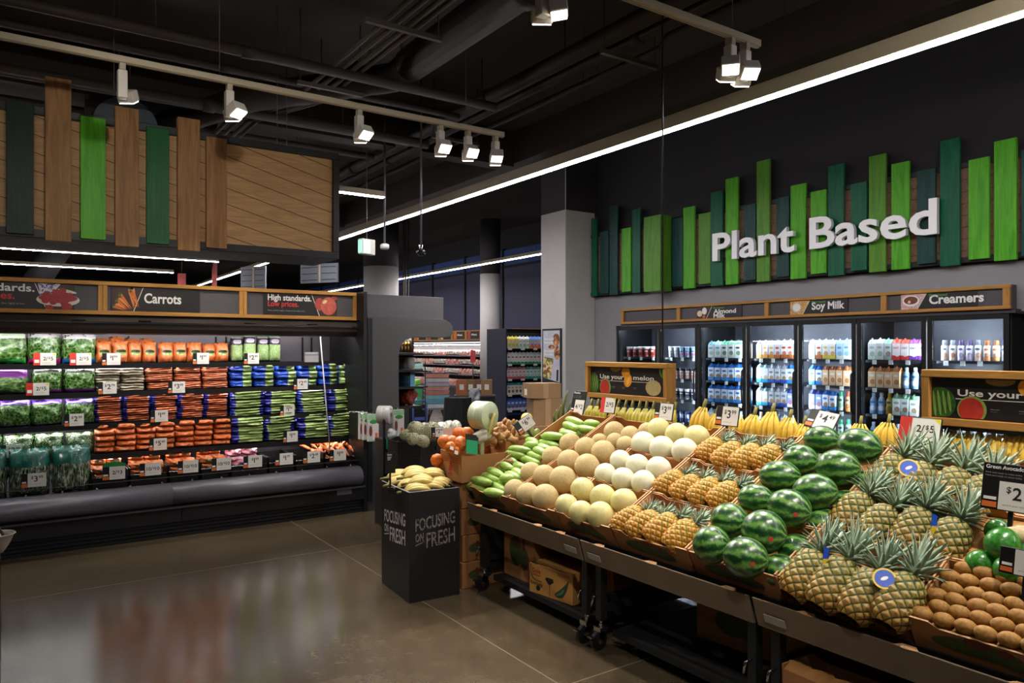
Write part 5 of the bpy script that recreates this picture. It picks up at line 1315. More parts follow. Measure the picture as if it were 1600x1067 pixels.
# ---------------- light green squash
sqm = NT('squash_skin'); sqm.set(.4, 0, .45, .1); _v = sqm.coord('Object', (6, 6, 1.2))
sqm.col(sqm.ramp(sqm.noise(_v, 3, 4), [(.25, lin('#6b9438')), (.55, lin('#98b956')), (.8, lin('#c0d28c'))])); sqm.bump(sqm.noise(_v, 3, 2), .12, .01)
sqb = MB().tube([(.012 * math.sin(t_ * 3), 0, -.5 + t_) for t_ in [i / 12 for i in range(13)]], [r_ for r_ in (.05, .105, .135, .15, .158, .16, .157, .15, .142, .13, .115, .09, .05)], 14, 0, True)
sqb.cyl((.002, 0, .49), (.0, 0, .56), .035, 8, 1); sqme = sqb.mesh('squash', [sqm.m, M('squash_stem', '#6f8a4a', .7)])
k5 = .175; QA = [(60, 445, 205, 490), (215, 505, 388, 530), (105, 395, 270, 425), (270, 440, 395, 490), (195, 355, 355, 405), (230, 300, 400, 375), (280, 255, 450, 335), (360, 260, 460, 300), (370, 385, 480, 385), (490, 270, 570, 290), (470, 320, 545, 360), (400, 350, 520, 385), (345, 190, 520, 255), (400, 155, 580, 190), (415, 120, 640, 140), (530, 205, 710, 255), (600, 170, 730, 200), (655, 130, 760, 165), (350, 420, 430, 435), (590, 45, 690, 75), (580, 95, 690, 90), (700, 60, 870, 95), (650, 105, 800, 125)]
QS = [(720 + a * k5, 680 + b * k5, 720 + c * k5, 680 + d * k5) for a, b, c, d in QA]
QS += [(700 + a * .25, 540 + b * .25, 700 + c * .25, 540 + d * .25) for a, b, c, d in [(590, 565, 720, 570), (680, 530, 850, 560), (740, 460, 845, 490), (725, 490, 810, 520), (790, 520, 930, 530), (860, 485, 940, 490), (700, 550, 800, 560), (760, 505, 840, 525)]]
for i, (x0, y0, x1, y1) in enumerate(QS):
    off = -.03 + .022 * (i % 3); a = sp(x0, y0, off); c = sp(x1, y1, off); m = (a + c) / 2; Lq = min(.24, max(.15, (c - a).length * 1.08))
    tier = 'front tier' if i < 5 else ('middle tier' if i < 19 else 'back tier')
    tag(obj('squash', sqme, None, m, (c - a).to_track_quat('Z', 'Y') @ Quaternion((0, 0, 1), rnd.uniform(0, 6)), (.2, .2, Lq)), 'light green squash, %s of those counted from the front, %s box' % (nth(i) if i < 20 else ['twenty-first', 'twenty-second', 'twenty-third', 'twenty-fourth', 'twenty-fifth', 'twenty-sixth', 'twenty-seventh', 'twenty-eighth', 'twenty-ninth', 'thirtieth', 'last'][i - 20], tier), 'squash', 'light green squash at the table end')

# ---------------- bananas
def banana_mat(name, c1, c2, green):
    t = NT(name); t.set(.45, 0, .35); a = t.attr('along'); n = t.noise(t.coord('Object'), 18, 4)
    base = t.ramp(n, [(.3, lin(c1)), (.7, lin(c2))])
    t.col(t.mix(t.ramp(a, [(.0, (.55,) * 3), (.18, (0, 0, 0)), (.8, (0, 0, 0)), (.97, (.6,) * 3)]), base, lin(green))); return t.m
ban_y = banana_mat('banana_yellow', '#c9a02c', '#dfbd48', '#8a8a34'); ban_g = banana_mat('banana_greenish', '#a89a2c', '#c2b440', '#6d7f2c'); ban_p = banana_mat('banana_pale', '#cbb060', '#e0cb84', '#8a8048')
ban_tip = M('banana_tip', '#3a2c18', .8)
def banana_pts(az, tilt, L=.2, bend=1.25):
    """finger growing from the hand's crown at the origin, hanging down (-Z) and curving back in"""
    pts = []; p = Vector((0, 0, 0)); ang = tilt
    K = 10; rad = Vector((math.sin(az), -math.cos(az), 0))
    for k in range(K + 1):
        pts.append(p.copy()); d = rad * math.sin(ang) - Vector((0, 0, 1)) * math.cos(ang); p += d * (L / K); ang -= bend / K
    return pts
def banana(b, az, tilt, L=.2, r=.0185, bend=1.25, off=(0, 0, 0)):
    pts = [Vector(off) + p for p in banana_pts(az, tilt, L, bend)]
    rs = [.0055, .0065, .0125, .0168, r, r * 1.03, r * 1.02, r * .98, r * .88, r * .6, .005]
    b.tube(pts, rs, 8, 0, True, True, [i / 10 for i in range(11)]); b.cyl(pts[-1], pts[-1] + (pts[-1] - pts[-2]).normalized() * .006, .0055, 6, 1); return b
def hand(mat, n, fan, tilt, grp, name='banana_bunch', L=.2, bend=1.25, rows=1, sp_=.008):
    o = thing(name, '', 'bananas', (0, 0, 0), 0, grp)
    for r in range(rows):
        for i in range(n):
            az = (i - (n - 1) / 2) * fan + (fan / 2 if r else 0); b = banana(MB(), az, tilt + r * .28 + .05 * (i % 2), L * (1 - .05 * (i % 2) - .04 * r), .0185, bend, (sp_ * (i - (n - 1) / 2), -.006 * r, -.01))
            obj('banana', b.mesh('banana', [mat, ban_tip], 0, 1, 'along'), o)
    obj('stem', MB().tube([(0, .004, -.03), (0, .008, .005), (0, .02, .04)], [.013, .011, .009], 8).mesh('stem', M('banana_stem', '#7a7434', .7, 0, .2, 30)), o)
    return Proto(o)
HY_ = hand(ban_y, 5, .5, .62, 'yellow banana bunches on the rear shelf', rows=1, L=.215, bend=1.0, sp_=.014); HG_ = hand(ban_g, 5, .22, .5, 'greenish bananas under the melon sign', L=.185, bend=.9)
def stand_bunch(H, px, py_top, X, lab, s=1.0, rz=None, tilt=0):
    p = on_X(px, py_top, X); H.put(p, (tilt, rnd.uniform(-.06, .06), R(-90) + (rz if rz is not None else rnd.uniform(-.3, .3))), lab, (s, s, s))
bz = .98
for i, px in enumerate([923, 933, 943, 954, 965, 976, 987, 998, 1009, 1020, 1031, 1042, 1053]):
    stand_bunch(HG_, px, 632 + (px - 925) * .05, 3.72, 'greenish banana bunch under the melon sign, %s from the left' % nth(i), 1.08, rnd.uniform(-.15, .15))
for i, (px, py, s) in enumerate([(1099, 634, 1.1), (1119, 644, .95), (1152, 648, .95), (1178, 646, .95), (1206, 641, 1.08), (1234, 650, .95), (1256, 660, .9), (1344, 660, .85), (1388, 658, .9), (1423, 672, .7)]):
    stand_bunch(HY_, px, py, 3.72, 'yellow banana bunch behind the boxes, %s from the left' % nth(i), s)
for i, px in enumerate([1468, 1490, 1511, 1531, 1551, 1572, 1594]):
    stand_bunch(HY_, px, 672 + i * 1.2, 3.72, 'yellow banana bunch under the nearer melon sign, %s from the left' % nth(i), .85)

# ---------------- signs on the table
def melon_art(o, w, h, cut=False):
    b = MB()
    wg = M('print_melon_green', '#2f5a22', .45, 0, .5, 30); wr = M('print_melon_red', '#b8352c', .45, 0, .15, 30); wl = M('print_melon_lime', '#7ea04a', .45, 0, .2, 20); org = M('print_papaya', '#d8902c', .45, 0, .2, 30); net = M('print_melon_net', '#b0a070', .5, 0, .15, 60); pk = M('print_melon_brown', '#8a6a3c', .5, 0, .2, 30)
    def cl(poly): return [(min(max(x, .002), w - .002), min(max(z, .002), h - .002)) for x, z in poly]
    flat(b, cl(disc(.045 * w, .36 * h, .085 * w, .4 * h, 24, .12)), 0, -.0072); 
    for i in range(4): flat(b, cl(disc((.012 + .028 * i) * w, (.34 + .02 * i) * h, .008 * w, (.36 - .03 * i) * h, 14, .12)), 3, -.0074)
    flat(b, cl(disc(.215 * w, .23 * h, .077 * w, .34 * h, 26, .05)), 3, -.0078); flat(b, cl(disc(.212 * w, .215 * h, .066 * w, .31 * h, 26, .05)), 1, -.0082)
    flat(b, cl(disc(.5 * w, .83 * h, .055 * w, .22 * h, 20, .2)), 2, -.0078); flat(b, cl(disc(.53 * w, .52 * h, .05 * w, .25 * h, 20, -.5)), 2, -.0082); flat(b, cl(disc(.535 * w, .52 * h, .02 * w, .16 * h, 16, -.5)), 6, -.0086)
    flat(b, cl(disc(.36 * w, .97 * h, .075 * w, .14 * h, 18)), 5, -.0074); flat(b, cl(disc(.855 * w, .3 * h, .095 * w, .28 * h, 28)), 4, -.0086)
    flat(b, cl(disc(.97 * w, .9 * h, .04 * w, .25 * h, 16, .25)), 3, -.0074); flat(b, cl(disc(.955 * w, .86 * h, .012 * w, .2 * h, 12, .25)), 0, -.0078)
    obj('printed_fruit', b.mesh('print', [wg, wr, org, wl, net, pk, M('print_papaya_light', '#e8b050', .45)]), o, label='printed melons and papaya')
    lettering('Use your', .17 * h, printwhite, o, (.14 * w, -.0075, .56 * h), w=.33 * w, bold=.02); lettering('melon', .17 * h, printwhite, o, (.6 * w, -.0068, .56 * h), w=.26 * w, bold=.02)
    obj('printed_line', flat(MB(), [(.13 * w, .475 * h), (.93 * w, .475 * h), (.93 * w, .49 * h), (.13 * w, .49 * h)], 0, -.0068).mesh('line', printwhite), o)
    for x, l in ((.31, 'Watermelon'), (.45, 'Cantaloupe'), (.6, 'Honeydew')):
        lettering(l, .028 * h, inkgray, o, (x * w, -.0075, .25 * h), bold=.02)
        lettering('sweet and juicy', .018 * h, inkgray, o, (x * w, -.0075, .2 * h))
def melon_sign(label, ya, yb, z0, z1, X=3.78):
    o = thing('melon_sign', label, 'sign', (X, ya, z0), R(-90), 'oak framed melon signs'); w = ya - yb; h = z1 - z0; t = .035
    obj('backing', MB().box(t, w - t, 0, .02, t, h - t).mesh('backing', signblack), o)
    obj('frame_rail', MB().box(0, w, -.035, .06, 0, t).mesh('rail', oak, .002), o); obj('frame_rail', MB().box(0, w, -.035, .06, h - t, h).mesh('rail', oak, .002), o)
    obj('frame_post', MB().box(0, t, -.033, .06, t, h - t).mesh('post', oakz, .002), o); obj('frame_post', MB().box(w - t, w, -.033, .06, t, h - t).mesh('post', oakz, .002), o)
    art = obj('artwork', MB().box(t + .003, w - t - .003, -.004, 0, t + .003, h - t - .003).mesh('art', signblack), o)
    e = obj('printed_panel', MB().box(0, w - 2 * t - .006, -.006, -.004, 0, h - 2 * t - .006).mesh('panel', signblack), art, (t + .003, 0, t + .003))
    # prints hang directly under the artwork part, shifted by hand to stay one level deep
    class Sh: pass
    before = set(bpy.data.objects)
    melon_art(art, w - 2 * t - .006, h - 2 * t - .006)
    for q in set(bpy.data.objects) - before: q.location = Vector(q.location) + Vector((t + .003, 0, t + .003))
    for xx in (.08, w - .1):
        obj('stand_post', MB().box(xx, xx + .02, .02, .04, 1.046 - z0, .0).mesh('stand', black), o)
    obj('stand_bar', MB().box(0, w, .015, .045, -.022, -.001).mesh('bar', black), o)
a = on_X(919, 565, 3.78); c = on_X(1047, 567.5, 3.78)
melon_sign('oak framed Use your melon sign above the greenish bananas', a.y, c.y, on_X(915, 619, 3.78).z, a.z)
a = on_X(1445, 577, 3.70)
melon_sign('nearer oak framed Use your melon sign cut by the right edge', a.y, a.y - .9, on_X(1443, 661, 3.70).z, a.z, 3.70)
def price_card(px, py, X, w, h, text, label, red=False, tilt=0, roll=0, top=None, rz=R(-90), extra=None, Yp=None, parent_z=None, lean=-.2, green=False):
    p = on_X(px, py, X) if Yp is None else on_Y(px, py, Yp)
    o = thing('price_card', label, 'price card', p, 0, 'price cards on the produce tables', (lean, roll, rz + tilt))
    fr = .3
    obj('holder', MB().box(-w / 2, w / 2, 0, .008, -h / 2, h / 2 + (h * .55 if top else 0)).mesh('holder', black, .002), o)
    obj('card', MB().box(-w / 2 + w * fr, w / 2 - .004, -.003, 0, -h / 2 + .004, h / 2 - .004).mesh('card', whitecard), o)
    if red: obj('sale_strip', MB().box(-w / 2, -w / 2 + w * fr, -.003, 0, -h / 2, h / 2).mesh('strip', printred), o, label='red sale strip'); obj('corner_flag', MB().prism([(w / 2 - .004, h / 2 - .004), (w / 2 - .035, h / 2 - .004), (w / 2 - .004, h / 2 - .03)], 'y', -.004, -.003).mesh('flag', printyellow), o)
    else: obj('orange_mark', MB().box(-w / 2 + .006, -w / 2 + w * fr - .006, -.003, 0, -h / 2 + .008, -h / 2 + h * .26).mesh('mark', printorange), o); obj('white_mark', MB().box(-w / 2 + .01, -w / 2 + w * fr - .008, -.003, 0, -h / 2 + h * .32, -h / 2 + h * .42).mesh('mark', printwhite), o)
    price_text(o, text, -w / 2 + w * fr, w / 2 - .004, h, -.0035)
    if top: 
        lettering(top, h * .13, printwhite, o, (-w / 2 + .01, -.001, h / 2 + h * .36), bold=.02)
        for i in range(2): lettering('fresh and ready to enjoy today', h * .05, inkgray, o, (-w / 2 + .01, -.001, h / 2 + h * (.2 - .1 * i)), w=w * .6)
    obj('clip', MB().box(-.008, .008, .006, .014, -h / 2 - .09, 0).box(-.02, .02, .0, .03, -h / 2 - .11, -h / 2 - .07).mesh('clip', black), o)
    return o
def price_text(o, text, x0, x1, h, y):
    """'$3.99' -> small dollar sign, big figure, small cents; '2/$5' likewise"""
    W_ = x1 - x0; cx = (x0 + x1) / 2
    if '/' in text:
        a, c = text.split('/$'); big = h * .3; parts_ = [(a + '/', big, 0), ('$', big * .62, big * .38), (c, big, 0)]
    else:
        a, c = text[1:].split('.'); big = h * .42; parts_ = [('$', big * .5, big * .5), (a, big, 0), (c, big * .5, big * .5)]
    ws = []
    for s, hh, dz in parts_:
        v, f = text_mesh(s, .015); ws.append((max(p[0] for p in v) - min(p[0] for p in v)) * hh / .73)
    tot = sum(ws) + .04 * W_ * (len(ws) - 1); k = min(1.0, W_ * .8 / tot); x = cx - tot * k / 2
    for (s, hh, dz), w in zip(parts_, ws):
        lettering(s, hh * k, ink, o, (x, y, -h * .1 + dz * k), bold=.015, name='price_figure'); x += (w + .04 * W_) * k
    lettering('price per unit', h * .05, inkgray, o, (x0 + W_ * .12, y, -h * .32), w=W_ * .55, name='small_print')
XS_ = 3.56
price_card(902, 636, XS_ + .02, .155, .12, '4/$2', 'price card reading 4 for $2 with a dark header, behind the squash', top='Plantains', lean=-.25)
price_card(950, 633, XS_ + .05, .155, .115, '2/$5', 'red edged price card reading 2 for $5 behind the cantaloupes', red=True)
price_card(1037, 643, XS_ + .03, .165, .115, '$3.99', 'price card reading $3.99 under the melon sign')
price_card(1136, 650, XS_ + .02, .17, .12, '$3.99', 'price card reading $3.99 among the yellow bananas')
price_card(1284, 656, XS_ + .02, .17, .11, '$4.49', 'price card reading $4.49 leaning above the watermelons', lean=-.6, roll=.12)
price_card(1437, 671, XS_ - .02, .19, .115, '2/$5', 'red edged price card reading 2 for $5 behind the green pineapples', red=True, lean=-.3)
price_card(1580, 776, 3.0, .2, .11, '$2.49', 'price card reading $2.49 with a Green Avocados header', top='Green Avocados', lean=-.2)
price_card(1603, 881, 2.8, .16, .09, '$1.99', 'price card cut by the right edge beside the avocados', lean=-.2)
# cable and clear things hanging
tag(obj('hanging_cable', MB().cyl((3.86, 3.36 + .37, 1.56), (3.86, 3.36 + .37, ZC), .006, 8).mesh('cable', black)), 'thin black cable dropping from the ceiling to the melon sign', 'cable')
# ------------------------------------------------------------------ end case with the C-shaped side, facing right
EX0, EX1, EY0, EY1 = 3.03, 4.03, 7.02, 9.5
ec = thing('end_case', 'charcoal end case whose C-shaped side panel faces the aisle', 'refrigerated case', (EX0, EY0, 0))
W_ = EX1 - EX0; yt = on_Y(640, 497, EY0).z; yb = on_Y(640, 527, EY0).z; tt = on_Y(640, 462, EY0).z
arc = [(W_ - .17 + .17 * math.sin(a), yt - .1 + .1 * math.cos(a)) for a in [R(i * 15) for i in range(7)]]
arc2 = [(W_, yb + .05), (W_ - .03, yb + .01), (W_ - .08, yb)]
poly = [(0, 0), (0, yt)] + arc + arc2 + [(.52, yb), (.43, yb - .03), (.375, yb - .09), (.352, yb - .17), (.352, .8), (.42, .66), (.55, .6), (W_ + .03, .58), (W_ + .05, .3), (W_ + .03, .12), (W_ + .0, .1), (W_, 0)]
obj('side_panel', MB().prism(poly[::-1], 'y', 0, .045).mesh('side_panel', charcoal, .004), ec)
obj('top_box', MB().box(0, .9, .03, EY1 - EY0, yt, tt).mesh('top_box', M('top_box_grey', '#454347', .5, .1, .05), .004), ec)
obj('back_wall', MB().box(0, .06, .05, EY1 - EY0, 0, yt).mesh('back_wall', charcoal), ec)
obj('canopy', MB().box(.06, W_, .05, EY1 - EY0, yb + .03, yt - .01).mesh('canopy', blackm), ec)
obj('case_light', MB().box(.5, .56, .06, EY1 - EY0, yb + .012, yb + .028).mesh('led', led), ec)
obj('base', MB().box(.06, W_ + .0, .05, EY1 - EY0, 0, .55).mesh('base', blackm), ec)
obj('wall_cap', MB().box(0, .05, -.012, .0, .1, 1.96).mesh('strip', black), ec)
EZ = [on_Y(633, y, EY0 + .2).z for y in (551, 577, 603, 633)]
for z in EZ: obj('shelf', MB().box(.06, .66, .05, EY1 - EY0, z - .025, z - .002).mesh('shelf', shelf_m), ec)
goods = [('dressing_bottle', 'dark bottle with a yellow label', 'bottle', MB().lathe([(.4, 0), (.5, .03), (.5, .6), (.3, .78), (.2, .84), (.2, 1), (0, 1)], 14).mesh('bottle', cartmat('dressing', '#1c1412', '#2a1a14', '#2a1c14', '#e0b040', '#d8a030')), .19, .07),
         ('pouch', 'grey white pouch', 'pouch', pillow(8, 10, 4, .06, seed=3).mesh('pouch', bagmat('pouch_grey', ('n', ['#8a8a88', '#b4b2ae', '#d0cec8'], 20), [(.8, 2, '#3a3a3c')])), .16, .09),
         ('juice_pack', 'light blue slim pack', 'pack', MB().box(-.5, .5, -.5, .5, 0, 1).mesh('pack', cartmat('pack_blue', '#2a2c34', '#6aa8d0', '#5a98c4', '#c8dce8', '#8ac0dc')), .17, .06),
         ('net_bag', 'red net bag of onions', 'net bag', pillow(10, 10, 2.4, .16, seed=4).mesh('net_bag', bagmat('net_red', ('leaf', ['#3a100c', '#7a2418', '#a83c28', '#c8694a'], 30))), .19, .16)]
for (nm, lab, cat, me, h, w), z in zip(goods, EZ):
    n = int(.5 / w)
    for i in range(n):
        y = EY0 + .12 + i * w * 1.1
        o = obj(nm, me, None, (EX0 + .57, y + w / 2, z), (0, 0, R(90) + rnd.uniform(-.1, .1)), (w * .95, w * .9, h))
        tag(o, '%s on the end case shelf, %s from the front' % (lab, nth(i)), cat, lab + 's in the end case')
# ------------------------------------------------------------------ bag packs, roll stands
def pack(label, px, py, Y, w, h, rz=0):
    p = on_Y(px, py, Y); o = thing('produce_bag_pack', label, 'bag pack', p, rz, 'hanging packs of produce bags')
    obj('carton', MB().box(-w / 2, w / 2, -.02, .02, -h / 2, h / 2).mesh('pack', M('pack_white', '#d4ccca', .5, 0, .03)), o)
    b = MB(); f = lambda poly, mi, d: b.prism(poly, 'y', -.02 - d, -.019 - d, mi)
    f([(-w / 2, h * .3), (w / 2, h * .3), (w / 2, h / 2), (-w / 2, h / 2)], 0, .0005); f([(-w / 2, -h / 2), (w / 2, -h / 2), (w / 2, -h * .44), (-w / 2, -h * .44)], 0, .0005)
    f(disc(.0, h * .22, w * .38, h * .08, 16), 1, .001); f([(-w / 2, -h * .44), (-w * .1, -h * .44), (-w * .1, h * .12), (-w / 2, h * .12)], 2, .0008); f(disc(-w * .28, -h * .12, w * .15, h * .2, 14), 3, .0014); f([(w * .15, -h * .36), (w * .4, -h * .36), (w * .4, -h * .2), (w * .15, -h * .2)], 4, .001)
    obj('print', b.mesh('print', [M('pack_green', '#8fbf94', .5, 0, .1), M('pack_leaf', '#2f8a3a', .5), M('pack_stripe', '#b9b4b8', .5), M('pack_beet', '#6a3024', .5), printorange]), o, label='green leaf and beet print')
    obj('hang_hook', MB().cyl((0, -.03, h / 2 + .008), (0, .06, h / 2 + .012), .004, 6).cyl((-.14, .02, h / 2 + .01), (0, .02, h / 2 + .01), .004, 6).mesh('hook', chrome), o)
pack('leftmost of three white and green bag packs on the end panel', 567, 665, 6.95, .085, .265)
pack('middle one of three white and green bag packs on the end panel', 573, 666, 6.91, .085, .265)
pack('front one of three white and green bag packs on the end panel', 582.5, 668, 6.87, .11, .27)
pack('white and green bag pack right of the white roll', 622, 660, 6.28, .105, .24)
ped = on_Y(611, 790, 6.3)
o = thing('roll_stand', 'black pedestal with a white bag roll beside the end panel', 'bag dispenser', (ped.x, 6.3, 0))
zt = on_Y(610, 686, 6.3).z
obj('pedestal', MB().box(-.075, .095, 0, .2, 0, zt).mesh('pedestal', M('pedestal_dark', '#2a2728', .45, .1, .08), .004), o)
obj('pole', MB().box(-.085, -.065, -.02, .0, zt - .6, zt + .22).mesh('pole', black), o)
rc = on_Y(601, 648, 6.35)
def roll(parent, c, axis, r, w, mat, lab):
    q = Vector(axis).to_track_quat('Z', 'Y'); b = MB()
    b.lathe([(.02, -w / 2), (r * .97, -w / 2), (r, -w / 2 + .006), (r, w / 2 - .006), (r * .97, w / 2), (.02, w / 2)], 36)
    ro = obj('bag_roll', b.mesh('roll', mat), parent, c, q, None, lab)
    obj('core', MB().cyl((0, 0, -w / 2 - .012), (0, 0, w / 2 + .012), .02, 16).mesh('core', M('roll_core', '#8d8a80', .6)), ro)
def rollmat(name, c1, c2):
    t = NT(name); t.set(.35, 0, .5, .2); x, y, z = t.sep(t.coord('Object')); r_ = t.math('SQRT', t.math('ADD', t.math('MULTIPLY', x, x), t.math('MULTIPLY', y, y)))
    n = t.noise(t.coord('Object', (3, 3, 60)), 2, 3); rg = t.math('SINE', t.math('MULTIPLY', r_, 420.0))
    t.col(t.ramp(t.math('ADD', t.math('MULTIPLY', rg, .12), n), [(.3, lin(c1)), (.7, lin(c2))])); return t.m
roll(o, (rc.x - ped.x, .05, rc.z), (.75, -.66, 0), .085, .12, rollmat('roll_white', '#c4c6c2', '#e2e2de'), 'white plastic bag roll')
obj('loose_bag', pillow(8, 8, 2, .3, seed=3).mesh('loose_bag', M('bag_white', '#c8c8c6', .3, 0, .1, 30)), o, (.02, -.02, zt + .0), None, (.13, .06, .1), 'crumpled white bag end')
obj('green_tag', MB().box(-.06, .07, -.03, -.024, zt - .085, zt).mesh('tag', teal_tag), o, label='green plastic tag')
p = on_Y(757, 649, 4.42); pb = on_Y(753, 742, 4.40)
o = thing('roll_stand', 'pale pole with a big clear bag roll over the ginger boxes', 'bag dispenser', (pb.x, 4.40, pb.z - .1))
palep = M('pale_pole', '#9aa27a', .4, .1, .08)
obj('pole', MB().box(-.014, .014, -.01, .01, 0, on_Y(753, 677, 4.4).z - pb.z + .1).mesh('pole', palep, .002), o)
top = p - Vector((pb.x, 4.40, pb.z - .1))
obj('arm', MB().tube([(0, 0, on_Y(753, 679, 4.4).z - pb.z + .1), (.05, -.02, on_Y(753, 677, 4.4).z - pb.z + .1), (top.x + .04, top.y - .07, top.z + .02)], [.012, .016, .013], 4).mesh('arm', M('pale_bracket', '#bfae6a', .4)), o)
roll(o, (top.x, top.y + .02, top.z), (.35, -.93, 0), .1, .13, rollmat('roll_greenish', '#a9b896', '#d4dcc0'), 'clear greenish plastic bag roll')
obj('loose_bag', pillow(8, 8, 2, .3, seed=6).mesh('loose_bag', M('bag_clear', '#b9b2a8', .3, 0, .15, 30)), o, (-.06, -.01, top.z - .16), (0, 1.2, 0), (.09, .05, .13), 'crumpled clear bag end')
gt = on_Y(737, 697, 4.36) - Vector((pb.x, 4.40, pb.z - .1))
obj('green_tag', MB().box(-.05, .05, -.005, .0, -.055, .04).mesh('tag', teal_tag), o, gt, (-.2, .2, .1), label='green plastic tag'); obj('tag_holder', MB().box(-.055, .055, -.004, .004, .04, .08, 0).mesh('holder', black), o, gt, (-.2, .2, .1)); 
# ------------------------------------------------------------------ cauliflower bin
cb_ = on_Y(664, 690, 5.75); rz_ = cb_.z
o = thing('octagon_bin', 'black eight-sided bin of wrapped cauliflower', 'bin', (cb_.x + .05, 5.98, 0)); rb = .27
oc = lambda r: [(r * math.cos(R(22.5 + 45 * i)), r * math.sin(R(22.5 + 45 * i))) for i in range(8)]
obj('bin_shell', MB().prism(oc(rb), 'z', 0, rz_ - .12).mesh('shell', M('bin_black', '#171615', .5, .05, .1), .004), o)
rim = MB()
a8 = oc(rb); i8 = oc(rb - .012)
for i in range(8):
    j = (i + 1) % 8; rim.hexa([(*a8[i], rz_ - .12), (*a8[j], rz_ - .12), (*i8[j], rz_ - .12), (*i8[i], rz_ - .12)], [(*a8[i], rz_), (*a8[j], rz_), (*i8[j], rz_), (*i8[i], rz_)])
obj('rim', rim.mesh('rim', M('bin_black', '#171615')), o)
caul = NT('cauliflower_wrapped'); caul.set(.25, 0, .5, .8); _v = caul.coord('Object'); _n = caul.noise(_v, 2.2, 3)
_c = caul.ramp(caul.voro(_v, 9), [(.1, lin('#f0e8cf')), (.6, lin('#cfc99c'))]); caul.col(caul.mix(caul.math('GREATER_THAN', _n, .58), _c, lin('#86a854'))); caul.bump(caul.voro(_v, 9), .8, .03)
cme = MB().ell((0, 0, 0), 1, 1, .85, 28, 18, 0, lambda p: 1 + .07 * noise.noise(p * 4)).mesh('cauliflower', caul.m)
for i, (px, py, r_, Y) in enumerate([(651, 671, 15, 5.95), (674, 674, 16, 5.9), (646, 686, 11, 5.8), (660, 690, 12, 5.76), (636, 680, 12, 5.98), (684, 684, 10, 5.86)]):
    c = on_Y(px, py, Y); q = r_ / F * depth(c)
    tag(obj('cauliflower', cme, None, c, rq(i + 40), (q, q, q)), 'wrapped cauliflower in the black bin, ' + ['upper left one', 'upper right one', 'low one at the rim with a dark sticker', 'lower middle one beside the price card', 'leftmost yellowish one', 'rightmost at the rim'][i], 'cauliflower', 'cauliflower in the eight-sided bin')
price_card(684, 675, 0, .12, .09, '$2.99', 'small white price card at the cauliflower bin', Yp=5.66, rz=0, lean=-.1)
o = thing('low_display', 'dark display table of white cauliflower behind the bin', 'display table', (on_Y(690, 690, 6.38).x, 6.38, 0))
zt = on_Y(690, 668, 6.4).z - .09
obj('table_top', MB().box(-.3, .3, 0, .42, zt - .05, zt).mesh('top', blackm), o)
for sx_ in (-.27, .23):
    for sy in (.02, .36): obj('leg', MB().box(sx_, sx_ + .04, sy, sy + .04, 0, zt - .05).mesh('leg', blackm), o)
cme2 = MB().ell((0, 0, 0), 1, 1, .8, 24, 16, 0, lambda p: 1 + .08 * noise.noise(p * 4)).mesh('cauliflower', bagmat('cauliflower_white', ('leaf', ['#4a6a3a', '#c4c4b0', '#dcd8cc', '#e8e4dc'], 3), coat=.6))
for i, px in enumerate([664, 677, 690, 701, 712]):
    c = on_Y(px, 666 - (i % 2) * 3, 6.5 + .1 * (i % 2)); tag(obj('cauliflower', cme2, None, (c.x, c.y, zt + .07), rq(i + 60), (.075, .075, .075)), 'white wrapped cauliflower on the low display, %s from the left' % nth(i), 'cauliflower', 'cauliflower on the low display')
p = on_Y(703, 669, 6.39); tag(obj('tray_lid', MB().box(-.075, .075, 0, .01, -.045, .04).mesh('lid', M('pink_card', '#c79c84', .7, 0, .05)), None, (p.x, 6.39, zt + .046), (R(-10), R(-6), 0)), 'pinkish cardboard panel leaning in front of the white cauliflower', 'cardboard')
# ------------------------------------------------------------------ boxes beside the tables: stack, squash crate, root boxes
o0 = None
for i in range(4):
    o = thing('cardboard_box', ['bottom brown box of the stack beside the banana bin', 'second brown box up in the stack beside the banana bin', 'third brown box up in the stack beside the banana bin', 'top closed brown box under the squash crate'][i], 'cardboard box', (2.575 + .006 * (i % 2), 4.36 + .005 * i, i * .183), 0, 'stacked boxes beside the banana bin')
    obj('box_body', MB().box(0, .4, 0, .3, 0, .18).mesh('box', card, .003), o); obj('tape', MB().box(-.001, 0, .12, .18, 0, .18).mesh('tape', card_edge), o)
    obj('front_print', box_print(.2, .12), o, (.14, 0, .03), (0, 0, R(90)), label='green and red print')
z0 = 4 * .183 + .001
cr = thing('produce_crate', 'open brown crate of orange squash with a red tree mark', 'cardboard box', (2.565, 4.35, z0)); CH_ = on_Y(723, 713, 4.35).z - z0
b = MB(); b.box(0, .42, 0, .006, 0, CH_); b.box(0, .42, .29, .296, 0, CH_ + .02); b.box(0, .006, .006, .29, 0, CH_ + .015); b.box(.414, .42, .006, .29, 0, CH_); b.box(.006, .414, .006, .29, 0, .006); b.box(.006, .414, .006, .29, CH_ - .09, CH_ - .084)
obj('box_walls', b.mesh('walls', [card, card_in]), cr)
b = MB(); f = lambda poly, d=.001: b.prism(poly, 'x', -d, -d + .0008, 0)
for t_ in range(3): f([(.15 + s * (.035 - .008 * t_), .07 + .018 * t_ + (.0 if s else .03)) for s in (1, 0, -1)])
f([(.155, .05), (.155, .075), (.145, .075), (.145, .05)]); f([(.12, .04), (.12, .046), (.18, .046), (.18, .04)])
for i in range(3): f([(.05, CH_ - .02 - .014 * i), (.05, CH_ - .026 - .014 * i), (.24, CH_ - .026 - .014 * i), (.24, CH_ - .02 - .014 * i)])
obj('printed_mark', b.mesh('mark', M('crate_red', '#9a2c1c', .6)), cr, label='red tree shaped mark')
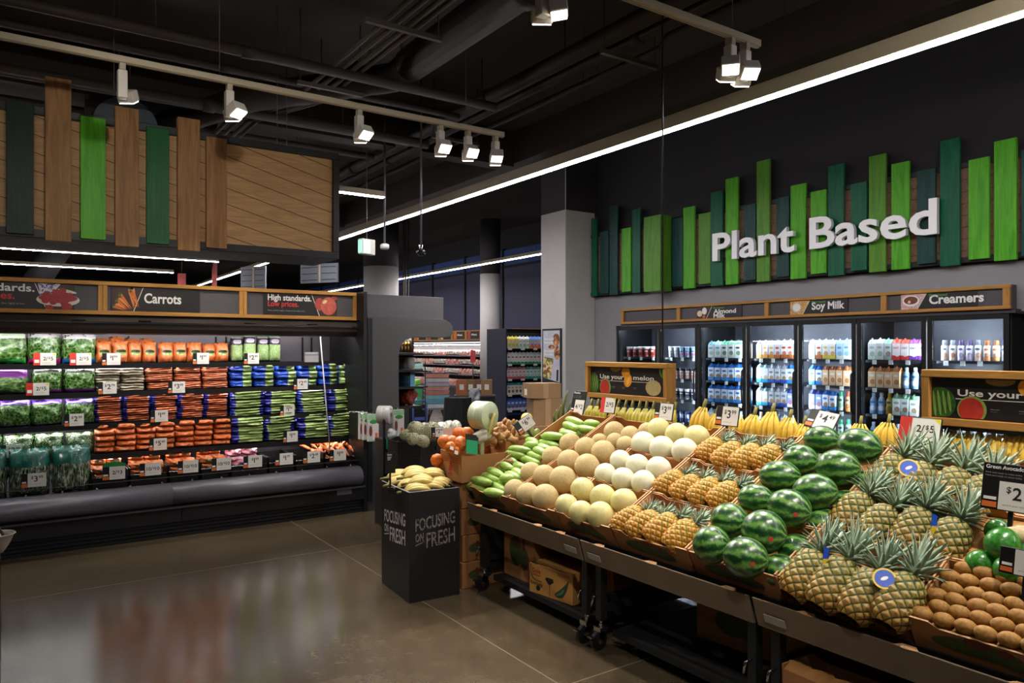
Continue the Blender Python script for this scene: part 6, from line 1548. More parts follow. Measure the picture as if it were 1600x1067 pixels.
orm = NT('orange_squash'); orm.set(.4, 0, .4); orm.col(orm.ramp(orm.noise(orm.coord('Object', (1, 1, 1)), 3, 4), [(.3, lin('#b4541c')), (.7, lin('#d87a2c'))]))
ome = MB().ell((0, 0, 0), 1, 1, .85, 30, 16, 0, lambda p: 1 - .06 * abs(math.sin(4.5 * math.atan2(p.y, p.x)))).mesh('orange_squash', orm.m); 
for i, (px, py, r_, Y) in enumerate([(695, 690, 10, 4.52), (706, 690, 9, 4.46), (719, 694, 11, 4.42), (704, 699, 8, 4.4), (717, 677, 9, 4.57), (729, 678, 10, 4.52), (711, 705, 7, 4.385)]):
    c = on_Y(px, py, Y); q = 1.2 * r_ / F * depth(c); tag(obj('orange_squash', ome, None, c, rq(i + 11), (q, q, q * 1.1)), 'round orange squash in the crate, ' + ['leftmost large one', 'second large one from the left', 'tall one beside the green tag', 'small one low between the large ones', 'back one left of the roll', 'back one under the roll', 'small one at the rim with labels'][i], 'squash', 'orange squash in the crate')
c = on_Y(683, 719, 4.33 + .32); tag(obj('orange_squash', ome, None, (c.x, c.y, c.z), rq(3), (.05, .05, .055)), 'yellow orange squash wedged between crate and bananas', 'squash')
for i, (px, py) in enumerate([(706, 700), (713, 707)]):
    c = on_Y(px, py, 4.345); tag(obj('fruit_label', MB().box(-.014, .014, 0, .002, -.012, .012).mesh('label', printwhite).copy(), None, (c.x, c.y, c.z), (R(-20), R(20), 0)), 'white paper label on the orange squash, ' + ['upper', 'lower'][i], 'label')
rt = thing('side_table', 'black side table holding the ginger root boxes', 'table', (2.98, 4.42, 0)); 
obj('table_top', MB().box(0, .75, 0, .8, .68, .71).mesh('top', blackm), rt)
for x in (.0, .71):
    for y in (0.0, .76): obj('leg', MB().box(x, x + .04, y, y + .04, 0, .68).mesh('leg', blackm), rt)
zr = on_Y(780, 690, 4.46).z
def plain_crate(label, x, y, w, d, h, z, rz=0):
    o = thing('produce_crate', label, 'cardboard box', (x, y, z), rz); b = MB(); b.box(0, w, 0, .006, 0, h); b.box(0, w, d - .006, d, 0, h + .02); b.box(0, .006, .006, d - .006, 0, h + .01); b.box(w - .006, w, .006, d - .006, 0, h + .01); b.box(.006, w - .006, .006, d - .006, h * .55, h * .55 + .006)
    obj('box_walls', b.mesh('walls', card), o); obj('front_print', box_print(w * .8, h), o, (w / 2, 0, 0), (0, 0, R(90)), label='dark green and red print'); return o
plain_crate('brown crate of ginger roots behind the pale pole', 2.99, 4.44, .42, .34, zr - .711, .711)
plain_crate('brown crate of green chayotes behind the squash boxes', 3.42, 4.46, .3, .34, zr - .711 - .01, .711)
gm = NT('ginger_skin'); gm.set(.6, 0, .35); gm.col(gm.ramp(gm.noise(gm.coord('Object'), 14, 4), [(.3, lin('#744a24')), (.55, lin('#a07444')), (.75, lin('#cda878'))])); gm.bump(gm.noise(gm.coord('Object'), 30, 3), .3, .004)
def ginger(seed):
    r_ = random.Random(seed); b = MB(); pts = [(-.1 + .025 * i, .01 * math.sin(i * 1.3 + seed), .008 * math.cos(i * 2 + seed)) for i in range(9)]
    b.tube(pts, [.008] + [.026 + .008 * math.sin(i * 2.4 + seed) for i in range(7)] + [.008], 10)
    for i in range(2): p = Vector(pts[2 + 3 * i]); b.tube([p, p + Vector((.01, .02 * (1 - 2 * i), .03)), p + Vector((.02, .035 * (1 - 2 * i), .055))], [.02, .018, .008], 8)
    return b.mesh('ginger', gm.m)
gms = [ginger(i) for i in range(3)]
for i, (px, py, Y) in enumerate([(795, 664, 4.7), (783, 664, 4.72), (790, 672, 4.62), (775, 674, 4.6), (802, 671, 4.66), (768, 680, 4.55), (783, 682, 4.52), (797, 682, 4.54), (788, 688, 4.49), (801, 688, 4.5), (771, 687, 4.5), (760, 684, 4.52)]):
    c = on_Y(px, py, Y); tag(obj('ginger_root', gms[i % 3], None, c, (rnd.uniform(-.4, .4), rnd.uniform(-.3, .3), rnd.uniform(-.8, .5))), 'knobbly brown ginger root, %s counting down the heap' % nth(i), 'ginger', 'ginger roots in the crate')
chm = M('chayote_skin', '#8fa44a', .4, 0, .25, 12)
chme = MB().lathe([(0, -1), (.5, -.9), (.9, -.55), (1, -.1), (.85, .4), (.62, .75), (.35, .97), (0, 1)], 20).mesh('chayote', chm)
for i, (px, py, r_, ax) in enumerate([(809, 679, 9, (-.5, -.3, 1)), (813, 688, 7, (-.2, -.5, 1)), (836, 680, 8, (.5, 0, .8)), (828, 674, 9, (.2, .3, .9)), (822, 685, 8, (.3, -.8, .5))]):
    c = on_Y(px, py, 4.56); q = r_ / F * depth(c); tag(obj('chayote', chme, None, c, Vector(ax).to_track_quat('Z', 'Y'), (q * .8, q * .8, q * 1.5)), 'pale green chayote, %s around the $6.99 card' % ['upper left', 'lower left', 'rightmost', 'behind and right', 'below and right'][i], 'chayote', 'chayotes in the crate')
c = on_Y(823, 653, 4.6); tag(obj('yellow_melon', ome, None, c, None, (.045, .045, .04)), 'round yellow fruit peeking over the $6.99 card', 'fruit'); bpy.data.objects['yellow_melon'].data = MB().ell((0, 0, 0), 1, 1, 1, 24, 14).mesh('yellow_melon', M('yellow_fruit', '#d8b95a', .4, 0, .1))
price_card(820, 663, 0, .165, .1, '$6.99', 'tilted price card reading $6.99 over the chayotes', Yp=4.47, rz=0, lean=-.3, roll=R(-28))
# ------------------------------------------------------------------ black banana bin
bn = thing('banana_bin', 'tall black bin lettered FOCUSING ON FRESH at the table end', 'bin', (2.15, 4.315, 0)); 
bw, bd, bh = .365, .5, .717; th_ = R(-4)
bn.rotation_euler.z = th_
b = MB(); b.box(0, bw, 0, .012, 0, bh); b.box(0, bw, bd - .012, bd, 0, bh); b.box(0, .012, .012, bd - .012, 0, bh); b.box(bw - .012, bw, .012, bd - .012, 0, bh)
obj('bin_walls', b.mesh('walls', M('bin_board', '#19171a', .5, 0, .12, 6)), bn)
obj('inner_floor', MB().box(.012, bw - .012, .012, bd - .012, bh - .07, bh - .06).mesh('floor', blackm), bn)
obj('rim_edge', MB().box(-.001, .013, 0, bd, bh, bh + .002).box(.013, bw, -.001, .013, bh, bh + .002).mesh('edge', M('rim_grey', '#6f6a68', .6)), bn)
def stencil(name, c, wear):
    t = NT(name); t.set(.7); n = t.noise(t.coord('Object', (9, 9, 30)), 3, 4, .7)
    t.col(t.ramp(n, [(wear - .06, lin('#201e20')), (wear + .06, lin(c))])); return t.m
def focus(face_rot, loc, w, c, wear):
    m = stencil('stencil_' + c[1:], c, wear)
    lettering('FOCUSING', .085, m, bn, loc(.0, .2), w=w, bold=.012, rot=face_rot, slope=.10)
    lettering('ON', .055, m, bn, loc(.0, .13), w=w * .2, bold=.012, rot=face_rot, slope=.10)
    lettering('FRESH', .1, m, bn, loc(w * .27, .085), w=w * .73, bold=.012, rot=face_rot, slope=.10)
    q = MB().add([(0, 0, 0), (w * .22, 0, .02), (w * .22, 0, .026), (0, 0, .006)], [(0, 1, 2, 3)]).mesh('underline', m); obj('lettering', q, bn, loc(0, .105), face_rot)
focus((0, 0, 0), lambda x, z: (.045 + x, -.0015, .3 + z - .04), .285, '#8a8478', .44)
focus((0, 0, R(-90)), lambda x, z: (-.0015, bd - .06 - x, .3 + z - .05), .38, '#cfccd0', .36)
PB = hand(ban_p, 6, .24, .8, 'bananas heaped in the black bin', L=.2, bend=1.2)
for i, (x, y, dz, ang) in enumerate([(.05, .46, .03, 78), (.13, .40, .06, 62), (.2, .36, .03, 50), (.22, .30, .05, 66), (.03, .24, .0, 82), (.08, .19, .03, 66), (.14, .16, .0, 58), (.02, .36, .0, 95), (.24, .24, .0, 48), (.1, .3, .05, 74), (.02, .13, -.01, 76)]):
    PB.put((2.15 + x, 4.315 + y, bh + dz + .0), (R(-78), R(-6), R(ang)), 'pale yellow banana bunch in the black bin, ' + ['farthest left at the back', 'highest of the heap', 'back right beneath the crate', 'right side over the rim', 'left edge by the small sign', 'front middle', 'front right', 'back left corner behind the sign', 'rightmost at the rim', 'centre of the heap', 'front left corner'][i], (.95, .95, .95))
p = on_X(610, 722, 2.13)
o = thing('bin_sign', 'small black sign on a stem clipped to the banana bin', 'sign', (p.x, p.y, p.z), R(-12))
obj('board', MB().box(-.035, .035, 0, .004, -.075, .065).mesh('board', black), o); lettering('Bananas', .013, printwhite, o, (-.02, -.001, .045), w=.03)
for i in range(3): obj('text_line', MB().box(-.02, .008 - .004 * i, -.001, 0, .033 - .009 * i, .036 - .009 * i).mesh('line', printwhite), o)
obj('stem', MB().box(-.006, .006, .004, .01, -.2, -.05).box(-.02, .02, -.005, .02, -.215, -.17).mesh('stem', black), o)
# ------------------------------------------------------------------ goods under the tables
pb_ = thing('plantain_box', 'brown plantain carton with a green banana print under the table', 'cardboard box', (2.74, 3.80, .112), R(-82)); bw2, bh2 = .375, .185
obj('box_body', MB().box(0, bw2, 0, .28, 0, bh2).mesh('body', M('carton_yellow_brown', '#b98442', .7, 0, .08, 6), .002), pb_)
b = MB(); fl = lambda poly, mi, d=.0012: b.prism(poly, 'y', -d, -d + .001, mi)
fl([(.14, bh2 * .6), (.155, bh2 * .66), (.21, bh2 * .66), (.215, bh2 * .55), (.185, bh2 * .44), (.17, bh2 * .44)], 0); fl(disc(.08, bh2 * .2, .018, .016), 0)
bx = [(.225 + .115 * t_, .03 + .02 * math.sin(t_ * 3) * 0 + .11 * t_ ** 2.6) for t_ in [i / 10 for i in range(11)]]
wd = [.006, .014, .021, .025, .027, .028, .027, .024, .018, .01, .003]
up_ = [(x - w * .5, z + w * .8) for (x, z), w in zip(bx, wd)]; dn = [(x + w * .4, z - w * .55) for (x, z), w in zip(bx, wd)]
fl(up_ + dn[::-1], 1, .0014); fl([(x + .001, z) for x, z in bx[1:8]] + [(x - w * .25, z + w * .4) for (x, z), w in list(zip(bx, wd))[1:8]][::-1], 2, .0018)
fl([(.18, 0), (.1825, 0), (.1825, bh2 * .44), (.18, bh2 * .44)], 0)
for i in range(2): fl([(.25, bh2 * (.9 - .06 * i)), (.35, bh2 * (.9 - .06 * i)), (.35, bh2 * (.92 - .06 * i)), (.25, bh2 * (.92 - .06 * i))], 3)
ring = [(.012, bh2 * .96), (.012, bh2 * .66), (.03, bh2 * .5), (.06, bh2 * .44), (.108, bh2 * .44)]
for (x0, z0_), (x1, z1_) in zip(ring, ring[1:]): fl([(x0, z0_), (x0 + .004, z0_ + .004), (x1 + .003, z1_ + .004), (x1, z1_)], 0)
fl([(.03, bh2 * .62), (.03, bh2 * .64), (.1, bh2 * .64), (.1, bh2 * .62)], 0)
obj('printed_art', b.mesh('print', [ink, M('print_plantain', '#26402a', .5), M('print_plantain_light', '#4f7a4a', .5), M('print_red_brown', '#9a3a24', .6)]), pb_, label='printed green plantain')
lettering('Dole', .032, M('print_red_brown', '#9a3a24', .6), pb_, (.027, -.0016, bh2 * .7), w=.075, bold=.03); lettering('PLANTAINS', .02, ink, pb_, (.012, -.0016, bh2 * .3), w=.105, bold=.02, slope=-.05)
for lab, x, y, z, w, d, h, rz in [('dark brown carton deep under the first table', 3.0, 3.3, .112, .4, .5, .3, .05), ('dim brown carton behind the first table legs', 2.82, 3.86, .112, .42, .35, .37, 0), ('dim carton under the middle table', 3.1, 2.2, .112, .4, .5, .26, .1)]:
    o = thing('cardboard_box', lab, 'cardboard box', (x, y, z), rz); obj('box_body', MB().box(0, w, 0, d, 0, h).mesh('body', card, .003), o); obj('front_print', box_print(d * .7, h), o, (-.001, d / 2, 0), None)
p = on_Z(1212, 1040, .345)
o = thing('cardboard_box', 'torn open brown carton at the bottom edge under the nearest table', 'cardboard box', (max(p.x, 2.64), min(p.y, 1.9) - .42, .112), R(-2)); h = .345 - .112
b = MB(); b.box(0, .006, 0, .42, 0, h - .02); b.box(0, .3, .414, .42, 0, h); b.box(0, .3, 0, .006, 0, h); b.box(.294, .3, 0, .42, 0, h); b.box(.0, .3, .0, .42, 0, .006)
obj('box_walls', b.mesh('walls', card), o)
tr = MB(); 
for i in range(12): y = .42 - i * .035; tr.add([(0, y, h - .022), (0, y - .035, h - .022), (.07 + .02 * math.sin(i * 2.1), y - .035, h + .004), (.07 + .02 * math.sin(i * 2.1 - 2), y, h + .004)], [(0, 1, 2, 3)])
obj('torn_flap', tr.mesh('flap', card_in), o); obj('paper_label', MB().box(-.0015, 0, .2, .33, .03, h - .06).mesh('label', M('label_paper', '#a8a49c', .6, 0, .2, 120)), o, label='grey printed paper label')
# ------------------------------------------------------------------ boxes, plant and poster before the square column
bx0 = at_d(852, 690, 8.3)
for i, (px, w, d, h, z, rz, lab) in enumerate([(0, .42, .42, .4, 0, .35, 'bottom carton of the stack before the square column'), (0, .4, .4, .4, .401, .35, 'lower middle carton of the stack before the square column'), (-.01, .34, .3, .30, .802, .38, 'tall brown carton under the small one before the column'), (-.05, .36, .28, .165, 1.103, .3, 'small brown carton on top of the stack before the column')]):
    o = thing('cardboard_box', lab, 'cardboard box', (bx0.x + px, bx0.y, z), -rz, 'cartons stacked before the square column')
    obj('box_body', MB().box(-w / 2, w / 2, -d / 2, d / 2, 0, h).mesh('body', M('carton_brown', '#93734f', .7, 0, .06, 5), .003), o); obj('tape', MB().box(-.03, .03, -d / 2 - .001, -d / 2, 0, h).box(-.03, .03, -d / 2, d / 2, h, h + .001).mesh('tape', M('tape_tan', '#a98a66', .35, 0, .05)), o)
    if i == 3: obj('address_label', MB().box(-w / 2 - .0015, -w / 2, -.02, .07, .03, .1).mesh('label', printwhite), o)
o = thing('aloe_plant', 'spiky green aloe leaves standing at the table end', 'plant', (on_X(884, 660, 3.75).x, on_X(884, 660, 3.75).y, 1.0)); al = M('aloe_green', '#5c7238', .45, 0, .25, 14)
for i, (px, py, bxp) in enumerate([(887, 609, 880), (877, 632, 874), (892, 627, 886), (870, 640, 868), (897, 642, 890)]):
    t_ = on_X(px, py, 3.75) - o.location; s_ = on_X(bxp, 665, 3.75) - o.location; m_ = (t_ + s_) / 2 + Vector((-.015, .01, 0)); b = MB(); b.tube([s_, m_, t_ * .7 + m_ * .3, t_], [.022, .018, .01, .002], 8, squash=.4); obj('leaf', b.mesh('leaf', al), o)
o = thing('wall_poster', 'black framed food poster on the square column', 'poster', (7.145, on_X(849, 560, 7.15).y, on_X(849, 622, 7.15).z), R(-90)); 
w = on_X(849, 560, 7.15).y - on_X(878.5, 560, 7.15).y; h = on_X(849, 514, 7.15).z - on_X(849, 622, 7.15).z
obj('frame', MB().box(0, w, -.02, 0, 0, h).mesh('frame', black, .003), o)
ph_plate = M('poster_cloth', '#b8bac4', .5, 0, .08, 12); ph_salad = photo_mat('poster_salad', ['#6a7030', '#c4b06a', '#8a4a30', '#d8cc9a', '#4a5424', '#b08a4a'], 26); ph_cook = photo_mat('poster_cookies', ['#6a3a1c', '#a8682c', '#c48a4a', '#5a2c18', '#d0a878'], 22)
b = MB(); f = lambda poly, mi, d: b.prism(poly, 'y', -.0215 - d, -.0205 - d, mi); m_ = .03
f([(m_, h * .3), (w - m_, h * .24), (w - m_, h - m_), (m_, h - m_)], 0, 0); f([(m_, h * .3), (w * .45, h * .28), (w * .62, h * .56), (w * .55, h * .58), (m_, h * .6)], 1, .0006)
f(disc(w * .76, h * .84, w * .18, h * .09, 18), 2, .0008); f(disc(w * .8, h * .66, w * .15, h * .1, 18), 2, .0008); f(disc(w * .52, h * .74, w * .18, h * .03, 14), 2, .0008); f([(w * .76, h * .26), (w * .86, h * .26), (w * .88, h * .42), (w * .78, h * .42)], 3, .0008)
obj('poster_print', b.mesh('print', [ph_plate, ph_salad, ph_cook, black]), o)
for i, (tx, z) in enumerate([('local', .84), ('boards.', .79), ('local', .67), ('foods.', .62)]): lettering(tx, h * .035, printwhite, o, (w * .13, -.0235, z * h), w=w * .5, bold=.02)
lettering('Freshly prepared', h * .014, printwhite, o, (w * .15, -.0225, .17 * h), w=w * .6); lettering('every day', h * .014, printwhite, o, (w * .5, -.0225, .13 * h), w=w * .28)
# ------------------------------------------------------------------ navy gondola with cartons
GX0, GY, GZ = 8.68, 12.84, on_Y(793, 513, 12.84).z
g = thing('shelf_unit', 'navy shelving unit of milk cartons left of the square column', 'shelving', (GX0, GY, 0)); gw = 1.35
navyp = M('navy_panel', '#25253a', .5, .05, .05, 2)
obj('side_panel', MB().box(-.03, 0, 0, .75, 0, GZ).mesh('side', navyp, .004), g); obj('back_panel', MB().box(0, gw, .5, .52, 0, GZ).mesh('back', blackm), g); obj('top_panel', MB().box(0, gw, 0, .52, GZ - .03, GZ).mesh('top', black), g); obj('valance', MB().box(0, gw, .0, .012, GZ - .09, GZ - .012).mesh('valance', black), g); obj('top_trim', MB().box(0, gw, -.01, .0, GZ - .012, GZ).mesh('trim', oak), g); obj('base', MB().box(0, gw, .02, .5, 0, .25).mesh('base', black), g)
gz = [on_Y(820, y, GY).z for y in (544.5, 569, 592, 616, 640, 663)]
grows = [('c_yel', 'c_white', 'b_orange_c'), ('c_white',), ('c_pinkc', 'c_tealc'), ('c_tealtop',), ('c_blue3',), ('c_blue3',)]
carton('c_pinkc', cartmat('carton_pink', '#d0a0a8', '#dccccc', '#c85a6a', '#d87a8a', '#c0a0a4')); carton('c_tealc', cartmat('carton_teal2', '#8fc4b8', '#cfe0da', '#3aa488', '#7ac0b0', '#a8c8c0')); carton('c_tealtop', cartmat('carton_choc', '#3a9aa0', '#d8d4cc', '#e4e0da', '#c89a3a', '#5a4030'))
carton('c_blue3', cartmat('carton_royal', '#3a62b8', '#5a82cc', '#d8dce4', '#e4e8f0', '#8a5a3a')); carton('b_orange_c', cartmat('carton_sunset', '#4a7ac8', '#a8b8d8', '#d87a4a', '#e0a070', '#d8602c')); carton('c_yelg', cartmat('carton_lemon', '#d8c040', '#d4cc8a', '#c8c4a0', '#e0d88a', '#a8a060')); carton('c_greenb', cartmat('carton_green_base', '#d0d4d2', '#d4d8d6', '#3a9a70', '#c04a3a', '#c8ccc8'))
grows = [(['c_yelg'] * 3 + ['c_white'] * 3 + ['b_orange_c'] * 7), ['c_greenb'] * 13, ['c_pinkc'] * 5 + ['c_tealc'] * 8, ['c_tealtop'] * 13, ['c_blue3'] * 13, ['c_blue3'] * 13]
GN = {'c_yelg': 'yellow carton', 'c_white': 'plain white carton', 'b_orange_c': 'blue and orange carton', 'c_greenb': 'white carton with green base', 'c_pinkc': 'pink carton', 'c_tealc': 'teal carton', 'c_tealtop': 'carton with teal top', 'c_blue3': 'royal blue carton'}
for si, (z, row) in enumerate(zip(gz, grows)):
    obj('shelf', MB().box(0, gw, .0, .5, z - .03, z - .004).mesh('shelf', shelf_m), g)
    for j in range(4): obj('shelf_tag', MB().box(.02 + j * .33, .12 + j * .33, -.012, -.004, z - .035, z + .01).mesh('tag', whitecard), g)
    cnts = {}
    for i, kx in enumerate(row):
        cnts[kx] = cnts.get(kx, 0) + 1
        o = obj('carton', CART[kx], None, (GX0 + .07 + i * .098, GY + .08, z), (0, 0, rnd.uniform(-.05, .05)), (.09, .09, .262))
        tag(o, '%s, %s of its kind, %s shelf of navy unit' % (GN[kx], nth(cnts[kx] - 1), ['top', 'second', 'third', 'fourth', 'fifth', 'lowest'][si]), 'carton', '%s shelf of the navy unit' % nth(si))
obj('shelf_light', MB().box(.03, gw, .03, .05, GZ - .045, GZ - .032).mesh('led', emit('added_unit_light', (1, .97, .93), 22.0)), g)  # added LED, the unit has no such lamp; brightens the cartons
# ------------------------------------------------------------------ meat case along the far wall
MX = 10.9; MY0, MY1 = 15.6, 25.5
mz = lambda px, py: on_X(px, py, MX).z
m = thing('meat_case', 'long open meat case along the far wall with small oak header signs', 'refrigerated case', (MX, MY1, 0), R(-90)); ml = MY1 - MY0
obj('back_panel', MB().box(0, ml, .68, .72, .3, 2.1).mesh('back', M('meat_back', '#8a8486', .5, .2, .1)), m); obj('canopy', MB().box(0, ml, -.05, .7, 1.78, 1.9).mesh('canopy', charcoal), m)
obj('case_light', MB().box(0, ml, -.06, -.05, 1.82, 1.845).mesh('led', emit('meat_light', (1, .95, .95), 1.2)), m); obj('under_light', MB().box(0, ml, .1, .16, 1.765, 1.78).mesh('led', emit('meat_case_light', (1, .95, .93), 60.0)), m)
obj('header_board', MB().box(0, ml, .02, .05, 1.92, 2.16).mesh('hb', signblack), m)
for z in (1.90, 2.15): obj('header_rail', MB().box(0, ml, -.0, .03, z, z + .03).mesh('rail', oak), m)
for i in range(13): obj('header_post', MB().box(i * .8, i * .8 + .1, -.001, .03, 1.93, 2.15).mesh('post', oakz), m)
for i in range(12):
    obj('header_photo', MB().box(i * .8 + .14, i * .8 + .3, .008, .02, 1.94, 2.14).mesh('photo', [ph_rose, ph_cream, ph_car][i % 3]), m)
    lettering('Meat', .06, printwhite, m, (i * .8 + .34, .015, 2.03), w=.3, bold=.03)
obj('body', MB().box(0, ml, -.15, .7, 0, .55).mesh('body', charcoal, .01), m)
mzs = [1.46, 1.19, .92, .6]
mp = MB().box(-.5, .5, -.5, .5, 0, .35).ell((0, 0, .45), .46, .44, .4, 12, 8).mesh('meat_pack', bagmat('meat_pack', ('n', ['#8a3a34', '#c4786a', '#dcb0a4', '#e8dcd4'], 8), coat=.6))
mp2 = pillow(8, 8, 3, .1, seed=2).mesh('white_pack', bagmat('white_pack', ('n', ['#8a6a6a', '#c8b4a8', '#dcd4d0', '#d8b070'], 9), coat=.6))
for si, z in enumerate(mzs):
    if si < 3: obj('shelf', MB().box(0, ml, .05 - .04 * si, .68, z - .03, z - .004).mesh('shelf', shelf_m), m)
    obj('tag_rail', MB().box(0, ml, .04 - .04 * si, .05 - .04 * si, z - .03, z - .008).mesh('tag_rail', M('rail_tag_grey', '#8a8488', .5)), m)
    n = 42
    for i in range(n):
        y = MY1 - 1.3 - i * .2 + rnd.uniform(-.02, .02); me = mp if (i // 4 + si) % 2 else mp2
        o = obj('meat_package', me, None, (MX + .15 - .04 * si, y, z), (rnd.uniform(-.1, .2), 0, R(-90) + rnd.uniform(-.3, .3)), (.17, .16, .16 if me is mp2 else .2))
        tag(o, 'pink and white meat package, number %d along the %s of the far meat case' % (i + 1, ['top shelf', 'second shelf', 'third shelf', 'bottom deck'][si]), 'meat package', 'meat packages on the %s of the far case' % ['top shelf', 'second shelf', 'third shelf', 'deck'][si])
# ------------------------------------------------------------------ clutter in the middle distance
def cube(name, lab, cat, p, w, d, h, mat, rz=0, group=None, bev=.004):
    o = thing(name, lab, cat, p, rz, group); obj('body', MB().box(-w / 2, w / 2, -d / 2, d / 2, 0, h).mesh(name, mat, bev), o); return o
def floor_at(px, d): p = at_d(px, 545, d); return Vector((p.x, p.y, 0))
p = floor_at(682, 13.2); zz = lambda py, d: CH + (HY - py) / F * d
fold = M('table_grey', '#6a6a6e', .5)
tb = thing('folding_table', 'folding table under the stack of coloured trays', 'table', p, -.4); zb = zz(636, 13.2)
obj('table_top', MB().box(-.27, .27, -.24, .24, zb - .03, zb).mesh('top', fold, .005), tb)
for sx_ in (-1, 1): obj('leg', MB().tube([(sx_ * .23, -.2, 0), (sx_ * .1, .2, zb - .03)], .014, 8).mesh('leg', black), tb); obj('leg', MB().tube([(sx_ * .23, .2, 0), (sx_ * .1, -.2, zb - .03)], .014, 8).mesh('leg', black), tb)
z = zb + .002
for i, (c, nm) in enumerate([('#cfd6d8', 'white bottom'), ('#5aa4b4', 'lower teal'), ('#74b8c4', 'upper teal'), ('#c4806c', 'lower coral'), ('#cf9080', 'middle coral'), ('#b4a4b4', 'lilac'), ('#c9c0c6', 'pale grey'), ('#d08a72', 'top coral')]):
    h = (zz(583, 13.2) - zb) / 8
    o = thing('plastic_tray', '%s tray in the tall stack of coloured trays' % nm, 'tray', (p.x, p.y, z), -.4, 'coloured trays stacked on the folding table'); b = MB(); b.hexa([(-.2, -.15, 0), (.2, -.15, 0), (.2, .15, 0), (-.2, .15, 0)], [(-.215, -.165, h * .9), (.215, -.165, h * .9), (.215, .165, h * .9), (-.215, .165, h * .9)])
    obj('tray_body', b.mesh('tray', M('tray_' + nm.replace(' ', '_'), c, .3, 0, .1, 20)), o); obj('tray_rim', MB().box(-.22, .22, -.17, .17, h * .8, h * .9).mesh('rim', M('tray_rim', '#b8b4b8', .3)), o); z += h
p = floor_at(656, 12.4)
o = thing('hand_truck', 'blue hand truck standing left of the coloured trays', 'hand truck', p, -.3); blu = M('truck_blue', '#4a5fa8', .4, .1, .1); ht = zz(626, 12.4)
obj('frame', MB().tube([(-.11, 0, .1), (-.11, 0, ht - .06), (-.08, 0, ht), (.08, 0, ht), (.11, 0, ht - .06), (.11, 0, .1)], .018, 8).mesh('frame', blu), o)
for zz_ in (.25, .45): obj('cross_bar', MB().box(-.11, .11, -.012, .012, zz_, zz_ + .05).mesh('bar', blu), o)
obj('toe_plate', MB().box(-.18, .18, -.2, .02, .03, .05).mesh('plate', blu), o)
for s in (-1, 1): obj('wheel', MB().cyl((s * .15, .05, .1), (s * .19, .05, .1), .1, 18).mesh('wheel', rubber), o)
p = floor_at(647, 13.0)
cube('display_stand', 'dark stand under the green bag', 'stand', p, .34, .3, zz(632, 13.0), blackm, 0)
o = thing('shopping_bag', 'bright green shopping bag behind the blue hand truck', 'bag', (p.x, p.y, zz(632, 13.0) + .002), -.4); bh3 = zz(605, 13.0) - zz(632, 13.0)
obj('bag_body', MB().hexa([(-.17, -.1, 0), (.13, -.1, 0), (.13, .1, 0), (-.17, .1, 0)], [(-.2, -.11, bh3), (.15, -.11, bh3), (.15, .11, bh3), (-.2, .11, bh3)]).mesh('bag', M('bag_green', '#3f9a5c', .5, 0, .25, 9), .01), o); obj('bag_top', pillow(8, 8, 2, .3).mesh('top', M('bag_lime', '#8fd04a', .4, 0, .2, 20)), o, (-.02, 0, bh3 - .02), None, (.26, .18, .16)); obj('bag_label', MB().box(-.04, .04, -.115, -.11, bh3 * .3, bh3 * .7).mesh('label', whitecard), o)
p = floor_at(716, 11.6); o = thing('cloth_table', 'small table draped in black cloth before the far cartons', 'table', p, -.4); th3 = zz(621, 11.6); b = MB()
n_ = 36; b.add([((.2 + .02 * math.sin(6 * a_)) * (1.25 if z_ == 0 else 1) * math.cos(2 * math.pi * a_ / n_), (.2 + .02 * math.sin(5 * a_)) * (1.25 if z_ == 0 else 1) * math.sin(2 * math.pi * a_ / n_), z_) for z_ in (0.0, th3) for a_ in range(n_)], [(k, (k + 1) % n_, n_ + (k + 1) % n_, n_ + k) for k in range(n_)] + [tuple(range(n_, 2 * n_))], 0, False)
obj('cloth', b.mesh('cloth', M('cloth_black', '#0d0d10', .8, 0, .2, 6)), o)
o = thing('grey_bag', 'crumpled pale grey bag beside the black draped table', 'bag', (floor_at(742, 12.5).x, floor_at(742, 12.5).y, zz(630, 12.5)), 0); obj('bag_body', pillow(10, 10, 2, .3, seed=5).mesh('bag', M('bag_grey', '#9aa0a4', .5, 0, .2, 12)), o, (0, 0, 0), None, (.2, .18, .25))
st = cube('display_stand', 'dark stand under the pale grey bag', 'stand', floor_at(742, 12.5), .25, .22, zz(630, 12.5) - .002, blackm, 0)
for i, (px, w, c, l) in enumerate([(721, .2, '#a4603c', 'orange brown carton, leftmost on the far counter'), (735, .16, '#7a5a34', 'dark brown carton, second on the far counter'), (748, .16, '#6a4a3c', 'dark reddish carton, third on the far counter'), (760, .2, '#8a6a40', 'brown carton, rightmost on the far counter')]):
    p = at_d(px, 620, 13.6); o = thing('cardboard_box', l, 'cardboard box', (p.x, p.y, zz(617, 13.6)), -.5, 'cartons on the far counter'); obj('box_body', MB().box(-w / 2, w / 2, -.1, .1, 0, (617 - 593) / F * 13.6).mesh('body', M('far_carton_%d' % i, c, .7, 0, .1)), o); obj('label', MB().box(-.04, .04, -.102, -.1, .1, .2).mesh('label', whitecard), o)
p = at_d(742, 620, 13.6); ctr = thing('far_counter', 'dark counter carrying the row of brown cartons', 'counter', (p.x, p.y, 0), -.53); obj('counter_body', MB().box(-.36, .36, -.16, .2, 0, zz(617, 13.6) - .03).mesh('body', blackm), ctr); obj('counter_top', MB().box(-.38, .38, -.18, .22, zz(617, 13.6) - .03, zz(617, 13.6) - .002).mesh('top', charcoal), ctr)
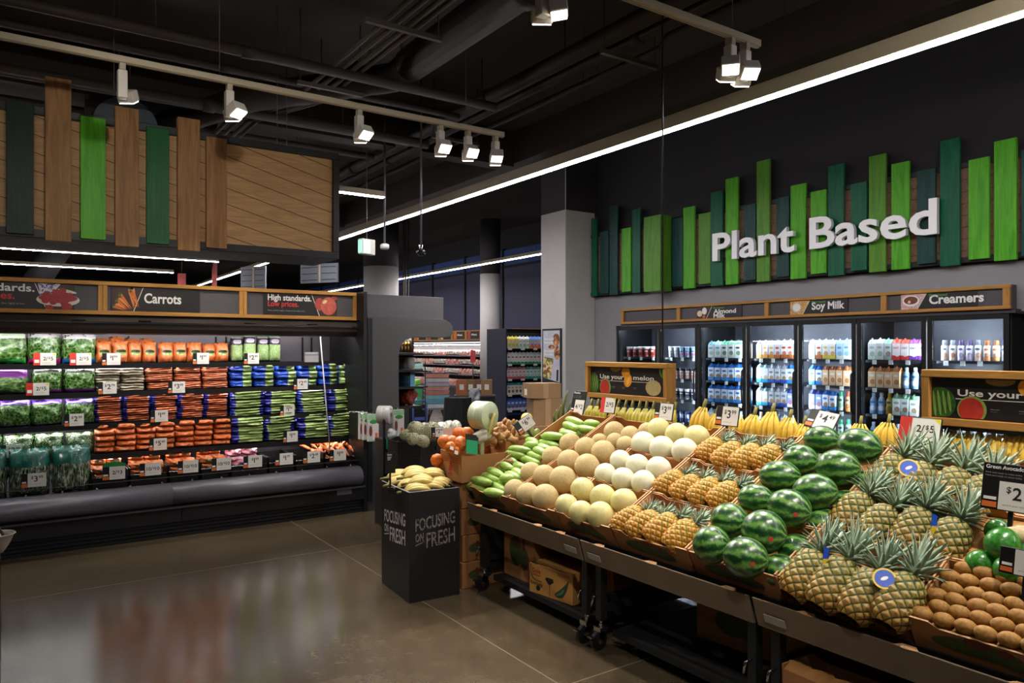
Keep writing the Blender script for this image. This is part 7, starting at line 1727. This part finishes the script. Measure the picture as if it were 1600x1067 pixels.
o = thing('sale_sign', 'narrow red sale sign standing before the meat case', 'sign', (at_d(739, 545, 17.5).x, at_d(739, 545, 17.5).y, 0), -.5); obj('sign_board', MB().box(-.06, .06, -.01, .01, zz(566, 17.5), zz(547, 17.5)).mesh('board', M('sale_red', '#d04a44', .5)), o); obj('pole', MB().cyl((0, 0, 0), (0, 0, zz(566, 17.5)), .012, 8).mesh('pole', black), o); obj('sign_base', MB().cyl((0, 0, 0), (0, 0, .02), .15, 20).mesh('base', black), o)
# blue green packs on a small rack inside the opening
p = floor_at(653, 11.0); o = thing('drink_rack', 'small rack of green and blue packs seen through the end case', 'rack', p, -.3)
for i, (y0, y1) in enumerate([(568, 579), (601, 603)]): obj('rack_shelf', MB().box(-.13, .13, -.1, .1, zz(y1, 11) - .02, zz(y1, 11)).mesh('shelf', black), o)
for sx_ in (-.13, .12): obj('rack_post', MB().box(sx_, sx_ + .012, .08, .095, 0, zz(566, 11)).mesh('post', black), o)
for i in range(6): tag(obj('drink_pack', CART['c_tealc'], None, (p.x - .1 + .04 * i, p.y + .02 * i - .03, zz(579, 11)), (0, 0, -.3), (.036, .05, .11)), 'green and blue pack on the small rack, %s from the left' % nth(i), 'pack', 'packs on the small rack')
# ------------------------------------------------------------------ hanging signs and fittings
def hang(name, lab, cat, px, py, d, build, drop=True, group=None, rz=0.0, rod=.006):
    p = at_d(px, py, d); o = thing(name, lab, cat, p, rz, group); build(o)
    if drop: obj('hanger_rod', MB().cyl((0, 0, .02), (0, 0, ZC - p.z), rod, 6).mesh('rod', M('rod_grey', '#6f6d70', .4, .4, .05)), o)
    return o
exg = emit('exit_green', (.05, .75, .45), .8)
def exit_(o):
    obj('casing', MB().box(-.12, .12, -.05, .05, -.11, .11).mesh('casing', white_metal, .008), o); obj('sign_face', MB().box(-.125, -.12, -.04, .04, -.09, .09).mesh('face', exg), o); obj('front_face', MB().box(-.1, .02, -.055, -.05, -.09, .09).mesh('face', exg), o, label='green lit face')
hang('exit_sign', 'small hanging exit box with a green lit face', 'exit sign', 573, 386, 10.5, exit_, rz=.3)
hang('wifi_unit', 'white disc-shaped unit hanging beside the exit box', 'access point', 601, 385, 10.2, lambda o: obj('disc', MB().lathe([(0, -.04), (.05, -.04), (.062, -.02), (.062, .02), (.04, .035), (0, .035)], 20).mesh('disc', M('unit_white', '#c9c7c4', .4)), o), rod=.014)
def dome(o):
    obj('bracket', MB().cyl((0, 0, 0), (0, 0, .08), .025, 12).mesh('bracket', chrome), o); obj('camera_dome', MB().lathe([(0, -.06), (.03, -.052), (.055, -.03), (.062, 0), (.05, .01), (0, .012)], 20).mesh('dome', M('dome_black', '#1a1a1c', .12)), o)
hang('dome_camera', 'dark dome camera on a ceiling rod right of the exit box', 'camera', 658, 393, 9.2, dome, rod=.012)
sg = M('aisle_sign_grey', '#7d828a', .5, 0, .04); sgl = M('aisle_sign_strip', '#c9b89a', .5)
def aisle(w, h, n):
    def f(o):
        obj('board', MB().box(-w / 2, w / 2, -.02, .02, -h / 2, h / 2).mesh('board', sg), o)
        for i in range(n): obj('strip', MB().box(-w / 2 + .04, -.03, -.024, -.02, h / 2 - (i + .6) * h / n, h / 2 - (i + .5) * h / n).box(.06, w / 2 - .04, -.024, -.02, h / 2 - (i + .6) * h / n, h / 2 - (i + .5) * h / n).mesh('strip', black), o)
        obj('divider', MB().box(0, .04, -.026, -.02, -h / 2, h / 2).mesh('divider', sgl), o)
        for s in (-1, 1): obj('hanger_wire', MB().cyl((s * w * .4, 0, h / 2), (s * w * .4, 0, ZC - o.location.z), .004, 6).mesh('wire', conduit_mat), o)
    return f
hang('aisle_sign', 'grey slatted aisle sign right of the dark gap', 'aisle sign', 499, 427, 15.5, aisle(.95, .4, 3), False, 'grey aisle signs in the distance', -1.0)
hang('aisle_sign', 'grey slatted aisle sign left of the dark gap', 'aisle sign', 396, 434, 16.5, aisle(.7, .5, 4), False, 'grey aisle signs in the distance', -1.0)
def redsign(o): obj('board', MB().add([(-.06, 0, -.3), (.06, 0, -.3), (.07, 0, .3), (-.02, 0, .33), (-.06, 0, .1)], [(0, 1, 2, 3, 4)]).box(-.08, .05, -.01, .01, -.35, -.28).mesh('board', M('flag_red', '#a84a48', .6, 0, .15, 8)), o)
hang('banner', 'faded red banner hanging over the header between the light strips', 'banner', 335, 429, 18.5, redsign)
hang('banner', 'small red banner tip under the middle light strip', 'banner', 284, 436, 19.5, lambda o: obj('board', MB().box(-.1, .1, -.01, .01, -.2, .15).mesh('board', M('flag_red', '#a84a48')), o))
o = thing('skylight_duct', 'pale slanted duct above the light strips seen under the bulkhead', 'duct', at_d(68, 415, 26)); obj('duct_shell', MB().tube([(.6, 0, .9), (-.4, .2, -.9)], .42, 20).mesh('duct', M('duct_pale', '#6f6e72', .5, .2, .05)), o)
# ------------------------------------------------------------------ scale at the left edge
p = at_d(2, 838, 3.3)
o = thing('pedestal_bowl', 'white bowl on a dark pedestal cut by the left edge', 'bowl', (p.x - .022, p.y, 0))
obj('pedestal', MB().box(-.3, .02, -.06, .06, 0, p.z - .1).mesh('pedestal', black), o)
obj('bowl', MB().lathe([(.0, -.075), (.03, -.07), (.055, -.03), (.072, .01), (.078, .012), (.074, .016), (.066, .01), (.045, -.03), (0, -.055)], 28).mesh('bowl', M('bowl_white', '#b9aea0', .4)), o, (0, 0, p.z)); obj('bowl_foot', MB().cyl((0, 0, -.1), (0, 0, -.07), .02, 12).mesh('foot', chrome), o, (0, 0, p.z)); obj('strap', MB().tube([(.03, -.03, .01), (.0, -.02, .07), (-.05, 0, .17)], .006, 6).mesh('strap', M('strap_brown', '#5a4030', .6)), o, (0, 0, p.z))
# ------------------------------------------------------------------ price tags on the open case
def case_tag(px, py, row, text, lab, w=.135, h=.1, style='n'):
    Y = RY[row] - .018 - (.012 if row == 4 else 0); p = on_Y(px, py, Y)
    o = thing('shelf_price_tag', lab, 'price tag', p, rnd.uniform(-.06, .06), 'price tags on the open case')
    if style == 'blank':
        obj('card', MB().box(-w / 2, w / 2, 0, .003, -h / 2, h / 2).mesh('card', M('card_grey', '#8c888c', .5)), o); obj('card_fold', MB().box(-w / 2, w / 2, -.002, 0, h * .2, h * .25).mesh('fold', ink), o); return
    x0 = -w / 2 if style == 'n' else -w / 2 + .0
    obj('backing', MB().box(-w / 2, w / 2, 0, .004, -h / 2, h / 2).mesh('backing', printred if style == 's' else black), o)
    cx = -w / 2 + w * (.3 if style != 'n' else .25)
    obj('card', MB().box(cx, w / 2, -.003, 0, -h / 2, h / 2).mesh('card', whitecard), o)
    if style == 's': obj('sale_mark', MB().box(-w / 2 + .008, cx - .008, -.002, 0, -h * .3, -h * .05).mesh('mark', printwhite), o); obj('corner_flag', MB().box(w / 2 - .022, w / 2 - .004, -.004, -.003, h / 2 - .02, h / 2 - .004).mesh('flag', printyellow), o)
    else: obj('orange_mark', MB().box(-w / 2, cx - .004, -.002, 0, -h / 2, -h * .25).mesh('mark', printorange), o); obj('white_mark', MB().box(-w / 2 + .004, cx - .01, -.002, 0, -h * .2, -h * .08).mesh('mark', printwhite), o)
    if style == 'g': obj('green_topper', MB().prism([(-w * .5, h * .5), (w * .5, h * .5), (w * .5, h * .72), (w * .25, h * .86), (-w * .3, h * .86), (-w * .5, h * .72)], 'y', -.001, .004).mesh('topper', M('topper_green', '#1f7a34', .5)), o)
    price_text(o, text, cx, w / 2, h, -.0035)
CT = [(70, 561, 0, '2/$5', 'red sale tag reading 2 for $5 under the pink based spinach', 's'), (126, 561, 0, '2/$5', 'red sale tag reading 2 for $5 under the blue based spinach', 's'),
      (174, 561, 0, '$1.99', 'tag reading $1.99 under the doubled baby carrot bags', 'n'), (314, 560, 0, '$1.99', 'tag reading $1.99 under the single row baby carrot bags', 'n'),
      (393, 560, 0, '$2.99', 'tag reading $2.99 under the celery hearts', 'n'), (487, 558, 0, '', 'blank grey tag on the empty top shelf', 'blank'),
      (59, 608, 1, '2/$5', 'red sale tag reading 2 for $5 on the second shelf', 's'), (168, 606, 1, '$2.79', 'tag reading $2.79 under the parsnips', 'n'), (276, 605, 1, '$3.99', 'tag reading $3.99 under the clear carrot bags', 'n'),
      (470, 600, 1, '$2.49', 'tag reading $2.49 under the blue celery bags', 'n'), (116, 656, 2, '$2.99', 'tag reading $2.99 under the violet lettuce bags', 'n'), (249, 650, 2, '$1.49', 'tag reading $1.49 under the blue ended carrot bags', 'n'),
      (449, 641, 2, '$1.99', 'tag reading $1.99 under the upper celery bunches', 'n'), (18, 705, 3, '$2.99', 'tag reading $2.99 under the clear herb bags', 'n'), (247, 694, 3, '$5.99', 'tag reading $5.99 under the small plump carrot bags', 'n'),
      (454, 682, 3, '$1.99', 'tag reading $1.99 under the lower celery bunches', 'n'), (53, 750, 4, '$3.99', 'tag reading $3.99 on the large teal banded greens', 'n'), (178, 739, 4, '2/$3', 'tag reading 2 for $3 with a green topper', 'g'),
      (235, 733, 4, '10/$10', 'first tag reading 10 for $10 from the left', 'n'), (294, 729, 4, '10/$10', 'second tag reading 10 for $10 from the left', 'n'), (346, 725, 4, '10/$10', 'third tag reading 10 for $10 from the left', 'n'),
      (395, 721, 4, '$1.99', 'tag reading $1.99 on the radish bin', 'n'), (444, 717, 4, '$1.79', 'tag reading $1.79 on the left empty bin', 'n'), (487, 714, 4, '$2.49', 'tag reading $2.49 on the right empty bin', 'n'), (528, 711, 4, '$1.99', 'tag reading $1.99 on the loose carrot bin', 'n')]
for px, py, row, t_, lab, st in CT: case_tag(px, py, row, t_, lab, .165 if st == 's' else (.17 if row == 4 else .145), .105 if row < 4 else .11, st)
